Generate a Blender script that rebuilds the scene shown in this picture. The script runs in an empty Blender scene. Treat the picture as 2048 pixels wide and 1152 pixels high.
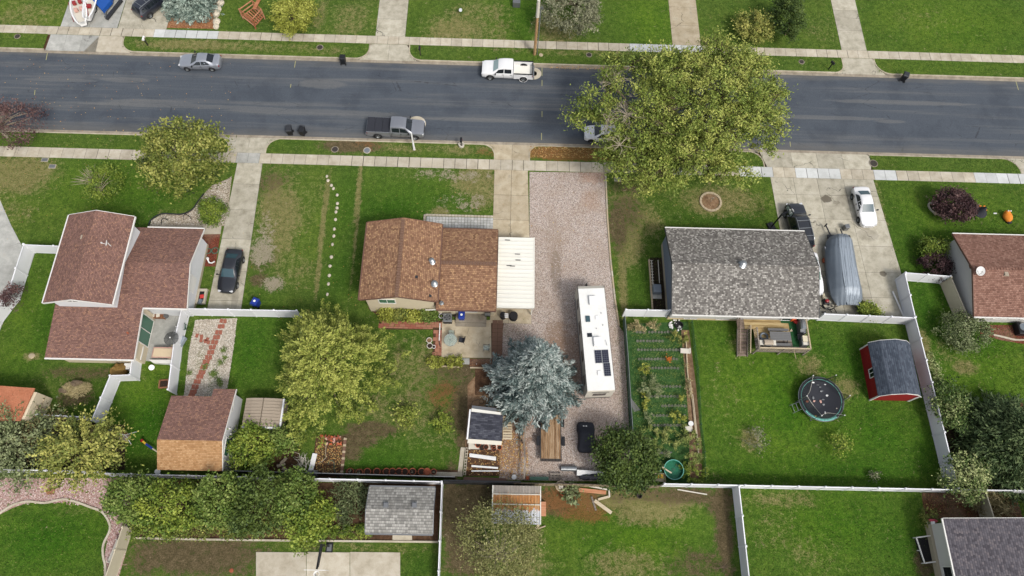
import bpy, bmesh, math, random
import numpy as np
from mathutils import Vector, Matrix
random.seed(7)
rng = np.random.default_rng(11)
scene = bpy.context.scene
COL = scene.collection
PI = math.pi
# ------------------------------------------------------------ camera
F_PX, TILT, ROLL, YAW, CAM_H = 1370.05, 0.395390, 0.0645977, -0.0439977, 63.55
def cam_axes():
 f = np.array([0, math.sin(TILT), -math.cos(TILT)])
 r = np.array([1.0, 0, 0])
 u = np.cross(r, f)
 cr, sr = math.cos(ROLL), math.sin(ROLL)
 r2, u2 = cr * r + sr * u, -sr * r + cr * u
 cp, sp = math.cos(YAW), math.sin(YAW)
 z = np.array([[cp, -sp, 0], [sp, cp, 0], [0, 0, 1]])
 return z @ r2, z @ u2, z @ f
CR, CU, CF = cam_axes()
cam_data = bpy.data.cameras.new("camera")
cam = bpy.data.objects.new("camera", cam_data)
COL.objects.link(cam)
cam.matrix_world = Matrix(((CR[0], CU[0], -CF[0], 0), (CR[1], CU[1], -CF[1], 0), (CR[2], CU[2], -CF[2], CAM_H), (0, 0, 0, 1)))
cam_data.sensor_width = 36
cam_data.lens = F_PX / 2048 * 36
cam_data.clip_start = 0.5
cam_data.clip_end = 6000
scene.camera = cam
# ------------------------------------------------------------ sky and sun
SUN_EL, SUN_AZ = math.radians(50), math.atan2(-0.80, 0.60)
world = bpy.data.worlds.new("World")
scene.world = world
world.use_nodes = True
wn = world.node_tree
wn.nodes.clear()
wo = wn.nodes.new("ShaderNodeOutputWorld")
wb = wn.nodes.new("ShaderNodeBackground")
sk = wn.nodes.new("ShaderNodeTexSky")
sk.sky_type = 'NISHITA'
sk.sun_disc = False
sk.sun_elevation = SUN_EL
sk.sun_rotation = PI / 2 - SUN_AZ
sk.dust_density = 4.0
sk.air_density = 1.2
hs = wn.nodes.new("ShaderNodeHueSaturation")      # thin cloud: the sky light is nearly white
hs.inputs['Saturation'].default_value = 0.42
wn.links.new(sk.outputs[0], hs.inputs['Color'])
wn.links.new(hs.outputs[0], wb.inputs['Color'])
wb.inputs['Strength'].default_value = 0.12
wn.links.new(wb.outputs[0], wo.inputs[0])
sd = bpy.data.lights.new("sun", 'SUN')
sd.energy = 1.5
sd.angle = math.radians(10)
sd.color = (1.0, 0.955, 0.89)
sun = bpy.data.objects.new("sun", sd)
COL.objects.link(sun)
sun.rotation_euler = Vector((math.cos(SUN_AZ) * math.cos(SUN_EL), math.sin(SUN_AZ) * math.cos(SUN_EL), math.sin(SUN_EL))).to_track_quat('Z', 'Y').to_euler()
sun.location = (30, -40, 80)
vs = scene.view_settings
vs.view_transform = 'Standard'
vs.look = 'None'
vs.exposure = 0.84
vs.gamma = 1
vs.use_curve_mapping = False
# ------------------------------------------------------------ helpers
def at(px, py, z=0.0):
 """the place in the world that a pixel of the 2048 x 1152 photograph shows at height z"""
 d = CF + CR * (px - 1024) / F_PX - CU * (py - 576) / F_PX
 k = (CAM_H - z) / -d[2]
 return Vector((d[0] * k, d[1] * k, z))
def lin(c):
 c = c / 255.0
 return c / 12.92 if c <= 0.04045 else ((c + 0.055) / 1.055) ** 2.4
KA = 0.66
def S(r, g, b, k=KA):
 """albedo of a surface that photographs as this sRGB colour"""
 return (min(0.82, lin(r) * k), min(0.82, lin(g) * k), min(0.82, lin(b) * k), 1)
MATS = {}
class NT:
 def __init__(s, name, rough=0.8, metal=0.0, spec=0.3):
  s.m = bpy.data.materials.new(name)
  s.m.use_nodes = True
  s.t = s.m.node_tree
  s.b = s.t.nodes['Principled BSDF']
  s.b.inputs['Roughness'].default_value = rough
  s.b.inputs['Metallic'].default_value = metal
  s.b.inputs['Specular IOR Level'].default_value = spec
  s.co = None
  MATS[name] = s.m
 def n(s, t, **kw):
  nd = s.t.nodes.new(t)
  for k, v in kw.items():
   if k in nd.inputs.keys():
    s.put(nd.inputs[k], v)
   else:
    setattr(nd, k, v)
  return nd
 def put(s, sock, v):
  if isinstance(v, bpy.types.NodeSocket):
   s.t.links.new(v, sock)
  elif isinstance(v, bpy.types.Node):
   s.t.links.new(v.outputs[0], sock)
  else:
   sock.default_value = v
 def coord(s, kind='Object', scale=(1, 1, 1), rot=(0, 0, 0)):
  tc = s.n("ShaderNodeTexCoord")
  mp = s.n("ShaderNodeMapping")
  mp.inputs['Scale'].default_value = scale
  mp.inputs['Rotation'].default_value = rot
  s.t.links.new(tc.outputs[kind], mp.inputs[0])
  return mp.outputs[0]
 def world(s, scale=(1, 1, 1)):
  g = s.n("ShaderNodeNewGeometry")
  mp = s.n("ShaderNodeMapping")
  mp.inputs['Scale'].default_value = scale
  s.t.links.new(g.outputs['Position'], mp.inputs[0])
  return mp.outputs[0]
 def noise(s, co, scale, detail=3, rough=0.55, dist=0.0):
  nd = s.n("ShaderNodeTexNoise")
  s.put(nd.inputs['Vector'], co)
  nd.inputs['Scale'].default_value = scale
  nd.inputs['Detail'].default_value = detail
  nd.inputs['Roughness'].default_value = rough
  nd.inputs['Distortion'].default_value = dist
  return nd.outputs[0]
 def voro(s, co, scale, out='Distance', feature='F1'):
  nd = s.n("ShaderNodeTexVoronoi")
  nd.feature = feature
  s.put(nd.inputs['Vector'], co)
  nd.inputs['Scale'].default_value = scale
  return nd.outputs[out]
 def ramp(s, fac, stops, interp='LINEAR'):
  nd = s.n("ShaderNodeValToRGB")
  nd.color_ramp.interpolation = interp
  els = nd.color_ramp.elements
  while len(els) > 1:
   els.remove(els[-1])
  els[0].position = stops[0][0]
  els[0].color = stops[0][1] if len(stops[0][1]) == 4 else (*stops[0][1], 1)
  for p, c in stops[1:]:
   e = els.new(p)
   e.color = c
  s.put(nd.inputs[0], fac)
  return nd.outputs[0]
 def mix(s, fac, a, b, mode='MIX'):
  nd = s.n("ShaderNodeMixRGB")
  nd.blend_type = mode
  s.put(nd.inputs[0], fac)
  s.put(nd.inputs[1], a)
  s.put(nd.inputs[2], b)
  return nd.outputs[0]
 def math(s, op, a, b=0.0, c=0.0, clamp=False):
  nd = s.n("ShaderNodeMath")
  nd.operation = op
  nd.use_clamp = clamp
  s.put(nd.inputs[0], a)
  s.put(nd.inputs[1], b)
  s.put(nd.inputs[2], c)
  return nd.outputs[0]
 def step(s, v, lo, hi):
  nd = s.n("ShaderNodeMapRange")
  nd.interpolation_type = 'SMOOTHSTEP'
  s.put(nd.inputs[0], v)
  nd.inputs[1].default_value = lo
  nd.inputs[2].default_value = hi
  return nd.outputs[0]
 def blob(s, co, cx, cy, rx, ry):
  """1 inside an ellipse on the ground, fading to 0 at its rim"""
  v = s.n("ShaderNodeVectorMath")
  v.operation = 'SUBTRACT'
  s.put(v.inputs[0], co)
  v.inputs[1].default_value = (cx, cy, 0)
  w = s.n("ShaderNodeVectorMath")
  w.operation = 'MULTIPLY'
  s.put(w.inputs[0], v.outputs[0])
  w.inputs[1].default_value = (1 / rx, 1 / ry, 0)
  l = s.n("ShaderNodeVectorMath")
  l.operation = 'LENGTH'
  s.put(l.inputs[0], w.outputs[0])
  return s.math('SUBTRACT', 1.0, l.outputs['Value'])
 def attr(s, name, out='Fac'):
  a = s.n("ShaderNodeAttribute")
  a.attribute_name = name
  return a.outputs[out]
 def color(s, c):
  s.put(s.b.inputs['Base Color'], c)
  return s
 def bump(s, h, strength=0.4, dist=0.05):
  b = s.n("ShaderNodeBump")
  b.inputs['Strength'].default_value = strength
  b.inputs['Distance'].default_value = dist
  s.put(b.inputs['Height'], h)
  s.put(s.b.inputs['Normal'], b.outputs[0])
  return s
def plain(name, c, rough=0.6, metal=0.0, spec=0.3, vary=0.12, scale=3.0, bump=0.0, rnd=0.0):
 """one colour with soft uneven wear"""
 m = NT(name, rough, metal, spec)
 co = m.coord('Object')
 n1 = m.noise(co, scale, 4, 0.6)
 n2 = m.noise(co, scale * 9, 3, 0.6)
 k = m.math('MULTIPLY_ADD', m.math('ADD', n1, n2), vary, 1.0 - vary)
 if rnd:
  k = m.math('MULTIPLY', k, m.math('MULTIPLY_ADD', m.n('ShaderNodeObjectInfo').outputs['Random'], rnd, 1.0 - rnd))
 m.color(m.mix(1.0, c, k, 'MULTIPLY'))
 if bump:
  m.bump(n2, bump, 0.02)
 return m.m
def auto_uv(me):
 uv = me.uv_layers.new(name="uv")
 nl = len(me.loops)
 co = np.empty(len(me.vertices) * 3, dtype=np.float32)
 me.vertices.foreach_get("co", co)
 co = co.reshape(-1, 3)
 vi = np.empty(nl, dtype=np.int32)
 me.loops.foreach_get("vertex_index", vi)
 out = np.zeros((nl, 2), dtype=np.float32)
 for p in me.polygons:
  n = p.normal
  if abs(n.z) > 0.999:
   e1, e2 = Vector((1, 0, 0)), Vector((0, 1, 0))
  else:
   e1 = Vector((0, 0, 1)).cross(n).normalized()
   e2 = n.cross(e1)
  for l in range(p.loop_start, p.loop_start + p.loop_total):
   c = Vector([float(q) for q in co[vi[l]]])
   out[l] = (c.dot(e1), c.dot(e2))
 uv.data.foreach_set("uv", out.ravel())
def tag(o, label=None, cat=None, group=None, kind=None):
 if label: o['label'] = label
 if cat: o['category'] = cat
 if group: o['group'] = group
 if kind: o['kind'] = kind
 return o
def thing(name, label, cat, loc=(0, 0, 0), rz=0.0, group=None):
 o = bpy.data.objects.new(name, None)
 o.empty_display_size = 0.3
 COL.objects.link(o)
 o.location = loc
 o.rotation_euler = (0, 0, rz)
 return tag(o, label, cat, group)
def wloc(o):
 v = Vector((0, 0, 0))
 while o is not None:
  v += o.location
  o = o.parent
 return v
class MB:
 """collects shapes, then links them as ONE mesh object"""
 def __init__(s):
  s.v = []
  s.f = []
 def add(s, vs_, fs):
  k = len(s.v)
  s.v += [tuple(q) for q in vs_]
  s.f += [tuple(i + k for i in f) for f in fs]
  return s
 def box(s, x0, x1, y0, y1, z0, z1):
  return s.add([(x0, y0, z0), (x1, y0, z0), (x1, y1, z0), (x0, y1, z0), (x0, y0, z1), (x1, y0, z1), (x1, y1, z1), (x0, y1, z1)],
     [(0, 3, 2, 1), (4, 5, 6, 7), (0, 1, 5, 4), (1, 2, 6, 5), (2, 3, 7, 6), (3, 0, 4, 7)])
 def cbox(s, c, d, rz=0.0, rx=0.0, ry=0.0):
  M = Matrix.Translation(c) @ Matrix.Rotation(rz, 4, 'Z') @ Matrix.Rotation(ry, 4, 'Y') @ Matrix.Rotation(rx, 4, 'X')
  a, b, e = d[0] / 2, d[1] / 2, d[2] / 2
  vs_ = [M @ Vector(p) for p in ((-a, -b, -e), (a, -b, -e), (a, b, -e), (-a, b, -e), (-a, -b, e), (a, -b, e), (a, b, e), (-a, b, e))]
  return s.add(vs_, [(0, 3, 2, 1), (4, 5, 6, 7), (0, 1, 5, 4), (1, 2, 6, 5), (2, 3, 7, 6), (3, 0, 4, 7)])
 def bar(s, a, b, w, h=None):
  """a straight bar of section w x h from a to b"""
  a, b = Vector(a), Vector(b)
  h = h or w
  d = (b - a)
  if d.length < 1e-6: return s
  dn = d.normalized()
  up = Vector((0, 0, 1)) if abs(dn.z) < 0.95 else Vector((0, 1, 0))
  e1 = dn.cross(up).normalized() * w / 2
  e2 = e1.cross(dn).normalized() * h / 2
  vs_ = [a - e1 - e2, a + e1 - e2, a + e1 + e2, a - e1 + e2, b - e1 - e2, b + e1 - e2, b + e1 + e2, b - e1 + e2]
  return s.add(vs_, [(0, 1, 2, 3), (7, 6, 5, 4), (4, 5, 1, 0), (5, 6, 2, 1), (6, 7, 3, 2), (7, 4, 0, 3)])
 def cone(s, a, b, r0, r1, n=10, cap=True):
  a, b = Vector(a), Vector(b)
  dn = (b - a).normalized()
  up = Vector((0, 0, 1)) if abs(dn.z) < 0.95 else Vector((0, 1, 0))
  e1 = dn.cross(up).normalized()
  e2 = e1.cross(dn).normalized()
  vs_ = []
  for c, r in ((a, r0), (b, r1)):
   for i in range(n):
    t = 2 * PI * i / n
    vs_.append(c + e1 * r * math.cos(t) + e2 * r * math.sin(t))
  fs = [(i, (i + 1) % n, n + (i + 1) % n, n + i) for i in range(n)]
  if cap:
   fs += [tuple(range(n - 1, -1, -1)), tuple(range(n, 2 * n))]
  return s.add(vs_, fs)
 def tube(s, pts, r, n=6):
  """round tube along a path; r a number or one per point"""
  pts = [Vector(p) for p in pts]
  rs = r if isinstance(r, (list, tuple)) else [r] * len(pts)
  vs_, fs = [], []
  m = len(pts)
  for i, p in enumerate(pts):
   d = (pts[min(i + 1, m - 1)] - pts[max(i - 1, 0)])
   d = d.normalized() if d.length > 1e-9 else Vector((0, 0, 1))
   up = Vector((0, 0, 1)) if abs(d.z) < 0.9 else Vector((0, 1, 0))
   e1 = d.cross(up).normalized()
   e2 = e1.cross(d).normalized()
   for j in range(n):
    t = 2 * PI * j / n
    vs_.append(p + (e1 * math.cos(t) + e2 * math.sin(t)) * rs[i])
  for i in range(m - 1):
   for j in range(n):
    fs.append((i * n + j, i * n + (j + 1) % n, (i + 1) * n + (j + 1) % n, (i + 1) * n + j))
  fs += [tuple(range(n - 1, -1, -1)), tuple(range((m - 1) * n, m * n))]
  return s.add(vs_, fs)
 def ring(s, c, R, r, n=20, m=6, rz=1.0, tilt=None):
  c = Vector(c)
  pts = [Vector((R * math.cos(2 * PI * i / n), R * rz * math.sin(2 * PI * i / n), 0)) for i in range(n)]
  vs_, fs = [], []
  for i in range(n):
   t = 2 * PI * i / n
   o = Vector((math.cos(t), math.sin(t), 0))
   for j in range(m):
    q = 2 * PI * j / m
    v = pts[i] + o * r * math.cos(q) + Vector((0, 0, r * math.sin(q)))
    if tilt is not None: v = tilt @ v
    vs_.append(c + v)
  for i in range(n):
   for j in range(m):
    fs.append((i * m + j, ((i + 1) % n) * m + j, ((i + 1) % n) * m + (j + 1) % m, i * m + (j + 1) % m))
  return s.add(vs_, fs)
 def ball(s, c, r, n=10, m=6, jit=0.0):
  c = Vector(c)
  r = Vector(r) if not isinstance(r, (int, float)) else Vector((r, r, r))
  vs_ = [c + Vector((0, 0, r.z))]
  for i in range(1, m):
   a = PI * i / m
   for j in range(n):
    t = 2 * PI * j / n
    k = 1 + random.uniform(-jit, jit)
    vs_.append(c + Vector((r.x * math.sin(a) * math.cos(t) * k, r.y * math.sin(a) * math.sin(t) * k, r.z * math.cos(a) * k)))
  vs_.append(c - Vector((0, 0, r.z)))
  fs = [(0, 1 + j, 1 + (j + 1) % n) for j in range(n)]
  for i in range(m - 2):
   for j in range(n):
    a, b = 1 + i * n + j, 1 + i * n + (j + 1) % n
    fs.append((a, a + n, b + n, b))
  L = len(vs_) - 1
  fs += [(L, L - n + (j + 1) % n, L - n + j) for j in range(n)]
  return s.add(vs_, fs)
 def prism(s, poly, z0, z1):
  """poly: list of (x, y), anticlockwise"""
  a = sum(poly[i][0] * poly[(i + 1) % len(poly)][1] - poly[(i + 1) % len(poly)][0] * poly[i][1] for i in range(len(poly)))
  if a < 0: poly = poly[::-1]
  n = len(poly)
  vs_ = [(p[0], p[1], z0) for p in poly] + [(p[0], p[1], z1) for p in poly]
  return s.add(vs_, [tuple(range(n - 1, -1, -1)), tuple(range(n, 2 * n))] + [(i, (i + 1) % n, n + (i + 1) % n, n + i) for i in range(n)])
 def slab(s, poly3, t):
  """a sloping plate: top polygon (anticlockwise from above) and thickness t downwards"""
  n = len(poly3)
  p = [Vector(q) for q in poly3]
  vs_ = p + [q - Vector((0, 0, t)) for q in p]
  return s.add(vs_, [tuple(range(n)), tuple(range(2 * n - 1, n - 1, -1))] + [((i + 1) % n, i, n + i, n + (i + 1) % n) for i in range(n)])
 def lathe(s, c, prof, n=14):
  """prof: list of (r, z)"""
  c = Vector(c)
  vs_, fs = [], []
  for r, z in prof:
   for j in range(n):
    t = 2 * PI * j / n
    vs_.append(c + Vector((r * math.cos(t), r * math.sin(t), z)))
  for i in range(len(prof) - 1):
   for j in range(n):
    fs.append((i * n + j, i * n + (j + 1) % n, (i + 1) * n + (j + 1) % n, (i + 1) * n + j))
  return s.add(vs_, fs)
 def build(s, name, mat, parent=None, local=False, smooth=False, uv=True, bevel=0.0):
  """world coordinates unless local; a top-level mesh gets its origin at its base"""
  vs_ = np.array([[float(q) for q in v] for v in s.v], dtype=np.float64)
  me = bpy.data.meshes.new(name)
  off = np.zeros(3)
  if parent is None and not local:
   off = np.array([(vs_[:, 0].min() + vs_[:, 0].max()) / 2, (vs_[:, 1].min() + vs_[:, 1].max()) / 2, vs_[:, 2].min()])
  elif parent is not None and not local:
   off = np.array(wloc(parent))
  me.from_pydata((vs_ - off).tolist(), [], s.f)
  me.materials.append(MATS[mat] if isinstance(mat, str) else mat)
  me.update()
  if uv: auto_uv(me)
  if smooth:
   me.polygons.foreach_set("use_smooth", [True] * len(me.polygons))
  o = bpy.data.objects.new(name, me)
  COL.objects.link(o)
  if parent is not None:
   o.parent = parent
  elif not local:
   o.location = off
  if bevel:
   b = o.modifiers.new("bevel", 'BEVEL')
   b.width = bevel
   b.segments = 2
   b.limit_method = 'ANGLE'
  return o
def fast_mesh(name, V, Fq, mat, parent=None, attrs=None, kind=None):
 """numpy quads or triangles in world coordinates"""
 me = bpy.data.meshes.new(name)
 off = np.array(wloc(parent)) if parent is not None else np.zeros(3)
 V = V - off
 k = Fq.shape[1]
 me.vertices.add(len(V))
 me.vertices.foreach_set("co", V.astype(np.float32).ravel())
 me.loops.add(Fq.size)
 me.loops.foreach_set("vertex_index", Fq.astype(np.int32).ravel())
 me.polygons.add(len(Fq))
 me.polygons.foreach_set("loop_start", np.arange(0, Fq.size, k, dtype=np.int32))
 me.materials.append(MATS[mat] if isinstance(mat, str) else mat)
 me.update(calc_edges=True)
 for an, av in (attrs or {}).items():
  a = me.attributes.new(an, 'FLOAT', 'POINT')
  a.data.foreach_set("value", av.astype(np.float32))
 o = bpy.data.objects.new(name, me)
 COL.objects.link(o)
 if parent is not None: o.parent = parent
 if kind: o['kind'] = kind
 return o
def copy_tree(o, parent=None, loc=None, rz=None, label=None):
 c = o.copy()
 COL.objects.link(c)
 if parent is not None: c.parent = parent
 if loc is not None: c.location = loc
 if rz is not None: c.rotation_euler = (0, 0, rz)
 if label: c['label'] = label
 for ch in list(o.children):
  copy_tree(ch, c)
 return c
def sheet(name, pts, z, mat, px=True, kind='structure', thick=0.0):
 """a flat polygon on the ground, given by pixels or by metres"""
 poly = [tuple(at(p[0], p[1], z)[:2]) if px else tuple(p) for p in pts]
 mb = MB()
 if thick:
  mb.prism(poly, z - thick, z)
 else:
  a = sum(poly[i][0] * poly[(i + 1) % len(poly)][1] - poly[(i + 1) % len(poly)][0] * poly[i][1] for i in range(len(poly)))
  if a < 0: poly = poly[::-1]
  mb.add([(p[0], p[1], z) for p in poly], [tuple(range(len(poly)))])
 o = mb.build(name, mat)
 if kind: o['kind'] = kind
 return o
# ------------------------------------------------------------ materials
def leafmat(name, dark, mid, light, rough=0.6, trans=0.0):
 m = NT(name, rough, 0, 0.25)
 t = m.attr('tint')
 n = m.noise(m.world(), 1.3, 3)
 f = m.math('ADD', t, m.math('MULTIPLY_ADD', n, 0.5, -0.25), clamp=True)
 m.color(m.ramp(f, [(0.1, dark), (0.5, mid), (0.92, light)]))
 return m.m
leafmat('leaf_locust', S(74, 90, 34), S(126, 144, 58), S(182, 186, 96))
leafmat('leaf_cedar', S(74, 92, 32), S(130, 144, 56), S(184, 188, 94))
leafmat('leaf_maple', S(48, 62, 22), S(108, 120, 46), S(172, 172, 92))
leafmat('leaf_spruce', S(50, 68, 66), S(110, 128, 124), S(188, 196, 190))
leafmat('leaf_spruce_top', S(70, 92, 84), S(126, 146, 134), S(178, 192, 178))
leafmat('leaf_yellow', S(92, 98, 34), S(146, 152, 56), S(198, 200, 100))
leafmat('leaf_golden', S(64, 82, 32), S(124, 134, 60), S(190, 186, 100))
leafmat('leaf_dark', S(32, 50, 20), S(56, 78, 30), S(96, 114, 50))
leafmat('leaf_green', S(62, 86, 32), S(100, 126, 50), S(138, 152, 78))
leafmat('leaf_mid', S(48, 76, 24), S(104, 128, 42), S(156, 168, 68))
leafmat('leaf_grey', S(78, 84, 64), S(126, 128, 98), S(166, 166, 134))
leafmat('leaf_purple', S(46, 30, 32), S(84, 58, 60), S(126, 98, 92))
leafmat('leaf_juniper', S(40, 60, 30), S(72, 94, 52), S(116, 132, 84))
leafmat('leaf_flower', S(46, 72, 28), S(92, 116, 52), S(186, 192, 132))
leafmat('leaf_straw', S(104, 96, 60), S(150, 138, 94), S(198, 182, 136))
leafmat('leaf_corn', S(66, 92, 38), S(116, 134, 62), S(168, 172, 100))
leafmat('leaf_orange', S(170, 80, 20), S(216, 120, 40), S(232, 160, 70))
leafmat('leaf_sparse', S(84, 88, 44), S(126, 128, 72), S(170, 168, 112))
leafmat('leaf_pale', S(70, 84, 50), S(118, 130, 84), S(160, 168, 124))
plain('bark', S(120, 104, 84), 0.9, vary=0.3, scale=5, bump=0.4)
plain('bark_pale', S(176, 164, 142), 0.9, vary=0.25, scale=5, bump=0.3)
def lawn_mat():
 m = NT('lawn', 0.95, 0, 0.1)
 co = m.world()
 big = m.noise(co, 0.13, 4, 0.6)
 mid = m.noise(co, 0.55, 5, 0.68, 0.4)
 mot = m.noise(co, 2.1, 5, 0.72, 0.3)
 fine = m.noise(co, 8.0, 4, 0.75)
 vfine = m.noise(co, 30.0, 3, 0.75)
 gr = m.math('ADD', m.math('MULTIPLY', fine, 0.5), m.math('MULTIPLY', vfine, 0.5))
 tex = m.math('ADD', m.math('MULTIPLY', gr, 0.7), m.math('MULTIPLY', mot, 0.3))
 g = m.ramp(tex, [(0.33, S(38, 60, 22)), (0.45, S(72, 100, 38)), (0.54, S(102, 128, 52)), (0.66, S(148, 164, 84))])
 g = m.mix(m.math('MULTIPLY', m.step(big, 0.40, 0.62), 0.35), g, m.mix(1.0, g, (1.28, 1.12, 1.0, 1), 'MULTIPLY'))
 g = m.mix(m.math('MULTIPLY', m.step(mid, 0.44, 0.62), 0.55), g, m.mix(1.0, g, (0.66, 0.78, 0.66, 1), 'MULTIPLY'))
 g = m.mix(m.math('MULTIPLY', m.step(m.noise(co, 0.8, 5, 0.7, 0.5), 0.56, 0.70), 0.30), g, S(132, 138, 72))
 sw = m.n('ShaderNodeTexWave'); m.put(sw.inputs['Vector'], co); sw.inputs['Scale'].default_value = 0.42; sw.inputs['Distortion'].default_value = 1.2; sw.inputs['Detail'].default_value = 2; sw.bands_direction = 'X'
 g = m.mix(m.math('MULTIPLY', sw.outputs[1], 0.16), g, m.mix(1.0, g, (1.3, 1.25, 1.1, 1), 'MULTIPLY'))
 wear = m.math('ADD', m.math('MULTIPLY', mid, 0.45), m.math('ADD', m.math('MULTIPLY', mot, 0.65), m.math('MULTIPLY', fine, 0.55)))
 wear = m.math('SUBTRACT', wear, 0.84)
 def mask(a, k=1.0, soft=0.16):
  return m.step(m.math('ADD', m.attr(a), m.math('MULTIPLY', wear, k)), 0.45 - soft, 0.45 + soft)
 g = m.mix(m.attr('lush_shade'), g, m.mix(1.0, g, (0.52, 0.78, 0.46, 1), 'MULTIPLY'))  # rich green grass, plus shade painted beside houses, red shed and trampoline
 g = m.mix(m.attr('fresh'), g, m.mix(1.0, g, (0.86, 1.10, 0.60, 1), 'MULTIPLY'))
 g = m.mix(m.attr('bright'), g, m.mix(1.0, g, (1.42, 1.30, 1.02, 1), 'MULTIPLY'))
 dry = m.ramp(tex, [(0.36, S(96, 96, 52)), (0.5, S(146, 138, 88)), (0.62, S(190, 178, 134))])
 g = m.mix(m.math('MULTIPLY', mask('dry', 2.3, 0.26), 0.85), g, dry)
 dirt = m.ramp(tex, [(0.36, S(62, 54, 36)), (0.5, S(104, 92, 66)), (0.62, S(150, 134, 104))])
 g = m.mix(mask('dirt', 2.2, 0.24), g, dirt)
 rust = m.ramp(vfine, [(0.3, S(96, 62, 34)), (0.5, S(140, 98, 58)), (0.7, S(184, 138, 92))])
 g = m.mix(m.math('MULTIPLY', mask('rust', 2.2, 0.24), 0.85), g, rust)
 pale = m.ramp(vfine, [(0.3, S(130, 118, 92)), (0.7, S(206, 196, 172))])
 g = m.mix(mask('pale', 2.6, 0.12), g, pale)
 m.color(g)
 m.bump(m.math('ADD', m.math('ADD', fine, vfine), mot), 1.0, 0.09)
lawn_mat()
m = NT('grass_blade', 0.8, 0, 0.2)
m.color(m.ramp(m.math('ADD', m.attr('tint'), m.math('MULTIPLY_ADD', m.noise(m.world(), 0.5, 3), 0.6, -0.3)),
   [(0.0, S(46, 70, 22)), (0.45, S(88, 114, 40)), (0.8, S(128, 146, 66)), (1.0, S(164, 160, 100))]))
def asphalt():
 m = NT('asphalt', 0.88, 0, 0.25)
 co = m.world()
 st = m.noise(m.world((0.035, 0.9, 1)), 1.0, 4, 0.65)
 st2 = m.noise(m.world((0.10, 3.0, 1)), 1.0, 3, 0.6)
 gr = m.noise(co, 26, 3, 0.7)
 bl = m.noise(co, 0.25, 4, 0.6)
 base = m.ramp(gr, [(0.25, S(62, 68, 76)), (0.55, S(80, 87, 96)), (0.8, S(103, 109, 115))])
 worn = m.ramp(gr, [(0.3, S(92, 94, 96)), (0.7, S(128, 128, 126))])
 k = m.math('MULTIPLY', m.step(m.math('ADD', m.math('MULTIPLY', st, 0.7), m.math('MULTIPLY', st2, 0.3)), 0.46, 0.68), 0.62)
 c = m.mix(k, base, worn)
 edge = m.math('MULTIPLY', m.step(m.noise(m.world((0.12, 1.2, 1)), 1.6, 4), 0.5, 0.75), 0.5)
 dark = m.mix(1.0, c, (0.66, 0.68, 0.72, 1), 'MULTIPLY')
 c = m.mix(m.math('MULTIPLY', m.step(bl, 0.46, 0.66), 0.6), c, dark)
 pb = None
 for px, py, rx, ry in ((645, 168, 3.2, 0.75), (250, 160, 3.2, 0.45), (370, 212, 14, 0.35), (620, 224, 12, 0.5), (300, 205, 6, 0.5), (1230, 222, 14, 0.3),
      (1640, 235, 9, 0.35), (1800, 205, 10, 0.4), (960, 240, 7, 0.35), (120, 160, 5, 0.3), (1780, 243, 2.2, 0.3)):
  p = at(px, py, -0.13)
  b = m.blob(co, p.x, p.y, rx, ry)
  b = m.step(m.math('ADD', b, m.math('MULTIPLY_ADD', m.noise(m.world((0.5, 2.5, 1)), 1.5, 4, 0.7), 0.7, -0.35)), 0.05, 0.3)
  pb = b if pb is None else m.math('MAXIMUM', pb, b)
 c = m.mix(m.math('MULTIPLY', pb, 0.5), c, worn)
 cd = m.voro(m.world((0.35, 1.0, 1)), 0.5, 'Distance', 'DISTANCE_TO_EDGE')
 wv = m.noise(co, 1.5, 4, .7)
 ck = m.math('MULTIPLY', m.math('SUBTRACT', 1.0, m.step(m.math('ADD', cd, m.math('MULTIPLY', wv, .05)), 0.024, 0.034)), m.step(m.noise(co, .22, 3), .5, .6))
 c = m.mix(m.math('MULTIPLY', ck, 0.55), c, S(40, 43, 48))
 c = m.mix(m.math('MULTIPLY', m.step(m.noise(co, 1.1, 5, .75), .64, .74), 0.4), c, S(112, 110, 104))
 ys = m.n('ShaderNodeSeparateXYZ'); m.put(ys.inputs[0], co)
 yn = m.math('ADD', ys.outputs[1], m.math('MULTIPLY_ADD', m.noise(m.world((.3, 1, 1)), 1.2, 4, .7), 1.6, -.8))
 ed = m.math('MAXIMUM', m.step(yn, 53.6, 54.6), m.math('SUBTRACT', 1.0, m.step(yn, 43.9, 45.4)))
 c = m.mix(m.math('MULTIPLY', ed, 0.45), c, S(116, 112, 104))
 m.color(c)
 m.bump(gr, 0.5, 0.01)
asphalt()
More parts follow.
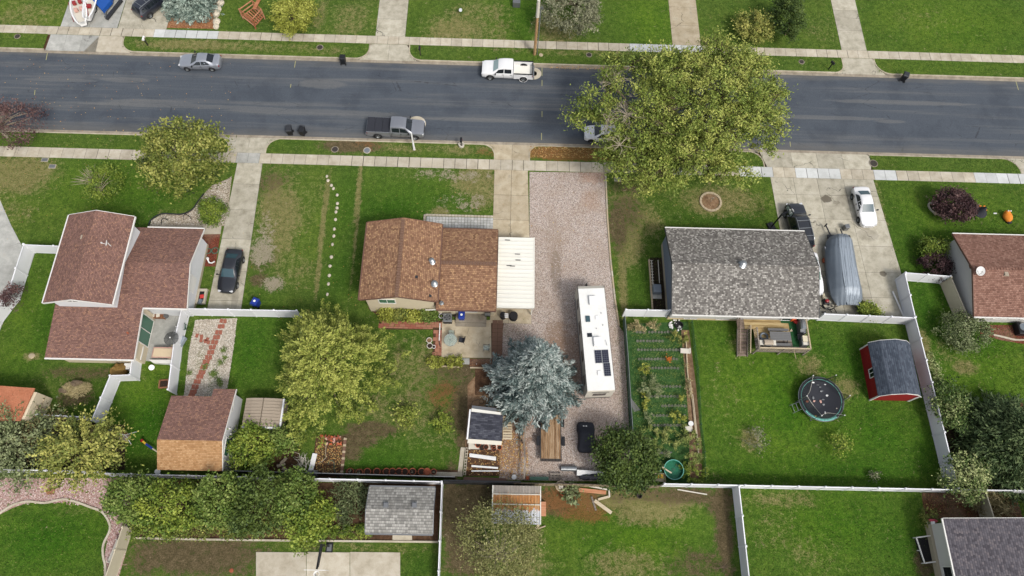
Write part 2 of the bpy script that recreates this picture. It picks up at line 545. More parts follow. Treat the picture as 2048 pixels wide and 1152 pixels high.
def concrete(name, c1, c2, c3, crack=0.0, stain=0.4):
 m = NT(name, 0.88, 0, 0.25)
 co = m.world()
 oi = m.n("ShaderNodeObjectInfo").outputs['Random']
 a = m.noise(co, 1.1, 5, 0.65)
 b = m.noise(co, 14, 3, 0.7)
 c = m.ramp(m.math('ADD', m.math('MULTIPLY', a, 0.75), m.math('MULTIPLY', b, 0.25)), [(0.32, c1), (0.5, c2), (0.68, c3)])
 c = m.mix(1.0, c, m.math('MULTIPLY_ADD', oi, 0.22, 0.88), 'MULTIPLY')
 st = m.step(m.noise(co, 0.55, 5, 0.7), 0.56, 0.74)
 c = m.mix(m.math('MULTIPLY', st, stain), c, S(124, 112, 92))
 sp = m.step(m.noise(co, 2.7, 4, 0.75), 0.66, 0.78)
 c = m.mix(m.math('MULTIPLY', sp, stain * 0.8), c, S(96, 88, 76))
 if crack:
  w = m.n("ShaderNodeVectorMath")
  w.operation = 'ADD'
  m.put(w.inputs[0], co)
  nn = m.n("ShaderNodeTexNoise")
  m.put(nn.inputs['Vector'], co)
  nn.inputs['Scale'].default_value = 1.2
  m.put(w.inputs[1], nn.outputs['Color'])
  d = m.voro(w.outputs[0], 0.22, 'Distance', 'DISTANCE_TO_EDGE')
  k = m.math('MULTIPLY', m.math('SUBTRACT', 1.0, m.step(d, 0.002, 0.008)), m.step(m.noise(co, 0.3, 3), 0.5, 0.6))
  c = m.mix(m.math('MULTIPLY', k, crack), c, S(66, 62, 56))
 if name == 'concrete_drive':
  for px, py, rx, ry, q in ((1652, 398, .75, .55, .85), (1766, 548, .45, .4, .8), (1672, 405, .5, .3, .4), (1735, 470, 1.4, .9, .3), (1690, 400, 1.2, 1.0, .25), (690, 276, 1, .3, .5), (1740, 405, .6, 1.3, .35), (1705, 560, .3, 2.5, .3), (1600, 620, .8, .8, .4), (470, 600, .4, 1.6, .3)):
   p = at(px, py)
   bb = m.step(m.math('ADD', m.blob(co, p.x, p.y, rx, ry), m.math('MULTIPLY_ADD', m.noise(co, 3, 4, .7), .8, -.4)), .05, .35)
   c = m.mix(m.math('MULTIPLY', bb, q), c, S(92, 84, 72))
 m.color(c)
 m.bump(b, 0.25, 0.01)
concrete('concrete', S(166, 156, 136), S(190, 181, 162), S(208, 200, 184), 0.0, 0.3)
concrete('concrete_pale', S(186, 188, 184), S(204, 206, 204), S(218, 219, 218), 0.0, 0.12)
concrete('concrete_drive', S(150, 144, 126), S(182, 176, 158), S(206, 200, 184), 0.9, 0.45)
concrete('concrete_grey', S(150, 150, 144), S(172, 172, 166), S(194, 193, 186), 0.5, 0.3)
concrete('concrete_kerb', S(150, 140, 122), S(184, 174, 152), S(206, 196, 176), 0.0, 0.5)
concrete('concrete_gutter', S(126, 116, 100), S(152, 142, 126), S(176, 166, 148), 0.0, 0.6)
concrete('concrete_patio', S(162, 148, 120), S(186, 172, 146), S(206, 196, 172), 0.8, 0.6)
concrete('paver', S(160, 160, 154), S(184, 184, 180), S(204, 204, 200), 0.0, 0.3)
def gravelmat(name, cols, blobs=(), sc=17.0):
 m = NT(name, 0.92, 0, 0.2)
 co = m.world()
 nd = m.n("ShaderNodeTexVoronoi")
 m.put(nd.inputs['Vector'], co)
 nd.inputs['Scale'].default_value = sc
 r = m.n("ShaderNodeSeparateColor")
 m.put(r.inputs[0], nd.outputs['Color'])
 k = len(cols)
 c = m.ramp(r.outputs[0], [((i + 0.5) / k, q) for i, q in enumerate(cols)])
 c = m.mix(1.0, c, m.math('MULTIPLY_ADD', m.math('SUBTRACT', 1.0, m.step(nd.outputs['Distance'], 0.35, 0.8)), 0.45, 0.6), 'MULTIPLY')
 big = m.noise(co, 0.35, 4, 0.6)
 c = m.mix(m.math('MULTIPLY', m.step(big, 0.45, 0.65), 0.35), c, S(160, 138, 118))
 for px, py, rx, ry, q, s_ in blobs:
  p = at(px, py, 0)
  b = m.blob(co, p.x, p.y, rx, ry)
  b = m.step(m.math('ADD', b, m.math('MULTIPLY_ADD', m.noise(co, 1.6, 5, 0.75), 1.4, -0.75)), 0.1, 0.5)
  c = m.mix(m.math('MULTIPLY', b, s_), c, q)
 m.color(c)
 m.bump(nd.outputs['Distance'], 0.9, 0.03)
PINK = [S(152, 138, 126), S(190, 174, 162), S(210, 196, 186), S(224, 216, 210), S(178, 158, 142), S(202, 186, 176)]
gravelmat('gravel_drive', PINK, [(1112, 545, 0.8, 4.2, S(104, 90, 74), 0.5), (1108, 490, 1.4, 5.0, S(150, 132, 114), 0.4), (1190, 352, 2.6, 1.4, S(178, 134, 104), 0.45), (1180, 400, 1.5, 2, S(178, 134, 104), 0.2),
        (1020, 800, 4, 6, S(120, 92, 70), 0.85), (1010, 900, 3.4, 3.0, S(132, 102, 78), 0.85), (1110, 690, 1.6, 4, S(132, 106, 84), 0.6), (1130, 720, 2.2, 5, S(160, 128, 104), 0.5), (1230, 900, 1.5, 3, S(140, 112, 90), 0.5)])
gravelmat('gravel_pink', [S(150, 112, 104), S(186, 148, 140), S(206, 176, 166), S(170, 134, 128), S(214, 196, 190)])
gravelmat('gravel_white', [S(150, 142, 126), S(188, 178, 162), S(208, 200, 186), S(196, 188, 172)], [(400, 720, 0.7, 2, S(110, 112, 70), 0.5), (425, 760, 0.6, 2, S(90, 110, 60), 0.5)])
gravelmat('gravel_bed', [S(130, 118, 100), S(176, 164, 142), S(206, 196, 178), S(190, 178, 158)], [(400, 400, 2, 1.5, S(128, 122, 90), 0.5)])
gravelmat('mulch_red', [S(104, 50, 38), S(132, 68, 50), S(156, 90, 68), S(90, 44, 34)], sc=20)
gravelmat('mulch_brown', [S(78, 52, 36), S(110, 76, 52), S(140, 98, 70), S(92, 62, 44)], sc=14)
gravelmat('mulch_orange', [S(130, 86, 54), S(170, 116, 78), S(190, 140, 100), S(150, 100, 66)], sc=14)
def soilmat(name, c1, c2, c3):
 m = NT(name, 0.97, 0, 0.1)
 co = m.world()
 n = m.math('ADD', m.math('MULTIPLY', m.noise(co, 2.2, 5, 0.7), 0.6), m.math('MULTIPLY', m.noise(co, 16, 3, 0.7), 0.4))
 m.color(m.ramp(n, [(0.34, c1), (0.5, c2), (0.66, c3)]))
 m.bump(n, 0.8, 0.06)
soilmat('soil', S(58, 42, 32), S(86, 64, 48), S(118, 94, 72))
soilmat('soil_tan', S(100, 78, 58), S(140, 112, 86), S(174, 148, 120))
soilmat('soil_dark', S(34, 30, 24), S(54, 46, 36), S(80, 68, 52))
soilmat('garden_turf', S(36, 60, 30), S(54, 88, 44), S(92, 116, 70))
def shingles(name, cols, roww=0.30, rowh=0.20, rowdark=0.55, mott=0.5, bump=0.6, sz=0.72, line=0.5):
 m = NT(name, 0.92, 0, 0.15)
 uv = m.coord('UV')
 br = m.n("ShaderNodeTexBrick")
 m.put(br.inputs['Vector'], uv)
 br.inputs['Scale'].default_value = 1.0
 br.inputs['Brick Width'].default_value = roww * sz
 br.inputs['Row Height'].default_value = rowh * sz
 br.inputs['Mortar Size'].default_value = 0.012
 br.inputs['Mortar Smooth'].default_value = 0.4
 br.inputs['Color1'].default_value = (0, 0, 0, 1)
 br.inputs['Color2'].default_value = (1, 1, 1, 1)
 br.inputs['Mortar'].default_value = (0.5, 0.5, 0.5, 1)
 br.offset = 0.37
 k = len(cols)
 f = m.math('ADD', m.math('MULTIPLY', br.outputs['Color'], 1 - mott * 0.5), m.math('MULTIPLY', m.math('SUBTRACT', m.noise(uv, 1.1, 4, 0.7), 0.22), mott))
 c = m.ramp(f, [(0.05 + 0.9 * i / (k - 1), q) for i, q in enumerate(cols)])
 c = m.mix(br.outputs['Fac'], c, m.mix(1.0, c, (rowdark, rowdark, rowdark, 1), 'MULTIPLY'))
 sv = m.n('ShaderNodeSeparateXYZ'); m.put(sv.inputs[0], uv)
 ln = m.math('SUBTRACT', 1.0, m.step(m.math('FRACT', m.math('DIVIDE', sv.outputs[1], rowh * sz)), 0.05, 0.4))  # shade below each shingle course, drawn into the colour
 c = m.mix(m.math('MULTIPLY', ln, line), c, m.mix(1.0, c, (0.5, 0.5, 0.52, 1), 'MULTIPLY'))
 c = m.mix(1.0, c, m.math('MULTIPLY_ADD', m.noise(uv, 0.35, 4, 0.6), 0.35, 0.82), 'MULTIPLY')
 c = m.mix(1.0, c, m.math('MULTIPLY_ADD', m.noise(uv, 30, 2, 0.6), 0.4, 0.8), 'MULTIPLY')
 m.color(c)
 m.bump(m.math('SUBTRACT', 1.0, br.outputs['Fac']), bump, 0.03)
shingles('shingle_redbrown', [S(112, 84, 76), S(134, 102, 92), S(148, 114, 104), S(172, 132, 108)], mott=0.5, sz=.6)
shingles('shingle_brown', [S(122, 90, 70), S(146, 110, 86), S(160, 124, 98), S(188, 150, 112)], 0.32, 0.28, 0.6, .35, sz=.62)
shingles('shingle_brown_sunlit', [S(158, 118, 80), S(178, 136, 94), S(188, 148, 106), S(200, 162, 120)], 0.26, 0.2, 0.84)  # garage's sun-facing slope: sunlight put into a lighter shingle colour
shingles('shingle_grey', [S(96, 92, 88), S(120, 116, 111), S(138, 134, 128), S(190, 186, 178)], 0.30, 0.26, 0.74, 0.2, sz=.62, line=.4)
shingles('shingle_lightgrey', [S(128, 126, 122), S(146, 144, 138), S(164, 162, 156), S(176, 174, 168)], 0.26, 0.34, 0.7, 0.15, line=.75)
shingles('shingle_slate', [S(68, 76, 88), S(80, 88, 100), S(88, 96, 108), S(98, 106, 118)], 0.4, 0.24, 0.8, 0.25, line=.6)
shingles('shingle_dark', [S(52, 54, 62), S(66, 68, 78), S(78, 80, 90), S(96, 98, 106)], 0.5, 0.2, 0.75, 0.4)
shingles('shingle_mauve', [S(78, 74, 80), S(98, 94, 100), S(112, 108, 114), S(128, 120, 122)], 0.3, 0.24, 0.7, 0.4)
shingles('shingle_rust', [S(116, 84, 72), S(138, 102, 88), S(148, 112, 98), S(164, 128, 112)], 0.32, 0.24, 0.62, 0.4)
shingles('shingle_terracotta', [S(176, 108, 78), S(192, 122, 90), S(200, 132, 100), S(186, 116, 86)], 0.2, 0.12, 0.9, 0.8)
def siding(name, c, pitch=0.2, vert=False, dark=0.82):
 m = NT(name, 0.6, 0, 0.3)
 uv = m.coord('UV')
 sx = m.n("ShaderNodeSeparateXYZ")
 m.put(sx.inputs[0], uv)
 w = m.math('FRACT', m.math('DIVIDE', sx.outputs[0 if vert else 1], pitch))
 ln = m.math('SUBTRACT', 1.0, m.step(w, 0.0, 0.14))
 k = m.math('MULTIPLY_ADD', m.noise(uv, 1.5, 4), 0.16, 0.92)
 cc = m.mix(1.0, c, k, 'MULTIPLY')
 m.color(m.mix(ln, cc, m.mix(1.0, cc, (dark, dark, dark, 1), 'MULTIPLY')))
 m.bump(w, 0.4, 0.02)
siding('siding_white', S(228, 230, 232))
siding('siding_cream', S(222, 208, 180))
siding('siding_blue', S(124, 134, 148))
siding('siding_grey', S(196, 194, 188))
siding('barn_red', S(146, 28, 34), 0.3, True, 0.6)
plain('stucco_grey', S(206, 204, 198), 0.9, vary=0.06, scale=2, bump=0.15)
plain('stucco_cream', S(216, 196, 156), 0.9, vary=0.12, scale=2, bump=0.15)
plain('foundation', S(176, 166, 142), 0.9, vary=0.15)
plain('vinyl_white', S(238, 239, 242, 0.74), 0.42, vary=0.10, scale=1.6, rnd=.16)
plain('vinyl_tan', S(206, 196, 172), 0.5, vary=0.16, scale=2.0, rnd=.12)
plain('trim_white', S(232, 230, 224), 0.5, vary=0.06)
plain('trim_brown', S(110, 80, 66), 0.6)
plain('metal_white', S(234, 232, 222, 0.72), 0.4, vary=0.1, scale=.8, rnd=.06)
plain('metal_cream', S(216, 206, 178), 0.4, vary=0.1)
plain('metal_tan', S(168, 154, 136), 0.5, vary=0.08)
plain('metal_grey', S(140, 142, 144), 0.4, 0.6)
plain('galvanised', S(166, 170, 172), 0.35, 0.7)
plain('steel_dark', S(60, 62, 66), 0.5, 0.3)
plain('black_plastic', S(34, 35, 38), 0.45)
plain('black_metal', S(40, 41, 44), 0.4, 0.2)
plain('rubber', S(38, 38, 40), 0.85)
plain('blue_plastic', S(36, 60, 150), 0.4)
plain('blue_tarp', S(30, 84, 164), 0.5, vary=0.2)
plain('teal_pad', S(120, 190, 178), 0.5)
plain('orange_plastic', S(226, 100, 48), 0.5)
plain('orange_cloth', S(232, 142, 48), 0.8, vary=0.2)
plain('red_plastic', S(200, 60, 56), 0.5)
plain('pink_plastic', S(222, 90, 110), 0.5)
plain('yellow_plastic', S(222, 180, 60), 0.5)
plain('terracotta', S(158, 88, 62), 0.9, vary=0.2)
plain('ring_grey', S(128, 130, 116), 0.8)
plain('roof_white', S(228, 228, 224, 0.72), 0.5, vary=.2, scale=.9)
plain('terracotta_orange', S(206, 110, 72), 0.9, vary=0.2)
plain('pot_soil', S(54, 40, 32), 0.95)
plain('white_plastic', S(232, 232, 230, 0.72), 0.4)
plain('off_white', S(214, 208, 194), 0.6)
plain('black_fabric', S(46, 48, 56), 0.75, vary=0.2, scale=4, bump=0.2)
plain('grey_fabric', S(118, 128, 138), 0.55, vary=0.22, scale=2.0, bump=0.25)
plain('silver_fabric', S(156, 166, 176), 0.4, 0.1, vary=0.25, scale=3.0, bump=0.3)
plain('grey_board', S(112, 112, 112), 0.8)
plain('stone_white', S(206, 196, 176), 0.9, vary=0.2, scale=6, bump=0.3)
plain('stone_tan', S(186, 170, 142), 0.9, vary=0.2, scale=6, bump=0.3)
plain('rock_brown', S(140, 112, 60), 0.9, vary=0.35, scale=3, bump=0.5)
plain('brick_red', S(156, 96, 78), 0.9, vary=0.3, scale=5, bump=0.2)
plain('brick_dark', S(122, 94, 78), 0.9, vary=0.3, scale=5, bump=0.2)
plain('brick_patio', S(166, 116, 94), 0.9, vary=0.28, scale=2, bump=0.2)
plain('cover_green', S(74, 108, 92), 0.6)
plain('mesh_green', S(92, 122, 108), 0.7)
plain('pool_green', S(26, 122, 92), 0.4)
plain('green_turf', S(34, 84, 44), 0.95, vary=0.3, scale=8, bump=0.5)
plain('pumpkin', S(226, 118, 40), 0.6)
plain('sat_white', S(224, 222, 218), 0.5)
plain('dark_void', S(24, 24, 26), 0.8)
plain('iron', S(70, 64, 60), 0.7, 0.3, vary=0.3)
plain('paint_yellow', S(160, 158, 112), 0.8, vary=0.3, scale=6)
plain('salmon', S(206, 164, 150), 0.9, vary=0.25, scale=10)
plain('table_stone', S(216, 196, 164), 0.7, vary=0.2, scale=6)
plain('cardboard', S(190, 160, 120), 0.9)
def woodmat(name, c1, c2, c3, axis=0, sc=1.0):
 m = NT(name, 0.85, 0, 0.2)
 oi = m.n("ShaderNodeObjectInfo").outputs['Random']
 s_ = [6.0 * sc, 6.0 * sc, 6.0 * sc]
 s_[axis] = 0.5 * sc
 co = m.coord('Object', tuple(s_))
 n = m.noise(co, 2.0, 4, 0.65)
 c = m.ramp(m.math('ADD', n, m.math('MULTIPLY_ADD', oi, 0.3, -0.15)), [(0.3, c1), (0.5, c2), (0.7, c3)])
 m.color(c)
 m.bump(n, 0.3, 0.01)
woodmat('wood_deck', S(142, 118, 78), S(182, 158, 110), S(204, 184, 140))
woodmat('wood_grey', S(96, 88, 80), S(134, 124, 114), S(166, 156, 144), 0)
woodmat('wood_greyy', S(96, 88, 80), S(134, 124, 114), S(166, 156, 144), 1)
woodmat('wood_trailer', S(112, 84, 58), S(158, 128, 96), S(184, 160, 130), 1)
woodmat('wood_brown', S(96, 62, 44), S(130, 88, 62), S(156, 112, 84), 1)
woodmat('wood_pale', S(176, 158, 128), S(200, 184, 156), S(214, 202, 178))
woodmat('wood_pole', S(128, 90, 58), S(166, 126, 86), S(190, 158, 116), 2)
woodmat('wood_picket', S(110, 98, 80), S(146, 132, 108), S(178, 160, 132), 2)
woodmat('wood_orange', S(150, 92, 60), S(184, 124, 90), S(202, 150, 116), 0)
woodmat('wood_stair', S(90, 78, 68), S(124, 108, 96), S(150, 134, 120), 0)
def glassmat(name, c, rough=0.08):
 m = NT(name, rough, 0, 0.6)
 m.color(c)
 return m.m
glassmat('glass_dark', S(30, 36, 42))
glassmat('glass_window', S(70, 82, 86))
glassmat('glass_green', S(70, 116, 96), 0.12)
glassmat('glass_blue', S(60, 84, 92))
glassmat('glass_pale', S(150, 172, 172), 0.15)
glassmat('solar_cell', S(38, 40, 58), 0.2)
def paintmat(name, c, metal=0.0, rough=0.28):
 m = NT(name, rough, metal, 0.5)
 m.b.inputs['Coat Weight'].default_value = 0.6
 m.b.inputs['Coat Roughness'].default_value = 0.06
 k = m.math('MULTIPLY_ADD', m.noise(m.coord('Object'), 3, 4), 0.12, 0.94)
 m.color(m.mix(1.0, c, k, 'MULTIPLY'))
paintmat('paint_white', S(234, 234, 234, 0.70))
paintmat('paint_silver', S(176, 180, 188), 0.55, 0.3)
paintmat('paint_grey', S(150, 153, 160), 0.5, 0.3)
paintmat('paint_black', S(32, 34, 40))
paintmat('paint_navy', S(44, 48, 60), 0.2)
paintmat('lamp_glass', S(220, 222, 224, 0.6), 0.0, 0.1)
paintmat('lamp_red', S(150, 26, 28), 0.0, 0.2)
m = NT('glass_table', 0.05, 0, 0.8)
m.color(S(180, 196, 186))
m.b.inputs['Alpha'].default_value = 0.45
m = NT('net_green', 0.8)
m.color(S(56, 130, 96))
m.b.inputs['Alpha'].default_value = 0.35
m = NT('net_black', 0.8)
m.color(S(40, 52, 44))
m.b.inputs['Alpha'].default_value = 0.42
m = NT('umbrella_mesh', 0.8)
m.color(S(72, 74, 72))
m.b.inputs['Alpha'].default_value = 0.72
m = NT('rust_roof', 0.6, 0.1)
co = m.world()
r = m.math('ADD', m.math('MULTIPLY', m.noise(m.world((3.0, 0.5, 1)), 1.0, 4, 0.7), 1.0), 0.0)
yy = m.n("ShaderNodeSeparateXYZ"); m.put(yy.inputs[0], co)
edge_n = m.math('MULTIPLY_ADD', m.noise(m.world((4, 1.5, 1)), 1.0, 3, 0.7), 1.0, -0.5)
hi = m.step(m.math('ADD', yy.outputs[1], edge_n), 6.28, 6.42)
lo = m.step(m.math('ADD', yy.outputs[1], m.math('MULTIPLY', edge_n, 1.4)), 4.95, 5.15)
rust = m.ramp(r, [(0.3, S(160, 104, 52)), (0.5, S(190, 132, 76)), (0.68, S(206, 166, 120))])
white = m.ramp(r, [(0.3, S(196, 200, 206)), (0.6, S(224, 226, 230))])
greyc = m.ramp(r, [(0.3, S(140, 130, 120)), (0.6, S(168, 160, 150))])
m.color(m.mix(hi, m.mix(lo, white, rust), greyc))
m.bump(m.noise(co, 8, 2), 0.1)
# ------------------------------------------------------------ ground
def struct(o):
 o['kind'] = 'structure'
 return o
YK0, YK1 = 43.5, 54.95         # outer faces of the south and the north kerb
MB().box(-1500, 1500, -1500, 1500, -0.6, -0.4).build('ground', 'soil')['kind'] = 'structure'
struct(MB().box(-1500, 1500, 43.6, 54.9, -0.4, -0.13).build('road', 'asphalt'))
PATCH = [
(1560, 800, 15, 13, 'fresh', .9), (1760, 880, 9, 7, 'fresh', .9), (1950, 740, 9, 9, 'fresh', .8), (1880, 520, 5, 12, 'fresh', .8), (1660, 1060, 12, 7, 'fresh', .8), (1270, 1080, 9, 5, 'fresh', .8), (80, 1080, 10, 5, 'fresh', .8), (280, 830, 6, 6, 'fresh', .9), (250, 380, 10, 5, 'fresh', .6), (60, 640, 4, 12, 'fresh', .6), (820, 410, 8, 5, 'fresh', .6), (1300, 40, 6, 7, 'fresh', .7), (1020, 40, 6, 8, 'fresh', .6), (1900, 50, 14, 8, 'fresh', .5), (500, 700, 4, 7, 'fresh', .7), (1980, 420, 10, 5, 'fresh', .5), (800, 900, 8, 3, 'fresh', .5),
(30, 350, 4.5, 2.6, 'dry', .9), (70, 330, 3, 1.2, 'dry', .6), (330, 430, 3.5, 1.0, 'dry', .35), (15, 420, 3, 3, 'dry', .4),
(60, 30, 5, 3, 'dry', .45), (20, 20, 3, 3, 'bright', .5), (540, 95, 8, .8, 'dry', .45), (640, 100, 5, 0.8, 'dry', .4),(380, 90, 7, .9, 'dry', .75),(460, 92, 5, .8, 'dry', .55),
(640, 30, 1.0, 4, 'dry', .5), (700, 40, 3, 3.0, 'dry', .5), (740, 20, 3, 4, 'dry', .3), (830, 40, 1.6, 3, 'lush_shade', .3),
(910, 60, 4, 2.6, 'dry', .7), (960, 30, 4, 3, 'dry', .5), (990, 60, 2.5, 2.5, 'dry', .45), (1110, 60, 3, 3, 'dry', .7), (1090, 40, 3, 4, 'lush_shade', .5), (1060, 40, 2, 4, 'lush_shade', .7),
(1150, 105, 12, .7, 'dry', .4), (1300, 40, 4, 4, 'bright', .5), (1870, 50, 7, 4, 'bright', .55), (1850, 40, 5, 3, 'dry', .25), (1930, 70, 5, 2, 'lush_shade', .3),
(2010, 40, 3, 8, 'lush_shade', .25), (1500, 60, 3, 4, 'lush_shade', .4), (1640, 60, 2.5, 3, 'dry', .25), (1900, 137, 14, 1, 'bright', .25),
(700, 292, 3.6, .95, 'dirt', .95), (730, 290, 2.6, .8, 'rust', .35), (800, 297, 4.5, .8, 'dry', .5), (930, 300, 5, .8, 'dry', .55), (970, 305, 2, .6, 'rust', .5), (600, 290, 3, .8, 'lush_shade', .3),
(1130, 307, 5.5, 1.0, 'rust', 1.0), (1090, 305, 2, .9, 'dirt', .5), (1210, 310, 3, 1, 'rust', .8), (1300, 312, 5, 1, 'dirt', .4),
(545, 400, 1.3, 3.6, 'dry', .9), (560, 440, 2.6, 5.4, 'dry', .75), (540, 365, 2.4, 2.2, 'dirt', .5), (530, 470, 1.2, 3, 'pale', .50), (525, 500, 1.3, 2.2, 'pale', .75),
(520, 520, 1.6, 1.8, 'dirt', .55), (545, 568, 1.2, .9, 'pale', .8), (518, 560, 1.2, .9, 'dirt', .75), (600, 400, 3.5, 6, 'dry', .3), (620, 450, 3.5, 7, 'bright', .4), (585, 540, 3, 3, 'dry', .4),
(648, 430, .26, 5.5, 'dry', .95), (641, 500, .22, 5.5, 'dry', .85), (636, 560, .22, 2.4, 'dry', .9), (718, 370, .25, 5, 'dry', .9), (714, 450, .22, 5.5, 'dry', .75), (705, 540, .22, 4.5, 'dry', .5),
(690, 420, 1.9, 7, 'lush_shade', .65), (685, 540, 2.4, 4.5, 'lush_shade', .8), (780, 420, 5, 2.4, 'lush_shade', .75), (850, 400, 5, 2.4, 'lush_shade', .35), (900, 350, 5.5, .9, 'pale', .50), (950, 360, 3, 2.4, 'dry', .8), (935, 405, 3, 1.5, 'pale', .42),
(965, 395, 2, 2, 'dry', .65), (820, 350, 3, .8, 'dry', .3),(880, 425, 1.2, 0.7, 'dry', .8),
(1250, 400, 2.6, 3.2, 'dry', .5), (1236, 450, 1.1, 3.4, 'dirt', .95), (1260, 480, 1.8, 3.4, 'dry', .7), (1250, 430, 2.4, 3, 'dirt', .6), (1245, 560, .5, 4.5, 'dry', .9), (1290, 440, 2.6, 2.4, 'dry', .6), (1280, 560, 1.6, 4.5, 'lush_shade', .7), (1270, 370, 3, 1.4, 'dirt', .5),
(1300, 420, 5, 2, 'lush_shade', .4), (1430, 440, 6.5, 1.4, 'lush_shade', .8), (1350, 440, 4, 1.5, 'lush_shade', .5), (1440, 400, 5, 2.0, 'dry', .72), (1420, 405, 2.4, 1.7, 'dry', .95), (1510, 380, 3, 3, 'bright', .2),
(1770, 450, .5, 7, 'dry', .4), (1800, 470, 3, 7, 'lush_shade', .5), (1850, 420, 5, 2.5, 'bright', .3), (1900, 560, 4, 4, 'lush_shade', .9), (1850, 620, 2, 4, 'lush_shade', .9), (1870, 650, 2.4, 5, 'lush_shade', .75), (2000, 720, 5, 2, 'bright', .4),
(1930, 735, 1.6, .9, 'dry', .7), (1895, 700, 2, 2.0, 'dry', .4), (1850, 700, .7, 2.2, 'dry', .9), (1960, 680, 4, 2, 'lush_shade', .6), (1990, 420, 6, 3, 'bright', .25), (1960, 460, 4, 1.4, 'lush_shade', .4), (1980, 770, 5, 3, 'bright', .2),
(200, 350, 6, 4, 'bright', .3), (120, 390, 5, 3, 'bright', .25), (300, 420, 3, 2.4, 'lush_shade', .7), (260, 400, 3, 2.4, 'lush_shade', .4), (60, 420, 3, 2, 'bright', .3),
(60, 620, 2.4, 4, 'bright', .4), (95, 640, 1.4, 5, 'lush_shade', .7), (50, 700, 3, 3, 'bright', .3), (20, 760, 2, 2, 'lush_shade', .3), (63, 712, .8, .5, 'dry', .95), (160, 745, 4, .8, 'dirt', .65), (90, 770, 2, 1.3, 'dry', .25), (160, 810, 4, 2, 'lush_shade', .6),
(150, 792, 1.9, 1.2, 'dirt', .7), (290, 790, 3, 2, 'bright', .6), (265, 750, 1.5, 1, 'dry', .4), (300, 850, 3, 3, 'lush_shade', .9), (250, 880, 4, 2.4, 'lush_shade', .9), (320, 740, 2.5, 1, 'bright', .5),
(500, 700, 3, 4, 'lush_shade', .7), (540, 640, 4, 1.2, 'lush_shade', .5), (470, 740, 1, 3, 'bright', .2),
(850, 730, 4.5, 3.2, 'dry', .55), (900, 760, 3.5, 3, 'dirt', .5), (885, 790, 1.7, 1.8, 'rust', .55), (920, 740, 2, 1.3, 'dirt', .7), (830, 680, 3, 2.2, 'lush_shade', .4), (820, 820, 6, 3, 'dry', .45), (930, 810, 1.6, 3, 'dirt', 1.0), (930, 860, .9, 3, 'dirt', .9),
(750, 880, 4, 1.0, 'lush_shade', .5), (715, 880, 2.0, .9, 'dirt', 1.0), (740, 858, 2.6, .8, 'dirt', .95), (700, 900, 1.2, 1.2, 'dirt', .9), (760, 925, 6, 1.4, 'lush_shade', .8), (880, 900, 3, 3, 'lush_shade', .3), (860, 860, 4, 3, 'dry', .3),
(1500, 760, 6, 5, 'bright', .5), (1560, 880, 5, 3, 'bright', .35), (1900, 40, 9, 6, 'bright', .6), (1300, 50, 4, 6, 'bright', .4), (100, 30, 9, 4, 'bright', .35), (170, 370, 8, 5, 'bright', .3), (1980, 740, 7, 4, 'bright', .35), (1470, 730, 2, 3, 'bright', .3), (1620, 730, 1.6, 1.4, 'dry', .6), (1690, 775, 1.8, 1.4, 'dry', .6), (1640, 700, 3, 2, 'lush_shade', .5), (1710, 720, 1.6, 4, 'lush_shade', .9), (1580, 820, 2, 2.5, 'lush_shade', .8), (1500, 880, 1.3, 1.3, 'dry', .65),
(1660, 900, 2, 1.5, 'bright', .4), (1700, 940, 9, 1.6, 'lush_shade', .75), (1500, 945, 8, 1.2, 'lush_shade', .5), (1440, 800, 1.2, 5, 'bright', .35), (1750, 860, 4, 4, 'lush_shade', .55), (1850, 900, 2, 4, 'lush_shade', .6), (1560, 800, 2, 4, 'lush_shade', .5), (1480, 690, 1.6, 1.3, 'dry', .45), (1400, 950, 2, 1, 'dry', .3),
(1470, 680, 3, 1, 'lush_shade', .5), (1450, 800, 3, 3, 'dry', .25),
(1560, 1000, 4, 1.0, 'dry', .5), (1700, 1040, 6, 3, 'lush_shade', .5), (1550, 1060, 2, 2, 'dry', .3), (1620, 1110, 3, 2, 'dry', .35), (1800, 1080, 3, 4, 'lush_shade', .6), (1650, 1060, 4, 3, 'bright', .3), (1850, 1130, 1.0, 1.6, 'dirt', .8), (1550, 1000, 1, .4, 'dry', .7),
(1130, 1000, 3.2, 1.3, 'rust', .8), (1170, 1025, 2.6, 1.0, 'rust', .8), (1110, 1000, 3, 1.4, 'dirt', .9), (1260, 1000, 7, 1.1, 'dry', .9), (1280, 990, 7.5, .9, 'dirt', .55), (1380, 990, 4, .9, 'dirt', .7), (1448, 1060, .9, 4.5, 'dirt', .9), (1440, 1000, 1.6, 1.6, 'dirt', .75), (1290, 1060, 6, 3, 'bright', .6), (1300, 1020, 4, 1.4, 'dry', .8),
(1300, 1070, 4, 2.2, 'bright', .6), (1130, 1080, 2.6, 2.4, 'bright', .6), (1200, 1080, 2, 2, 'lush_shade', .5), (1260, 1050, 2.5, 1.5, 'lush_shade', .4), (1250, 1130, 4, 1.6, 'dry', .55), (1400, 1130, 3, 1.4, 'dirt', .6), (1040, 1130, 3, 2, 'dry', .6), (1050, 1070, 1.6, 1, 'dry', .8),
(925, 1060, 1.6, 4.5, 'dirt', 1.0), (900, 1000, .8, 4, 'dirt', .9), (960, 990, 3, 1.5, 'dirt', .9), (940, 1110, 2.4, 2, 'dirt', .85), (950, 1010, 1.5, .8, 'lush_shade', .6), (1070, 990, 1.4, 1, 'rust', .5),
(380, 1110, 5.4, 2.2, 'dirt', .78), (300, 1110, 2.4, 2.2, 'dirt', .66), (450, 1110, 3.6, 2.2, 'dirt', .76), (380, 1130, 5, 2, 'dry', .4), (700, 1095, 9, .4, 'dry', .4), (840, 1130, 1.8, 1.8, 'lush_shade', .7),
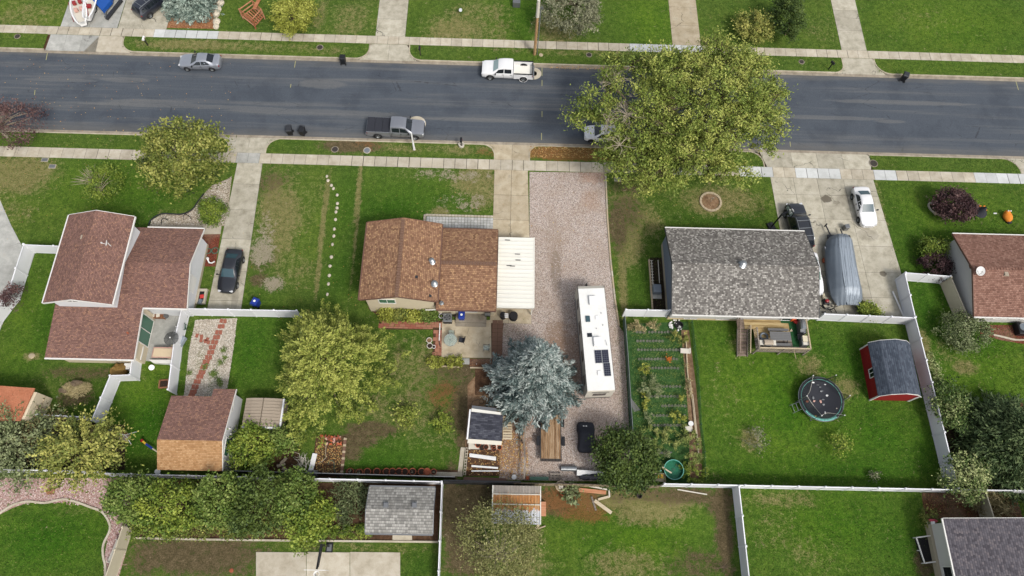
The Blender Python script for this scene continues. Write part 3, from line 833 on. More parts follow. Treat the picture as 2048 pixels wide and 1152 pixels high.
(100, 1080, 5, 3, 'lush_shade', .9), (60, 1130, 5, 1.5, 'bright', .1), (190, 1060, .8, 2.2, 'bright', .3), (150, 1020, 3, .5, 'dry', .35),
]
def lawn(name, x0, x1, y0, y1, z, step, keep=None):
 nx, ny = int((x1 - x0) / step) + 1, int((y1 - y0) / step) + 1
 xs, ys = np.linspace(x0, x1, nx), np.linspace(y0, y1, ny)
 X, Y = np.meshgrid(xs, ys)
 V = np.stack([X.ravel(), Y.ravel(), np.full(X.size, z)], 1)
 idx = np.arange(nx * ny).reshape(ny, nx)
 Q = np.stack([idx[:-1, :-1], idx[:-1, 1:], idx[1:, 1:], idx[1:, :-1]], -1).reshape(-1, 4)
 if keep is not None:
  cx = (V[Q[:, 0], 0] + V[Q[:, 2], 0]) / 2
  cy = (V[Q[:, 0], 1] + V[Q[:, 2], 1]) / 2
  Q = Q[keep(cx, cy)]
 A = {k: np.zeros(len(V)) for k in ('dry', 'dirt', 'rust', 'pale', 'lush_shade', 'bright', 'fresh')}
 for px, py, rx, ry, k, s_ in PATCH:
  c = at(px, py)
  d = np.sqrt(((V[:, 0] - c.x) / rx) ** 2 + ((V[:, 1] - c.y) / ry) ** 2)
  A[k] = np.maximum(A[k], s_ * np.clip(1.15 - d, 0, 1) ** 0.8 if k in ('lush_shade', 'bright', 'fresh') else s_ * np.clip(1.5 - d * 1.1, 0, 1))
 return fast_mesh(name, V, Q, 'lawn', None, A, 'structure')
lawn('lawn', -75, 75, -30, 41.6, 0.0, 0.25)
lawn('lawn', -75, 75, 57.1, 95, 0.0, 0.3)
MB().box(-75, 75, 41.59, 43.4, -0.39, -0.135).build('ground', 'soil')['kind'] = 'structure'
MB().box(-75, 75, 55.0, 57.11, -0.39, -0.135).build('ground', 'soil')['kind'] = 'structure'
def strip(xa, xb, y_road, y_walk, ra, rb):
 """ra, rb: corner radius at the west and the east end (0 = square)"""
 sgn = 1 if y_road > y_walk else -1
 def inside(cx, cy, g=0.0):
  d = (y_road - cy) * sgn
  ok = (cx > xa + g) & (cx < xb - g) & (d > g)
  for x, r, s_ in ((xa, ra, 1), (xb, rb, -1)):
   if r:
    q = ((cx - x) * s_ < r) & (d < r)
    rr = np.hypot((cx - (x + s_ * r)), (d - r))
    ok &= ~(q & (rr > r - g))
  return ok
 lawn('park_strip', xa, xb, min(y_road, y_walk) + (0.0 if sgn > 0 else 0.0), max(y_road, y_walk), 0.004, 0.125, lambda a, b: inside(a, b, 0.1))
 path = []
 def arc(cx, r, a0, a1):
  for i in range(9):
   t = a0 + (a1 - a0) * i / 8
   path.append((cx + r * math.cos(t), y_road - sgn * r + sgn * r * math.sin(t)))
 if ra:
  path.append((xa, y_walk)); arc(xa + ra, ra, PI, PI / 2)
 else:
  path.append((xa, y_road))
 if rb:
  arc(xb - rb, rb, PI / 2, 0); path.append((xb, y_walk))
 else:
  path.append((xb, y_road))
 mb = MB()
 n = len(path)
 w = 0.15
 P = [Vector((p[0], p[1], 0)) for p in path]
 left, right = [], []
 for i in range(n):
  d = (P[min(i + 1, n - 1)] - P[max(i - 1, 0)]).normalized()
  nrm = Vector((d.y, -d.x, 0)) * -sgn
  left.append(P[i]); right.append(P[i] - nrm * w)
 for i in range(n - 1):
  L = (P[i + 1] - P[i]).length
  k = max(1, int(L / 3.0))
  for j in range(k):
   a, b = j / k, (j + 1) / k - (0.02 / L if k > 1 else 0)
   q = [left[i].lerp(left[i + 1], a), left[i].lerp(left[i + 1], b), right[i].lerp(right[i + 1], b), right[i].lerp(right[i + 1], a)]
   mb.prism([(v.x, v.y) for v in q], -0.3, 0.02)
 struct(mb.build('kerb', 'concrete_kerb', bevel=0.02))
 return inside
for a in ((-75, -29.75, 0, 1.6), (-25.9, -0.9, 1.6, 1.5), (2.75, 28.7, 1.2, 1.6), (40.5, 57.3, 0, 1.8), (59.5, 75, 1.5, 0)):
 strip(a[0], a[1], YK0 - 0.0 + 0.15 if False else YK0 + 0.12, 41.6, a[2], a[3])
for a in ((-75, -53.2, 0, 0), (-44.6, -15.9, 1.7, 1.6), (-11.4, 39.9, 1.6, 1.2), (43.6, 75, 1.9, 0)):
 strip(a[0], a[1], YK1 - 0.12, 57.1, a[2], a[3])
for y0, y1 in ((43.63, 43.98), (54.45, 54.82)):
 g = MB()
 x = -75.0
 while x < 75:
  g.box(x, x + 2.98, y0, y1, -0.35, -0.118)
  x += 3.0
 struct(g.build('gutter_pan', 'concrete_gutter'))
def apron(x0, x1, y_road, y_walk, n, mat, flare=1.1):
 w = (x1 - x0) / n
 for i in range(n):
  a, b = x0 + i * w + 0.012, x0 + (i + 1) * w - 0.012
  fa = flare if i == 0 else 0
  fb = flare if i == n - 1 else 0
  o = MB().slab([(a - fa, y_road, -0.10), (b + fb, y_road, -0.10), (b + fb * .05, y_walk, 0.018), (a - fa * .05, y_walk, 0.018)] if y_road < y_walk else
     [(a - fa * .05, y_walk, 0.018), (b + fb * .05, y_walk, 0.018), (b + fb, y_road, -0.10), (a - fa, y_road, -0.10)], 0.12).build('concrete_slab', mat, APR)
APR = tag(thing('driveway_apron', None, None, (0, 0, 0)), kind='structure')
apron(-29.6, -26.0, 43.63, 41.62, 2, 'concrete_drive', 1.4)
apron(-0.85, 2.7, 43.63, 41.62, 2, 'concrete_patio', 1.2)
apron(28.95, 40.4, 43.63, 41.62, 4, 'concrete_drive', 0.6)
apron(57.4, 59.4, 43.63, 41.62, 1, 'concrete_drive', 1.2)
apron(-53.0, -47.4, 54.82, 57.08, 3, 'concrete_grey', 0.1)
apron(-47.3, -44.8, 54.82, 57.08, 1, 'concrete', 1.4)
apron(-15.7, -11.7, 54.82, 57.08, 2, 'concrete_drive', 1.3)
apron(40.05, 43.4, 54.82, 57.08, 1, 'concrete_drive', 1.3)
def walk(y0, y1, jumps, pale):
 W = tag(thing('pavement', None, None, (0, 0, 0)), kind='structure')
 x = -66.0
 base = {}
 i = 0
 while x < 70:
  w = 1.24
  mat = 'concrete'
  for a, b in pale:
   if a < x + .6 < b: mat = 'concrete_pale'
  for a, b in jumps:
   if a < x + .6 < b: mat = 'concrete_grey'
  dz = random.uniform(-0.004, 0.008)
  tilt = random.uniform(-0.004, 0.004)
  g = 0.014 + (0.02 if random.random() < .2 else 0)
  MB().slab([(x + g, y0, 0.03 + dz), (x + w - g, y0, 0.03 + dz + tilt), (x + w - g, y1, 0.03 + dz + tilt), (x + g, y1, 0.03 + dz)], 0.14).build('paving_slab', mat, W)
  x += w
 return W
walk(40.33, 41.585, [(-28.6, -26)], [(26, 29.5), (31.5, 37.5), (40.2, 43.1) , (51.3, 58), (14, 20)])
walk(57.12, 58.26, [], [(-41.0, -33.2), (15.2, 23.5)])
for y0, y1 in ((40.33, 41.585), (57.12, 58.26)):
 struct(MB().box(-66, 70, y0 + .01, y1 - .01, -.1, 0.012).build('pavement_joint', 'soil_dark'))
def drive(name, cols, rows, mat, z=0.03):
 D = tag(thing(name, None, None, (0, 0, 0)), kind='structure')
 for j in range(len(rows) - 1):
  y0, y1 = rows[j], rows[j + 1]
  for i in range(len(cols) - 1):
   xa0, xa1 = cols[i](y0), cols[i](y1)
   xb0, xb1 = cols[i + 1](y0), cols[i + 1](y1)
   g = 0.014
   dz = random.uniform(-.005, .006)
   MB().slab([(xa0 + g, y0 + g, z + dz), (xb0 - g, y0 + g, z + dz), (xb1 - g, y1 - g, z + dz), (xa1 + g, y1 - g, z + dz)], 0.12).build('concrete_slab', mat, D)
 c0, c1 = cols[0], cols[-1]
 struct(MB().prism([(c0(rows[0]), rows[0]), (c1(rows[0]), rows[0]), (c1(rows[-1]), rows[-1]), (c0(rows[-1]), rows[-1])], -.1, z - 0.018).build('joint_filler', 'soil_dark'))
 return D
def X(a, b=None, ya=40.3, yb=24.0):
 b = a if b is None else b
 return lambda y: a + (b - a) * (ya - y) / (ya - yb)
drive('driveway', [X(-28.6, -28.7), X(-25.9, -25.4)], [22.95, 24.4, 27.6, 31.2, 34.6, 37.7, 40.32], 'concrete_drive')
drive('driveway', [X(-0.95), X(0.9), X(2.68, 3.1)], [22.7, 25.1, 27.6, 30.0, 32.2, 34.2, 37.2, 40.32], 'concrete_patio')
drive('driveway', [X(29.1, 29.6), X(31.6, 31.9), X(34.2, 34.6), X(37.1, 37.7), X(40.45, 41.6)], [23.95, 26.4, 29.2, 32.2, 35.3, 38.2, 40.32], 'concrete_drive')
drive('driveway', [X(-52.2, -52.2), X(-48.9), X(-45.6)], [58.27, 60.6, 63.4, 66.2, 69.2], 'concrete_grey')
drive('driveway', [X(-45.55), X(-43), X(-39.9)], [58.27, 61.5, 64.8, 68.0], 'concrete_drive')
drive('driveway', [X(-15.45), X(-11.95)], [58.27, 60.9, 63.9, 67, 70], 'concrete_drive')
drive('driveway', [X(19.75), X(23.15)], [58.27, 61.3, 64.2, 67.2, 70], 'concrete_patio')
drive('driveway', [X(40.0), X(43.05)], [58.27, 61.3, 64.5, 67.5, 71], 'concrete_drive')
drive('driveway', [X(-62), X(-54, -53.8)], [16, 24, 32.2], 'concrete_grey')
sheet('driveway', [(-70, 380), (0, 400), (22, 450), (44, 492), (36, 530), (-60, 530)], 0.02, 'concrete_grey')
sheet('driveway', [(-70, 530), (36, 530), (22, 610), (0, 660), (-60, 720)], 0.018, 'concrete_grey')
GRAVEL = [(1059, 344), (1209, 345), (1213, 440), (1219, 520), (1228, 600), (1238, 652), (1247, 664), (1254, 780), (1261, 880), (1262, 962), (1150, 962), (998, 960), (1003, 905), (1010, 860), (1000, 825), (975, 790), (985, 720), (1003, 700), (1003, 640), (1040, 622), (1068, 615), (1059, 475)]
sheet('gravel_driveway', GRAVEL, 0.006, 'gravel_drive')
sheet('leaf_litter', [(935, 770), (960, 740), (985, 720), (1000, 800), (1012, 860), (1004, 905), (1000, 935), (940, 935), (930, 890), (935, 820)], 0.010, 'soil_tan')
sheet('pebble_bed', [(391, 640), (474, 636), (468, 690), (455, 775), (430, 792), (368, 792), (378, 700)], 0.006, 'gravel_white')
sheet('pebble_bed', [(300, 452), (303, 440), (325, 428), (360, 430), (384, 420), (396, 405), (410, 385), (425, 370), (455, 358), (464, 352), (452, 452)], 0.006, 'gravel_bed')
sheet('front_path', [(296, 452), (443, 451), (441, 468), (296, 470)], 0.02, 'concrete', thick=0.1)
sheet('mulch_bed', [(404, 468), (441, 468), (431, 533), (405, 533)], 0.012, 'mulch_red')
sheet('mulch_bed', [(1960, 650), (2048, 650), (2060, 690), (2000, 680), (1960, 668)], 0.008, 'mulch_red')
sheet('mulch_bed', [(300, 48), (340, 20), (430, 0), (442, 0), (428, 40), (436, 58), (300, 55), (282, 50)], 0.008, 'mulch_orange')
sheet('gravel_bed', [(-60, 955), (272, 957), (262, 1010), (268, 1050), (238, 1152), (232, 1200), (208, 1200), (208, 1120), (215, 1075), (222, 1045), (208, 1025), (180, 1015), (140, 1003), (90, 1007), (55, 1005), (25, 1016), (-60, 1060)], 0.006, 'gravel_pink')
sheet('planting_bed', [(272, 960), (882, 968), (876, 1082), (268, 1074)], 0.006, 'soil')
sheet('planting_bed', [(500, 862), (600, 862), (600, 945), (500, 944)], 0.012, 'soil')
sheet('planting_bed', [(632, 872), (692, 872), (686, 955), (622, 955)], 0.010, 'soil')
sheet('planting_bed', [(690, 938), (925, 940), (926, 952), (690, 953)], 0.010, 'soil')
sheet('planting_bed', [(935, 895), (998, 895), (1000, 952), (932, 952)], 0.016, 'soil')
sheet('planting_bed', [(-30, 845), (170, 845), (250, 850), (250, 940), (-30, 940)], 0.006, 'soil_dark')
sheet('planting_bed', [(1843, 985), (2030, 985), (2046, 1036), (1885, 1036), (1850, 1046)], 0.006, 'mulch_brown')
sheet('planting_bed', [(1884, 800), (1900, 860), (1935, 830), (1990, 822), (2060, 850), (2060, 975), (1905, 975), (1892, 900)], 0.006, 'soil_dark')  # dark sheet along the fence and under the conifer
sheet('planting_bed', [(735, 616), (870, 616), (876, 640), (770, 642)], 0.006, 'soil')
sheet('planting_bed', [(1300, 515), (1332, 515), (1336, 625), (1306, 625)], 0.008, 'soil_dark')
sheet('garden_ground', [(1248, 648), (1376, 643), (1392, 780), (1405, 966), (1262, 963), (1255, 780)], 0.012, 'garden_turf')
sheet('garden_path', [(1362, 660), (1378, 660), (1392, 770), (1404, 900), (1404, 962), (1380, 960), (1378, 850), (1370, 750)], 0.020, 'soil_tan')
sheet('patio', [(884, 640), (982, 640), (983, 716), (883, 714)], 0.10, 'concrete_patio', thick=0.14)
sheet('patio', [(282, 628), (370, 626), (362, 724), (292, 722)], 0.04, 'concrete_grey', thick=0.1)
sheet('brick_path_bed', [(758, 641), (884, 641), (884, 712), (866, 712), (866, 659), (758, 659)], 0.02, 'soil')
sheet('brick_path_bed', [(982, 640), (1008, 640), (990, 790), (950, 790), (950, 730), (982, 730)], 0.02, 'soil')
COURT = tag(thing('sports_court', None, None), kind='structure')
for a, b in ((512, 613), (613, 700), (700, 801)):
 p = [at(a, 1104), at(b, 1105), at(b, 1230), at(a, 1230)]
 MB().slab([(q.x + (.02 if i in (0, 3) else -.02), q.y, 0.05) for i, q in enumerate(p)][::-1], .1).build('concrete_slab', 'concrete', COURT)
def border(name, pts, w, h, mat, z=0.0, closed=False):
 mb = MB()
 P = [at(*p) for p in pts]
 for a, b in zip(P, P[1:]):
  mb.bar((a.x, a.y, z + h / 2), (b.x, b.y, z + h / 2), w, h)
 return struct(mb.build(name, mat))
def smooth_px(pts, k=4):
 out = []
 n = len(pts)
 for i in range(n - 1):
  p0, p1, p2, p3 = (Vector(pts[max(i - 1, 0)]), Vector(pts[i]), Vector(pts[i + 1]), Vector(pts[min(i + 2, n - 1)]))
  for j in range(k):
   t = j / k
   v = 0.5 * ((2 * p1) + (p2 - p0) * t + (2 * p0 - 5 * p1 + 4 * p2 - p3) * t * t + (3 * p1 - p0 - 3 * p2 + p3) * t ** 3)
   out.append((v.x, v.y))
 out.append(pts[-1])
 return out
border('lawn_edging', smooth_px([(-50, 1050), (0, 1026), (25, 1011), (55, 1003), (90, 1006), (125, 999), (150, 1003), (180, 1014), (205, 1024), (219, 1045), (220, 1062), (208, 1088), (207, 1110), (212, 1135), (211, 1160)]), 0.17, 0.12, 'concrete')
border('lawn_edging', [(268, 1076), (400, 1079), (560, 1081), (876, 1084)], 0.16, 0.14, 'concrete')
border('lawn_edging', smooth_px([(298, 452), (303, 440), (325, 428), (362, 429), (384, 420), (396, 404), (408, 388)]), 0.09, 0.12, 'steel_dark')
border('lawn_edging', smooth_px([(1888, 434), (1866, 425), (1857, 414), (1858, 407), (1870, 406)]), 0.15, 0.14, 'concrete')
border('lawn_edging', smooth_px([(1986, 670), (2008, 675), (2030, 680), (2060, 680)]), 0.16, 0.12, 'concrete')
border('lawn_edging', [(926, 895), (920, 945)], 0.4, 0.06, 'concrete')
border('lawn_edging', [(840, 947), (925, 949)], 0.35, 0.05, 'concrete')
sheet('planting_bed', [(1888, 436), (1866, 427), (1858, 415), (1862, 407), (1875, 404), (1905, 410), (1910, 432)], 0.008, 'soil_dark')
border('timber_edging', [(883, 733), (919, 735)], 0.1, 0.2, 'wood_pale')
border('timber_edging', [(940, 736), (982, 737), (983, 748)], 0.1, 0.2, 'wood_pale')
sheet('planting_bed', [(859, 716), (919, 716), (919, 734), (859, 733)], 0.012, 'soil_dark')
sheet('planting_bed', [(939, 717), (983, 717), (983, 736), (939, 736)], 0.05, 'mulch_brown')
E1 = tag(thing('stone_edging', None, None), kind='structure')
pts = [at(1211, 347), at(1215, 440), at(1221, 520), at(1230, 600), at(1238, 652)]
seg = 0
for a, b in zip(pts, pts[1:]):
 L = (b - a).length
 k = int(L / 0.6)
 for j in range(k):
  p, q = a.lerp(b, j / k), a.lerp(b, (j + 0.94) / k)
  MB().bar((p.x, p.y, 0.05), (q.x, q.y, 0.05), 0.16, 0.12).build('edging_stone', 'stone_tan' if random.random() < .7 else 'concrete', E1)
for px, py, r in ((833, 248, 1.05), (1068, 147, 0.85)):
 p = at(px, py, -0.13)
 c = MB().lathe((p.x, p.y, -0.16), [(r, 0), (r, 0.036), (0.34, 0.038), (0.34, 0.03), (0.01, 0.03)], 28).build('manhole_collar', 'concrete')
 struct(c)
for px, py, r, m_ in ((475, 299, .33, 'iron'), (734, 301, .33, 'galvanised'), (640, 95, .33, 'iron'), (1178, 110, .28, 'iron'), (1603, 124, .28, 'iron'), (35, 73, .3, 'iron'), (1747, 327, .4, 'iron'), (672, 299, .36, 'iron') ):
 if (px, py) == (475, 299): px, py = 670, 299
 if (px, py) == (672, 299): continue
 p = at(px, py)
 lab = {670: 'dark round metal meter lid in the green grass strip south of the road', 734: 'pale round metal lid in the bare dirt patch near the silver pickup',
  640: 'dark round lid in the north grass strip left of the black bin', 1178: 'small dark lid in the north grass strip left of the big tree',
  1603: 'small dark lid in the north grass strip right of the big tree', 35: 'dark lid in the grass strip at the far upper left', 1747: 'dark round lid at the corner of the wide driveway apron'}[px]
 t = thing('meter_lid', lab, 'utility lid', (p.x, p.y, 0), 0, 'utility lids in the grass strips')
 MB().lathe((p.x, p.y, 0.0), [(r + .07, 0), (r + .07, 0.04), (r, 0.045), (r, 0.03)], 20).build('rim', 'concrete_gutter' if m_ == 'iron' else 'concrete', t)
 MB().lathe((p.x, p.y, 0.0), [(r - .005, 0.0), (r - .005, 0.035), (0.001, 0.04)], 20).build('lid', m_, t)
for px, py, lab in ((90, 320, 'left pale green utility box lid in the lawn at upper left'), (105, 333, 'right pale green utility box lid in the lawn at upper left'), (1235, 359, 'pale rectangular meter box lid beside the gravel drive')):
 p = at(px, py)
 t = thing('utility_box', lab, 'utility box', (p.x, p.y, 0), 0, 'rectangular utility box lids')
 MB().box(p.x - .36, p.x + .36, p.y - .24, p.y + .24, 0, .05).build('rim', 'concrete', t)
 MB().box(p.x - .31, p.x + .31, p.y - .19, p.y + .19, .05, .065).build('lid', 'galvanised', t)
for pts in ([(96, 97), (95, 105), (92, 120)], [(591, 122), (589, 135)], [(582, 168), (581, 175)], [(1084, 135), (1084, 152)], [(1084, 160), (1084, 172)], [(1084, 222), (1084, 234)], [(1083, 266), (1083, 280)], [(2032, 163), (2037, 180)], [(70, 180), (69, 190)], [(1558, 157), (1560, 172)], [(1580, 283), (1581, 293)]):
 P = [at(a, b, -.126) for a, b in pts]
 mb = MB()
 for a, b in zip(P, P[1:]):
  d = (b - a).normalized(); n_ = Vector((-d.y, d.x, 0)) * .04
  mb.add([a - n_, b - n_, b + n_, a + n_], [(0, 1, 2, 3)])
 struct(mb.build('road_marking', 'paint_yellow'))
def in_poly(px, poly):
 x, y = px[:, 0], px[:, 1]
 ok = np.zeros(len(px), bool)
 n = len(poly)
 for i in range(n):
  x0, y0 = poly[i]; x1, y1 = poly[(i + 1) % n]
  c = ((y0 > y) != (y1 > y)) & (x < (x1 - x0) * (y - y0) / ((y1 - y0) + 1e-12) + x0)
  ok ^= c
 return ok
OCT = np.array([[1, 0, 0], [0, 1, 0], [-1, 0, 0], [0, -1, 0], [0, 0, .7], [0, 0, -.3]], float)
OCTF = np.array([[0, 1, 4], [1, 2, 4], [2, 3, 4], [3, 0, 4]])
def stones(name, poly_px, n, smin, smax, mat, z=0.01):
 poly = [tuple(at(*p)[:2]) for p in poly_px]
 a = np.array(poly)
 lo, hi = a.min(0), a.max(0)
 P = rng.uniform(lo, hi, (n, 2))
 P = P[in_poly(P, poly)]
 k = len(P)
 sc = rng.uniform(smin, smax, (k, 1, 1)) * rng.uniform(.7, 1.3, (k, 1, 3))
 th = rng.uniform(0, 2 * PI, k)
 V = OCT[None] * sc
 c, s_ = np.cos(th), np.sin(th)
 X_ = V[..., 0] * c[:, None] - V[..., 1] * s_[:, None]
 Y_ = V[..., 0] * s_[:, None] + V[..., 1] * c[:, None]
 V = np.stack([X_ + P[:, :1], Y_ + P[:, 1:], V[..., 2] + z], -1).reshape(-1, 3)
 F = (OCTF[None] + np.arange(k)[:, None, None] * 6).reshape(-1, 3)
 t = np.repeat(rng.uniform(0, 1, k), 6)
 return fast_mesh(name, V, F, mat, None, {'tint': t}, 'stuff')
def stonemat(name, cols):
 m = NT(name, 0.9, 0, 0.2)
 k = len(cols)
 m.color(m.ramp(m.attr('tint'), [(i / (k - 1), q) for i, q in enumerate(cols)]))
stonemat('stone_mix', [S(120, 100, 88), S(176, 158, 148), S(214, 202, 194), S(150, 124, 106), S(196, 180, 172)])
stonemat('stone_mix_pink', [S(140, 104, 98), S(190, 156, 148), S(220, 204, 198), S(166, 132, 126)])
stonemat('stone_mix_white', [S(150, 140, 124), S(200, 190, 174), S(216, 210, 198), S(176, 166, 150)])
stonemat('leaf_fallen', [S(150, 90, 50), S(196, 150, 90), S(206, 180, 120), S(130, 100, 70)])
stones('gravel', GRAVEL, 16000, .03, .06, 'stone_mix')
stones('gravel', [(-60, 955), (272, 957), (262, 1010), (268, 1050), (238, 1152), (208, 1152), (208, 1120), (220, 1070), (222, 1045), (208, 1022), (180, 1013), (90, 1005), (25, 1012), (-60, 1050)], 9000, .04, .08, 'stone_mix_pink')
stones('gravel', [(391, 640), (474, 636), (468, 690), (455, 775), (430, 792), (368, 792), (378, 700)], 3500, .04, .08, 'stone_mix_white')
stones('gravel', [(300, 450), (303, 440), (325, 430), (360, 432), (384, 422), (396, 407), (410, 387), (425, 372), (455, 360), (452, 450)], 2600, .04, .09, 'stone_mix_white')
stones('fallen_leaves', [(1000, 880), (1050, 850), (1060, 960), (1000, 960)], 900, .03, .07, 'leaf_fallen', .02)
stones('fallen_leaves', [(1060, 292), (1330, 300), (1330, 316), (1060, 316)], 1200, .03, .07, 'leaf_fallen', .02)
stones('fallen_leaves', [(1100, 130), (1400, 136), (1400, 142), (1100, 136)], 500, .03, .07, 'leaf_fallen', -.11)
stones('fallen_leaves', [(935, 900), (998, 900), (1000, 950), (932, 950)], 250, .03, .06, 'leaf_fallen', .02)
stones('fallen_leaves', [(632, 885), (690, 885), (686, 950), (622, 950)], 500, .03, .06, 'leaf_fallen', .02)
stones('fallen_leaves', [(200, 560), (820, 345), (1540, 350), (1540, 450), (860, 640), (500, 640)], 500, .03, .06, 'leaf_fallen', .02)
stones('fallen_leaves', [(0, 100), (0, 500), (480, 300), (460, 100)], 500, .03, .06, 'leaf_fallen', .02)
def blades(name, x0, x1, y0, y1, n, hard):
 P = rng.uniform((x0, y0), (x1, y1), (n, 2))
 ok = np.ones(n, bool)
 for poly in hard:
  ok &= ~in_poly(P, poly)
 P = P[ok]
 k = len(P)
 h = rng.uniform(.05, .13, k)
 th = rng.uniform(0, 2 * PI, k)
 w = rng.uniform(.018, .04, k)
 dx, dy = np.cos(th) * w, np.sin(th) * w
 ln = rng.normal(0, .05, (k, 2))
 A = np.stack([P[:, 0] - dx, P[:, 1] - dy, np.full(k, .0)], 1)
 B = np.stack([P[:, 0] + dx, P[:, 1] + dy, np.full(k, .0)], 1)
 C = np.stack([P[:, 0] + ln[:, 0], P[:, 1] + ln[:, 1], h], 1)
 V = np.stack([A, B, C], 1).reshape(-1, 3)
 F = np.arange(3 * k).reshape(-1, 3)
 return fast_mesh(name, V, F, 'grass_blade', None, {'tint': np.repeat(rng.uniform(0, .85, k), 3)}, 'stuff')
def W(*pts): return [tuple(at(*p)[:2]) for p in pts]
def R(x0, x1, y0, y1): return [(x0, y0), (x1, y0), (x1, y1), (x0, y1)]
# ------------------------------------------------------------ buildings
def roof_slab(parent, poly, mat, t=0.14, name='roof'):
 return MB().slab(poly, t).build(name, mat, parent)
def gable_x(T, x0, x1, y0, y1, ze, zr, mat, wall, ins=(0.3, 0.3, 0.4, 0.4), yr=None, base=0.0, gut='trim_white', rake='trim_white', wallname='wall'):
 """gabled block, ridge running east-west; ins = wall set-back W, E, S, N"""
 yr = (y0 + y1) / 2 if yr is None else yr
 roof_slab(T, [(x0, y0, ze), (x1, y0, ze), (x1, yr, zr), (x0, yr, zr)], mat)
 roof_slab(T, [(x0, yr, zr), (x1, yr, zr), (x1, y1, ze), (x0, y1, ze)], mat)
 a, b, c, d = x0 + ins[0], x1 - ins[1], y0 + ins[2], y1 - ins[3]
 zt = lambda y: (ze + (zr - ze) * ((y - y0) / (yr - y0) if y < yr else (y1 - y) / (y1 - yr))) - 0.15
 prof = [(c, base), (d, base), (d, zt(d)), (yr, zt(yr)), (c, zt(c))]
 n = 5
 vs_ = [(a, y, z) for y, z in prof] + [(b, y, z) for y, z in prof]
 fs = [tuple(range(n - 1, -1, -1)), tuple(range(n, 2 * n))] + [(i, (i + 1) % n, n + (i + 1) % n, n + i) for i in range(n)]
 MB().add(vs_, fs).build(wallname, wall, T)
 for yy, s_ in ((y0, -1), (y1, 1)):
  MB().box(x0 + .0, x1 - .0, yy + (0.004 if s_ > 0 else -.12), yy + (.12 if s_ > 0 else -.004), ze - .13, ze - 0.01).build('gutter', gut, T)
 for xx, s_ in ((x0, -1), (x1, 1)):
  for (ya, za, yb, zb) in ((y0, ze, yr, zr), (yr, zr, y1, ze)):
   MB().slab([(xx + .004 if s_ > 0 else xx - .05, ya, za + .02), (xx + .05 if s_ > 0 else xx - .004, ya, za + .02), (xx + .05 if s_ > 0 else xx - .004, yb, zb + .02), (xx + .004 if s_ > 0 else xx - .05, yb, zb + .02)], .2).build('rake_board', rake, T)
def gable_y(T, x0, x1, y0, y1, ze, zr, mat, wall, ins=(0.4, 0.4, 0.3, 0.3), xr=None, base=0.0, gut='trim_white', rake='trim_white'):
 xr = (x0 + x1) / 2 if xr is None else xr
 roof_slab(T, [(x0, y0, ze), (xr, y0, zr), (xr, y1, zr), (x0, y1, ze)], mat)
 roof_slab(T, [(xr, y0, zr), (x1, y0, ze), (x1, y1, ze), (xr, y1, zr)], mat)
 a, b, c, d = x0 + ins[0], x1 - ins[1], y0 + ins[2], y1 - ins[3]
 zt = lambda x: (ze + (zr - ze) * ((x - x0) / (xr - x0) if x < xr else (x1 - x) / (x1 - xr))) - 0.15
 prof = [(a, base), (b, base), (b, zt(b)), (xr, zt(xr)), (a, zt(a))]
 n = 5
 vs_ = [(x, c, z) for x, z in prof] + [(x, d, z) for x, z in prof]
 fs = [tuple(range(n)), tuple(range(2 * n - 1, n - 1, -1))] + [((i + 1) % n, i, n + i, n + (i + 1) % n) for i in range(n)]
 MB().add(vs_, fs).build('wall', wall, T)
 for xx, s_ in ((x0, -1), (x1, 1)):
  MB().box(xx + (0.004 if s_ > 0 else -.12), xx + (.12 if s_ > 0 else -.004), y0, y1, ze - .13, ze - 0.01).build('gutter', gut, T)
 for yy, s_ in ((y0, -1), (y1, 1)):
  for (xa, za, xb, zb) in ((x0, ze, xr, zr), (xr, zr, x1, ze)):
   lo, hi = (yy + .004, yy + .05) if s_ > 0 else (yy - .05, yy - .004)
   MB().slab([(xa, lo, za + .02), (xb, lo, zb + .02), (xb, hi, zb + .02), (xa, hi, za + .02)], .2).build('rake_board', rake, T)
def window(T, c, axis, w, h, glass='glass_window', frame='trim_white', panes=2, vertical=False):
 """axis: '+x', '-x', '+y', '-y' outward normal; c on the wall face"""
 s_ = 1 if axis[0] == '+' else -1
 def bx(u0, u1, v0, v1, d0, d1):
  d0, d1 = sorted((d0 * s_, d1 * s_))
  if axis[1] == 'x': return MB().box(c[0] + d0, c[0] + d1, c[1] + u0, c[1] + u1, c[2] + v0, c[2] + v1)
  return MB().box(c[0] + u0, c[0] + u1, c[1] + d0, c[1] + d1, c[2] + v0, c[2] + v1)
 f = MB()
 t = .07
 for a in ((-w / 2 - t, w / 2 + t, -h / 2 - t, -h / 2), (-w / 2 - t, w / 2 + t, h / 2, h / 2 + t), (-w / 2 - t, -w / 2, -h / 2, h / 2), (w / 2, w / 2 + t, -h / 2, h / 2)):
  b = bx(*a, -.02, .06)
  f.add(b.v, b.f)
 for i in range(1, panes):
  u = (-w / 2 + w * i / panes) if not vertical else None
  b = bx(u - .03, u + .03, -h / 2, h / 2, -.02, .05) if not vertical else bx(-w / 2, w / 2, -h / 2 + h * i / panes - .03, -h / 2 + h * i / panes + .03, -.02, .05)
  f.add(b.v, b.f)
 W_ = f.build('window', frame, T)
 for i in range(panes):
  if vertical: b = bx(-w / 2, w / 2, -h / 2 + h * i / panes + .03, -h / 2 + h * (i + 1) / panes - .03, -.01, .02)
  else: b = bx(-w / 2 + w * i / panes + .03, -w / 2 + w * (i + 1) / panes - .03, -h / 2, h / 2, -.01, .02)
  o = MB(); o.add(b.v, b.f)
  oo = o.build('pane', glass, T)
  mw = oo.location.copy()
  oo.parent = W_
  oo.location = (0, 0, 0)
 return W_
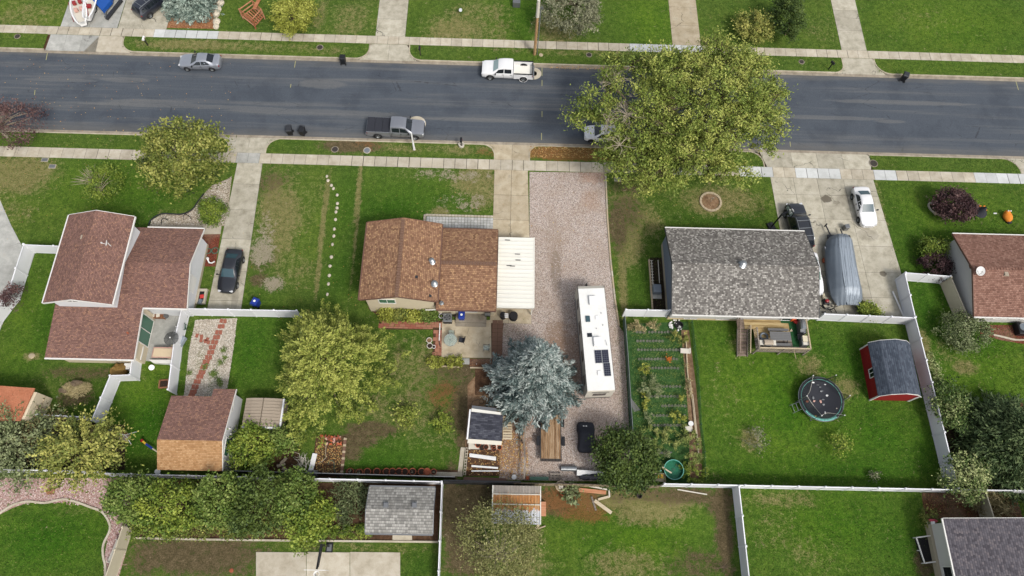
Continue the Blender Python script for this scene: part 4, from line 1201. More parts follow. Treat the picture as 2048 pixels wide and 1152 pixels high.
def vent(T, px, py, z, mat='metal_tan', s=.28, h=.12):
 p = at(px, py, z)
 MB().box(p.x - s, p.x + s, p.y - s, p.y + s, z - .02, z + .03).box(p.x - s * .75, p.x + s * .75, p.y - s * .75, p.y + s * .75, z + .03, z + h).build('roof_vent', mat, T)
def pipe(T, px, py, z, r=.07, h=.5, mat='steel_dark', cap=False):
 p = at(px, py, z)
 m = MB().cone((p.x, p.y, z - .05), (p.x, p.y, z + h), r, r, 10).cone((p.x, p.y, z), (p.x, p.y, z + .12), r * 2.6, r * 1.1, 10)
 if cap: m.cone((p.x, p.y, z + h), (p.x, p.y, z + h + .12), r * 2.0, r * .6, 10)
 m.build('vent_pipe', mat, T)
def dish(T, p, aim=(0, -1, .5), mast=.6, r=.38, name='satellite_dish'):
 a = Vector(aim).normalized()
 q = a.to_track_quat('Z', 'Y').to_matrix()
 c = Vector(p) + Vector((0, 0, mast))
 m = MB()
 prof = [(.001, 0), (r * .5, .03), (r, .1), (r, .12), (r * .5, .05), (.001, .02)]
 vs_, fs = [], []
 n = 18
 for rr, z in prof:
  for j in range(n):
   t = 2 * PI * j / n
   vs_.append(c + q @ Vector((rr * math.cos(t), rr * math.sin(t) * 1.1, z)))
 for i in range(len(prof) - 1):
  for j in range(n): fs.append((i * n + j, i * n + (j + 1) % n, (i + 1) * n + (j + 1) % n, (i + 1) * n + j))
 m.add(vs_, fs)
 D = m.build(name, 'sat_white', T)
 st = MB().tube([Vector(p), Vector(p) + Vector((0, 0, mast * .7)), c - a * .06], .035, 8)
 st.tube([c + q @ Vector((0, -r, .02)), c + a * .45 + q @ Vector((0, -r * .4, 0))], .025, 6)
 st.cbox(c + a * .47 + q @ Vector((0, -r * .3, 0)), (.1, .1, .16))
 o = st.build('dish_arm', 'sat_white', T)
 if T is not None:
  o.parent = D; o.location = (0, 0, 0)
 return D
T = thing('brick_house', 'split-level house with red-brown shingle roofs beside the driveway with the parked black car', 'house', (-35, 24, 0))
T.name = 'split_level_house'
RX = 26.45
roof_slab(T, [(-36.2, RX, 4.15), (-29.28, RX, 4.15), (-29.3, 30.85, 2.78), (-36.2, 30.85, 2.78)], 'shingle_redbrown')
roof_slab(T, [(-41.0, 17.35, 3.0), (-33.0, 17.35, 3.0), (-33.0, 22.16, 3.6), (-28.95, 22.16, 3.6), (-29.28, RX, 4.15), (-36.0, RX, 4.15), (-41.0, RX, 4.15)], 'shingle_redbrown')
prof = [(22.7, 0), (30.4, 0), (30.4, 2.75), (RX, 3.98), (22.7, 3.50)]
vs_ = [(-35.9, y, z) for y, z in prof] + [(-29.86, y, z) for y, z in prof]
MB().add(vs_, [tuple(range(4, -1, -1)), tuple(range(5, 10))] + [(i, (i + 1) % 5, 5 + (i + 1) % 5, 5 + i) for i in range(5)]).build('wall', 'siding_white', T)
MB().prism([(-40.6, 17.8), (-33.5, 17.8), (-33.5, 22.6), (-40.6, 22.6)], 0, 2.84).build('wall', 'siding_cream', T)
MB().box(-33.56, -33.46, 18.2, 22.6, 2.84, 3.0).build('wall', 'siding_cream', T)
MB().box(-41.0, -33.0, 17.22, 17.346, 2.86, 2.99).build('gutter', 'trim_white', T)
MB().box(-32.99, -28.95, 22.03, 22.156, 3.46, 3.59).build('gutter', 'trim_white', T)
MB().box(-34.85, -29.3, 30.854, 30.98, 2.65, 2.77).build('gutter', 'trim_white', T)
MB().slab([(-28.946, 22.16, 3.62), (-28.90, 22.16, 3.62), (-29.23, RX, 4.17), (-29.276, RX, 4.17)], .2).build('rake_board', 'trim_white', T)
MB().slab([(-29.276, RX, 4.17), (-29.23, RX, 4.17), (-29.25, 30.85, 2.80), (-29.296, 30.85, 2.80)], .2).build('rake_board', 'trim_white', T)
MB().slab([(-32.996, 17.35, 3.02), (-32.95, 17.35, 3.02), (-32.95, 22.0, 3.6), (-32.996, 22.0, 3.6)], .2).build('rake_board', 'trim_white', T)
gable_y(T, -41.0, -34.85, 21.75, 30.7, 5.3, 6.32, 'shingle_redbrown', 'siding_white', (.45, .45, .35, .45))
window(T, (-38.6, 22.1, 5.15), '-y', 1.0, .5)
window(T, (-29.85, 25.4, 1.75), '+x', 1.3, .95, 'glass_window')
MB().box(-29.84, -29.78, 24.6, 26.2, 1.14, 2.36).build('window_trim', 'trim_white', T)
window(T, (-33.49, 20.7, 1.35), '+x', 2.6, 2.2, 'glass_green')
MB().box(-33.5, -33.44, 17.9, 19.2, .9, 1.05).build('wall_trim', 'trim_white', T)
for x in (-32.4, -31.3, -30.3):
 window(T, (x, 22.69, 2.2), '-y', .7, .8, 'glass_window', panes=1)
for q in ((167, 475, 5.95), (150, 540, 5.8), (265, 541, 3.9), (349, 541, 3.9)):
 vent(T, *q)
for px, py in ((275, 605), (215, 619)):
 vent(T, px, py, 3.1, 'steel_dark', .24, .22)
pipe(T, 238, 607, 3.2, .08, .35, 'galvanised')
pipe(T, 238, 572, 3.6, .10, .45, 'galvanised', True)
pipe(T, 257, 667, 3.2, .07, .3, 'terracotta')
dish(T, at(222, 492, 5.9), (-.5, -.1, .35), .6, .27)
MB().box(-29.83, -28.95, 23.95, 25.5, 0, .32).build('window_well', 'concrete', T)
MB().box(-29.6, -29.15, 24.3, 25.2, .32, .34).build('window_well_opening', 'dark_void', T)
MB().box(-29.88, -29.82, 23.3, 30.4, 0, .35).build('foundation', 'foundation', T)
T = thing('split_level_house', 'house with brown shingle roofs and a white ribbed carport beside the gravel drive', 'house', (-6, 27, 0))
gable_y(T, -13.13, -5.85, 23.3, 31.45, 3.95, 5.02, 'shingle_brown', 'siding_cream', (.45, .45, .35, .45), gut='trim_brown', rake='trim_brown')
gable_x(T, -6.05, -0.38, 23.05, 31.65, 2.6, 3.86, 'shingle_brown', 'siding_cream', (.0, .15, .45, .45), gut='trim_brown', rake='trim_brown')
rc = MB()
y = 23.35
while y < 31.3:
 rc.cbox((-9.49, y, 5.05), (.36, .22, .05), 0); y += .27
rc.build('ridge_cap', 'brick_dark', T)
rc = MB()
x = -5.7
while x < -.5:
 rc.cbox((x, 27.35, 3.89), (.22, .36, .05), 0); x += .27
rc.build('ridge_cap', 'brick_dark', T)
window(T, (-10.7, 23.64, 2.9), '-y', 1.5, .9, 'glass_green', panes=2)
window(T, (-3.2, 23.49, 1.5), '-y', 1.9, 1.05, 'glass_dark', panes=2)
MB().box(-4.3, -1.3, 22.6, 23.48, 0, .35).box(-4.3, -1.3, 22.25, 22.6, 0, .18).build('back_step', 'concrete_gutter', T)
pipe(T, 864, 524, 3.9 + .25, .13, .45, 'galvanised', True)
pipe(T, 869, 568, 4.2, .13, .35, 'galvanised', True)
vent(T, 833, 554, 4.55, 'steel_dark', .13, .12)
pipe(T, 883, 606, 2.9, .09, .3, 'galvanised')
pipe(T, 860, 592, 4.1, .07, .25, 'steel_dark')
MB().tube([(-5.9, 23.45, 2.55), (-5.9, 23.4, 1.6), (-7.2, 23.4, 1.4)], .05, 6).build('downspout', 'trim_white', T)
CP = MB()
for k in range(17):
 y0 = 23.56 + k * (30.95 - 23.56) / 17
 z = 2.38
 MB().box(-.30, 3.2, y0 + .015, y0 + .43 - .05, z, z + .03).box(-.30, 3.2, y0 + .37, y0 + .425, z, z + .10).build('roof_panel', 'metal_white', T)
MB().box(-.3, 3.19, 23.6, 30.9, 2.30, 2.36).build('carport_deck', 'metal_cream', T)
MB().box(3.201, 3.30, 23.5, 31.0, 2.24, 2.45).build('carport_fascia', 'metal_white', T)
MB().box(-.3, 3.2, 23.44, 23.55, 2.24, 2.45).build('carport_fascia', 'metal_white', T)
for y in (23.7, 26.2, 28.7, 30.7):
 MB().box(3.05, 3.15, y - .05, y + .05, 0, 2.3).build('post', 'metal_white', T)
for px, py in ((1035, 508), (1036, 520), (1018, 531), (1025, 532), (1015, 480)):
 p = at(px, py, 2.5)
 MB().box(p.x - .25, p.x + .25, p.y - .04, p.y + .04, 2.485, 2.5).build('fallen_twig', 'steel_dark', T)
T = thing('rambler_house', 'blue-sided house with a mottled grey shingle roof behind the vegetable garden', 'house', (23, 27, 0))
gable_x(T, 16.35, 30.45, 22.98, 32.22, 2.9, 4.52, 'shingle_grey', 'siding_blue', (.25, .25, .62, .45), rake='steel_dark')
MB().box(16.58, 30.25, 23.35, 23.62, .95, 2.75).build('upper_wall', 'siding_grey', T)
MB().box(16.56, 16.62, 23.6, 31.7, 0, .55).build('foundation', 'foundation', T)
MB().box(16.6, 30.2, 23.54, 23.61, 0, .95).build('foundation', 'stucco_cream', T)
MB().box(16.35, 30.45, 27.5, 27.7, 4.53, 4.56).build('ridge_cap', 'shingle_grey', T)
for x in (18.8, 22.0, 25.4):
 window(T, (x, 23.54, .62), '-y', 1.2, .45, 'glass_dark', panes=2)
pipe(T, 1485, 529, 4.5, .16, .35, 'galvanised', True)
pipe(T, 1494, 571, 3.7, .05, .3, 'steel_dark')
window(T, (28.4, 23.34, 1.9), '-y', 1.8, 1.6, 'glass_dark', panes=2)
T = thing('rambler_house', 'house with a reddish brown shingle roof and a blank pale gable wall at right edge', 'house', (50, 28, 0))
gable_x(T, 45.78, 62.0, 23.6, 32.55, 2.6, 4.08, 'shingle_rust', 'stucco_grey', (.32, .3, .45, .45), gut='trim_white', rake='trim_brown')
rc = MB()
x = 45.9
while x < 61: rc.cbox((x, 28.08, 4.09), (.26, .36, .03)); x += .3
rc.build('ridge_cap', 'shingle_rust', T)
vent(T, 2012, 548, 3.9, 'metal_tan', .24)
dish(T, at(1956, 545, 4.0), (-.1, -.3, 1), .3, .42)
for x in (49.5, 52.2):
 window(T, (x, 24.04, 1.5), '-y', 1.4, .9, 'glass_window', panes=2)
MB().box(45.95, 46.08, 28.3, 28.7, 3.4, 3.8).build('gable_vent', 'trim_brown', T)
T = thing('corner_house', 'house with a dark mauve-grey roof and pale wall in the lower right corner', 'house', (43, 0, 0))
gable_y(T, 38.2, 50.5, -9, 4.92, 3.0, 4.9, 'shingle_mauve', 'stucco_grey', (.35, .35, .3, .3))
MB().box(38.3, 38.54, -9, 4.6, 0, .6).build('foundation', 'foundation', T)
window(T, (38.54, 0.3, 1.6), '-x', 1.6, 1.1, 'glass_dark', panes=2)
T = thing('garden_shed', 'small shed with a terracotta-orange roof half in view at the left edge', 'shed', (-42.5, 14.2, 0))
roof_slab(T, [(-47.6, 11.7, 2.5), (-41.9, 11.7, 2.5), (-41.3, 14.6, 2.7), (-47.6, 14.9, 2.7)], 'shingle_terracotta')
MB().prism([(-47.4, 11.9), (-41.6, 11.9), (-41.2, 14.3), (-47.4, 14.6)], 0, 2.4).build('wall', 'siding_cream', T)
wl = MB()
wl.bar((-41.36, 12.3, .3), (-41.28, 13.2, 1.8), .05, .08).bar((-41.30, 13.2, .3), (-41.28, 13.2, 1.9), .05, .08).bar((-41.46, 12.2, 1.1), (-41.2, 14.2, 1.1), .05, .08)
wl.build('door_brace', 'wood_pale', T)
T = thing('garage', 'white-sided garage with a brown shingle roof, sunlit slope coloured tan, by the back fence', 'garage', (-26.3, 11.2, 0))
x0, x1, xm = -29.05, -23.5, -25.5
roof_slab(T, [(x0, 7.75, 2.6), (x1, 7.75, 2.6), (x1, 10.1, 3.75), (x0, 10.1, 3.75)], 'shingle_brown_sunlit')
roof_slab(T, [(x0, 10.1, 3.75), (x1, 10.1, 3.75), (x1, 14.15, 2.85), (x0, 14.15, 2.85)], 'shingle_redbrown')
roof_slab(T, [(xm, 14.15, 2.85), (x1, 14.15, 2.85), (x1, 14.9, 2.68), (xm, 14.9, 2.68)], 'shingle_redbrown')
prof = [(8.1, 0), (13.8, 0), (13.8, 2.78), (10.1, 3.59), (8.1, 2.62)]
vs_ = [(x0 + .25, y, z) for y, z in prof] + [(x1 - .28, y, z) for y, z in prof]
MB().add(vs_, [tuple(range(4, -1, -1)), tuple(range(5, 10))] + [(i, (i + 1) % 5, 5 + (i + 1) % 5, 5 + i) for i in range(5)]).build('wall', 'siding_white', T)
MB().box(xm + .1, x1 - .28, 13.8, 14.6, 0, 2.6).build('wall', 'siding_white', T)
window(T, (-23.78, 9.9, 1.75), '+x', 1.5, .95, 'glass_green', panes=2)
window(T, (-23.78, 13.4, 2.1), '+x', .7, .2, 'glass_dark', panes=1)
MB().slab([(x1 + .004, 7.75, 2.62), (x1 + .05, 7.75, 2.62), (x1 + .05, 10.1, 3.77), (x1 + .004, 10.1, 3.77)], .2).build('rake_board', 'trim_white', T)
MB().slab([(x1 + .004, 10.1, 3.77), (x1 + .05, 10.1, 3.77), (x1 + .05, 14.9, 2.70), (x1 + .004, 14.9, 2.70)], .2).build('rake_board', 'trim_white', T)
MB().cbox((-23.72, 11.5, 1.9), (.12, .12, .2)).build('wall_lamp', 'trim_white', T)
MB().cbox((-23.72, 11.1, 1.5), (.12, .12, .14)).build('wall_lamp', 'trim_white', T)
T = thing('plastic_shed', 'tan plastic shed with a ribbed arched roof between the garage and the big tree', 'shed', (-21.1, 13, 0))
for i in range(2):
 for k in range(9):
  y0, y1 = 11.75 + k * .285, 11.75 + (k + 1) * .285 - .03
  pr = [(-22.75, 1.88), (-22.1, 2.05), (-21.15, 2.13)] if i == 0 else [(-21.05, 2.13), (-20.1, 2.05), (-19.45, 1.88)]
  mb = MB()
  for (xa, za), (xb, zb) in zip(pr, pr[1:]):
   mb.slab([(xa, y0, za), (xb, y0, zb), (xb, y1, zb), (xa, y1, za)], .05)
  mb.build('roof_panel', 'metal_tan', T)
MB().box(-22.72, -19.48, 11.7, 14.3, 0, 1.85).build('wall', 'metal_tan', T)
MB().box(-22.76, -19.44, 11.58, 11.74, 1.68, 1.92).box(-19.44, -19.3, 11.58, 14.3, 1.65, 1.88).build('fascia', 'vinyl_white', T)
T = thing('garden_shed', 'shed with a light grey shingle roof and two ridge vents below the middle back fence', 'shed', (-8, 4.9, 0))
gable_x(T, -10.85, -5.2, 2.95, 6.72, 2.25, 2.95, 'shingle_lightgrey', 'siding_grey', (.2, .2, .2, .2), gut='metal_grey', rake='metal_grey')
for px in (772, 829):
 vent(T, px, 1010, 2.9, 'metal_grey', .22, .16)
sheet('shed_ramp', [(785, 1067), (824, 1067), (824, 1080), (785, 1080)], .06, 'concrete', thick=.08)
T = thing('metal_shed', 'old shed with a rusty and white ribbed metal roof against the wooden fence', 'shed', (1.8, 5.5, 0))
rows = [(7.05, 6.34), (6.34, 5.50), (5.50, 4.66), (4.66, 3.92)]
for j, (ya, yb) in enumerate(rows):
 for k in range(16):
  xa = -.25 + k * 4.15 / 16
  z = 2.0 + .02 * (3 - j)
  MB().slab([(xa + .01, yb - .03, z), (xa + .20, yb - .03, z), (xa + .20, ya, z + .03), (xa + .01, ya, z + .03)], .03).slab([(xa + .2, yb - .03, z + .045), (xa + .25, yb - .03, z + .045), (xa + .25, ya, z + .075), (xa + .2, ya, z + .075)], .06).build('roof_sheet', 'rust_roof', T)
for yb in (6.34, 5.50):
 MB().box(-.25, 3.9, yb - .05, yb + .03, 2.10, 2.16).build('roof_batten', 'off_white', T)
MB().box(-.15, 3.8, 4.05, 6.95, 0, 1.93).build('wall', 'metal_grey', T)
MB().box(-.28, -.2, 3.9, 7.05, 1.95, 2.12).box(3.86, 3.94, 3.9, 7.05, 1.95, 2.12).build('fascia', 'metal_white', T)
T = thing('lean_to_shed', 'small shed with a dark slate-blue roof and white edge boards beside the blue spruce', 'shed', (-1.1, 12.2, 0))
roof_slab(T, [(-2.5, 11.0, 2.2), (.47, 10.85, 2.2), (.5, 13.1, 2.45), (-2.35, 13.35, 2.45)], 'shingle_dark', .1)
MB().bar((-2.62, 10.95, 2.1), (-2.45, 13.6, 2.3), .14, .12).build('fascia', 'vinyl_white', T)
MB().slab([(-2.6, 10.62, 2.1), (.42, 10.5, 2.1), (.46, 10.83, 2.2), (-2.55, 10.98, 2.2)], .06).build('eave_board', 'off_white', T)
MB().slab([(-2.35, 13.37, 2.46), (.3, 13.13, 2.46), (.3, 13.36, 2.44), (-2.33, 13.66, 2.44)], .05).build('eave_board', 'metal_white', T)
MB().slab([(-2.33, 13.68, 2.40), (-.1, 13.45, 2.40), (-.1, 13.75, 2.35), (-2.3, 13.95, 2.35)], .05).build('eave_board', 'metal_grey', T)
MB().prism([(-2.5, 11.1), (.35, 11.0), (.35, 13.0), (-2.3, 13.3)], 0, 2.08).build('wall', 'off_white', T)
for i in range(5):
 MB().bar((-2.80 + i * .02, 11.2 + i * .42, .9), (-2.72 + i * .02, 11.5 + i * .42, 1.9), .05, .12).build('lattice_board', 'wood_grey', T)
T = thing('barn_shed', 'red gambrel-roofed barn shed with slate roof against the right back-garden fence', 'shed', (37.3, 18.2, 0))
gp = [(35.25, 1.95), (36.0, 2.72), (37.3, 3.12), (38.55, 2.72), (39.3, 1.95)]
ya, yb = 15.72, 20.9
for i in range(4):
 (xa, za), (xb, zb) = gp[i], gp[i + 1]
 roof_slab(T, [(xa, ya, za), (xb, ya, zb), (xb, yb, zb), (xa, yb, za)], 'shingle_slate', .08)
wp = [(35.42, 0), (39.15, 0), (39.15, 1.92), (38.5, 2.62), (37.3, 3.0), (36.05, 2.62), (35.42, 1.92)]
n = len(wp)
vs_ = [(x, ya + .08, z) for x, z in wp] + [(x, yb - .08, z) for x, z in wp]
MB().add(vs_, [tuple(range(n)), tuple(range(2 * n - 1, n - 1, -1))] + [((i + 1) % n, i, n + i, n + (i + 1) % n) for i in range(n)]).build('wall', 'barn_red', T)
for yy in (ya - .045, yb + .004):
 for i in range(4):
  (xa, za), (xb, zb) = gp[i], gp[i + 1]
  MB().slab([(xa, yy, za + .02), (xb, yy, zb + .02), (xb, yy + .04, zb + .02), (xa, yy + .04, za + .02)], .13).build('trim_board', 'trim_white', T)
for y in (ya + .06, yb - .06):
 MB().box(35.36, 35.415, y - .06, y + .06, 0, 1.85).box(39.16, 39.22, y - .06, y + .06, 0, 1.85).build('corner_trim', 'trim_white', T)
MB().box(35.42, 35.54, ya + .02, ya + .075, 0, 1.9).build('corner_trim', 'trim_white', T)
MB().box(39.03, 39.15, ya + .02, ya + .075, 0, 1.9).build('corner_trim', 'trim_white', T)
window(T, (35.41, 18.1, 1.35), '-x', .75, .75, 'glass_dark', panes=2)
# ------------------------------------------------------------ fences
def vinyl_fence(label, pts, h=1.83, mat='vinyl_white', step=2.4, px=True, group=None, posts_cap=True, rails=True, cat='fence'):
 P = [at(*p) if px else Vector((p[0], p[1], 0)) for p in pts]
 c = P[0].lerp(P[-1], .5)
 T = thing('vinyl_fence', label, cat, (c.x, c.y, 0), 0, group)
 for a, b in zip(P, P[1:]):
  L = (b - a).length
  k = max(1, round(L / step))
  d = (b - a).normalized()
  for j in range(k):
   p, q = a.lerp(b, j / k) + d * .065, a.lerp(b, (j + 1) / k) - d * .065
   MB().bar((p.x, p.y, h / 2 + .0), (q.x, q.y, h / 2), .04, h - .2).build('panel', mat, T)
   MB().bar((p.x, p.y, h - .07), (q.x, q.y, h - .07), .09, .12).build('rail', mat, T)
   MB().bar((p.x, p.y, .10), (q.x, q.y, .10), .07, .14).build('rail', mat, T)
 done = []
 for i, (a, b) in enumerate(zip(P, P[1:])):
  L = (b - a).length
  k = max(1, round(L / step))
  for j in range(k + (1 if i == len(P) - 2 else 0)):
   p = a.lerp(b, j / k)
   MB().box(p.x - .065, p.x + .065, p.y - .065, p.y + .065, 0, h + .06).build('post', mat, T)
   MB().box(p.x - .085, p.x + .085, p.y - .085, p.y + .085, h + .06, h + .09).add([(p.x - .085, p.y - .085, h + .09), (p.x + .085, p.y - .085, h + .09), (p.x + .085, p.y + .085, h + .09), (p.x - .085, p.y + .085, h + .09), (p.x, p.y, h + .15)], [(0, 1, 4), (1, 2, 4), (2, 3, 4), (3, 0, 4)]).build('post_cap', mat, T)
 return T
vf = vinyl_fence
vf('white vinyl fence running along the back of the right garden below the trampoline', [(14.8, 7.48), (40.9, 7.45)], px=False)
vf('white vinyl fence along the foot of the dark conifer at lower right', [(40.9, 7.45), (48.4, 7.5)], px=False)
vf('tall white vinyl fence beside the red barn shed', [(40.45, 28.3), (40.5, 23.7), (40.75, 15), (40.9, 7.6)], px=False)
vf('white vinyl fence closing the wide driveway behind the covered boat', [(31.6, 23.8), (40.35, 23.62)], px=False)
vf('short white vinyl fence joining the pale gable wall at right', [(40.5, 28.42), (45.0, 28.15)], px=False)
vf('weathered tan vinyl fence leaning close to the pale gable wall', [(45.05, 28.05), (45.75, 23.8)], px=False, mat='vinyl_tan', step=4.5)
vf('white vinyl fence linking the left house patio to the big yellow-green tree', [(-30.25, 22.8), (-19.4, 22.85)], px=False)
vf('white vinyl fence between the left house patio and the stepping stones', [(-30.3, 22.7), (-30.35, 19.6), (-29.95, 14.95)], px=False)
vf('white vinyl fence stepping down the slope left of the swing seat', [(-33.85, 18.2), (-33.65, 16.2), (-35.4, 16.1), (-36.05, 12.0)], px=False, h=1.9)
vf('low white vinyl fence behind the straw-coloured grass clump at left', [(-43.3, 12.55), (-37.0, 12.35)], px=False, h=1.5, step=2.0)
vf('white vinyl fence down the far left side with brown creeper stains', [(-47.0, 29.15), (-47.0, 24.0), (-48.0, 21.5), (-47.9, 15.8)], px=False)
vf('short white vinyl fence from the left house to the far left corner', [(-46.9, 29.1), (-41.2, 29.0)], px=False)
vf('white vinyl fence along the back at far left above the pink gravel', [(-60.0, 7.6), (-34.2, 7.6)], px=False)
vf('narrow white vinyl fence behind the row of bushy trees and grey shed', [(-34.0, 7.45), (-4.72, 7.3)], px=False, h=1.75)
vf('white fence running down beside the light grey shed', [(-4.72, 7.2), (-4.6, 0.1), (-4.5, -4.5)], px=False, h=1.5)
vf('white vinyl fence with grey-toned panels in the bottom centre-right', [(21.38, 7.4), (21.40, 0.0), (21.4, -4.9)], px=False)
vf('tan vinyl fence panels beside the curved gravel bed at lower left', [(-31.3, 3.1), (-31.5, 1.3), (-31.8, -.9), (-32, -3)], px=False, mat='vinyl_tan', step=2.0)
vf('white vinyl fence at the right edge above the mauve-roofed house', [(43.3, 7.4), (43.5, 5.0)], px=False, mat='vinyl_tan')
vf('white vinyl fence beside the grey house wall at the top of the garden', [(12.2, 23.75), (16.5, 23.8)], px=False)
T = thing('screen_fence', 'dark wire screen standing just inside the middle back fence', 'fence', (-14, 7.7, 0))
for k in range(11):
 a = -25 + k * 1.95
 MB().bar((a, 7.95 - k * .015, .7), (a + 1.9, 7.93 - k * .015, .7), .03, 1.4).build('panel', 'black_metal', T)
 MB().bar((a, 7.95 - k * .015, 1.42), (a + 1.9, 7.93 - k * .015, 1.42), .06, .05).build('rail', 'metal_grey', T)
T = thing('wooden_fence', 'old grey wooden fence behind the gravel drive above the rusty shed', 'fence', (4, 7.4, 0))
x = -4.55
i = 0
while x < 14.6:
 dark = x < 3.2
 h = 1.62 + random.uniform(-.05, .05)
 w = .145 if not dark else .21
 MB().cbox((x, 7.32 + random.uniform(-.01, .01), h / 2), (w - .015, .025, h), 0, random.uniform(-.015, .015)).build('plank', 'steel_dark' if dark and x < 1.5 else 'wood_picket', T)
 x += w + (.006 if dark else .012)
 i += 1
MB().box(-4.55, 14.6, 7.36, 7.42, 1.25, 1.35).box(-4.55, 14.6, 7.36, 7.42, .35, .45).build('rail', 'wood_grey', T)
MB().box(-4.6, 2.2, 7.38, 7.5, 1.48, 1.58).build('rail', 'black_metal', T)
T = thing('mesh_fence', 'green mesh fence between the gravel drive and the vegetable garden', 'fence', (12.3, 17, 0))
P = [Vector((12.2, 23.4, 0)), Vector((12.3, 19.5, 0)), Vector((12.35, 15.5, 0)), Vector((12.4, 11.3, 0))]
for a, b in zip(P, P[1:]):
 for j in range(2):
  p, q = a.lerp(b, j / 2), a.lerp(b, (j + 1) / 2 - .01)
  MB().bar((p.x, p.y, .6), (q.x, q.y, .6), .02, 1.2).build('mesh_panel', 'mesh_green', T)
  MB().cone((p.x, p.y, 0), (p.x, p.y, 1.3), .03, .03, 6).build('post', 'galvanised', T)
  MB().bar((p.x, p.y, 1.22), (q.x, q.y, 1.22), .04, .03).build('rail', 'galvanised', T)
T = thing('mesh_fence', 'slack green netting along the lawn side of the vegetable garden', 'fence', (18.9, 15, 0))
P = [Vector((18.9, 23.2, 0)), Vector((18.95, 20.6, 0)), Vector((19.05, 18.4, 0)), Vector((18.95, 15.5, 0)), Vector((18.85, 13.0, 0)), Vector((18.95, 10.5, 0)), Vector((18.8, 8.0, 0))]
for a, b in zip(P, P[1:]):
 MB().bar((a.x, a.y, .45), (b.x, b.y, .45), .015, .9).build('mesh_panel', 'net_green', T)
 MB().cone((a.x, a.y, 0), (a.x, a.y, 1.0), .02, .02, 6).build('post', 'mesh_green', T)
for pts in ([(1371, 675), (1374, 745), (1380, 790)], [(1379, 760), (1385, 810), (1391, 875)], [(1384, 790), (1394, 880), (1397, 925)]):
 P = [at(*p) for p in pts]
 m = MB()
 for a, b in zip(P, P[1:]): m.bar((a.x, a.y, .12), (b.x, b.y, .12), .1, .22)
 tag(m.build('garden_board', 'wood_pale'), {675: 'upper grey edging board along the vegetable garden path', 760: 'middle edging board along the vegetable garden path', 790: 'lower edging board along the vegetable garden path'}[pts[0][1]], 'board')
T = thing('timber_rail', 'long weathered grey pole fence line running down from the blue spruce', 'fence', (0.9, 10, 0))
P = [at(1050, 850, .9), at(1050, 875, .9), at(1048, 884, .9), at(1050, 915, .9), at(1048, 958, .9)]
for a, b in zip(P, P[1:]): MB().bar(a, b, .14, .16).build('rail', 'wood_greyy', T)
for p in (P[0], P[2], P[4]): MB().cone((p.x, p.y, 0), (p.x, p.y, .85), .07, .07, 8).build('post', 'wood_greyy', T)
# ------------------------------------------------------------ vehicles
def wheel_set(T, xs, y, r, w=.22, rim='galvanised', proud=.02):
 for x in xs:
  for s_ in (-1, 1):
   yo = s_ * (y + proud)
   yi = yo - s_ * w
   W_ = MB().lathe((0, 0, 0), [(r * .62, -w / 2), (r * .95, -w / 2), (r, -w * .3), (r, w * .3), (r * .95, w / 2), (r * .62, w / 2)], 18)
   q = Matrix.Rotation(PI / 2 * -s_, 4, 'X')
   M = Matrix.Translation(((x), (yo + yi) / 2, r)) @ q
   W_.v = [tuple(M @ Vector(v)) for v in W_.v]
   wo_ = W_.build('wheel', 'rubber', T, True, True)
   rm = MB().lathe((0, 0, 0), [(r * .64, w / 2 - .03), (r * .58, w / 2 - .005), (r * .5, w / 2 - .05), (r * .18, w / 2 - .03), (.001, w / 2 - .02)], 16)
   for k in range(5):
    a = 2 * PI * k / 5
    rm.bar((0, 0, w / 2 - .02), (r * .58 * math.cos(a), r * .58 * math.sin(a), w / 2 - .015), .06, .03)
   rm.v = [tuple(M @ Vector(v)) for v in rm.v]
   ro = rm.build('rim', rim, None, True, False)
   ro.parent = wo_
def body_fn(st):
 xs = [s_[0] for s_ in st]
 def f(x, k):
  if x >= xs[0]: return st[0][k]
  if x <= xs[-1]: return st[-1][k]
  for a, b in zip(st, st[1:]):
   if b[0] <= x <= a[0]:
    t = (a[0] - x) / (a[0] - b[0])
    return a[k] + (b[k] - a[k]) * t
 return f
def car_body(T, st, paint, name='body'):
 f = body_fn(st)
 xs = []
 for a, b in zip(st, st[1:]):
  n = max(1, int((a[0] - b[0]) / .22))
  xs += [a[0] + (b[0] - a[0]) * i / n for i in range(n)]
 xs.append(st[-1][0])
 rows = []
 for x in xs:
  w, zb, zt, wt, zs = (f(x, k) for k in (1, 2, 3, 4, 5))
  half = [(w * .88, zs), (w * .97, zs + .10), (w, (zs + zb) * .5 + .05), (w * .985, zb - .06), (w * .955, zb), (wt * 1.0, zt - (.02 if zt - zb > .1 else 0)), (wt * .9, zt + .012), (wt * .5, zt + .035), (0, zt + .045)]
  rows.append([(x, -y, z) for y, z in half] + [(x, y, z) for y, z in half[-2::-1]])
 m = MB()
 n = len(rows[0])
 vs_ = [p for r in rows for p in r]
 fs = []
 for i in range(len(rows) - 1):
  for j in range(n - 1):
   a = i * n + j
   fs.append((a, a + n, a + n + 1, a + 1))
 fs.append(tuple(range(n)))
 fs.append(tuple((len(rows) - 1) * n + j for j in range(n - 1, -1, -1)))
 m.add(vs_, fs)
 o = m.build(name, paint, T, True, True)
 md = o.modifiers.new('edges', 'EDGE_SPLIT')
 md.split_angle = math.radians(38)
 return f
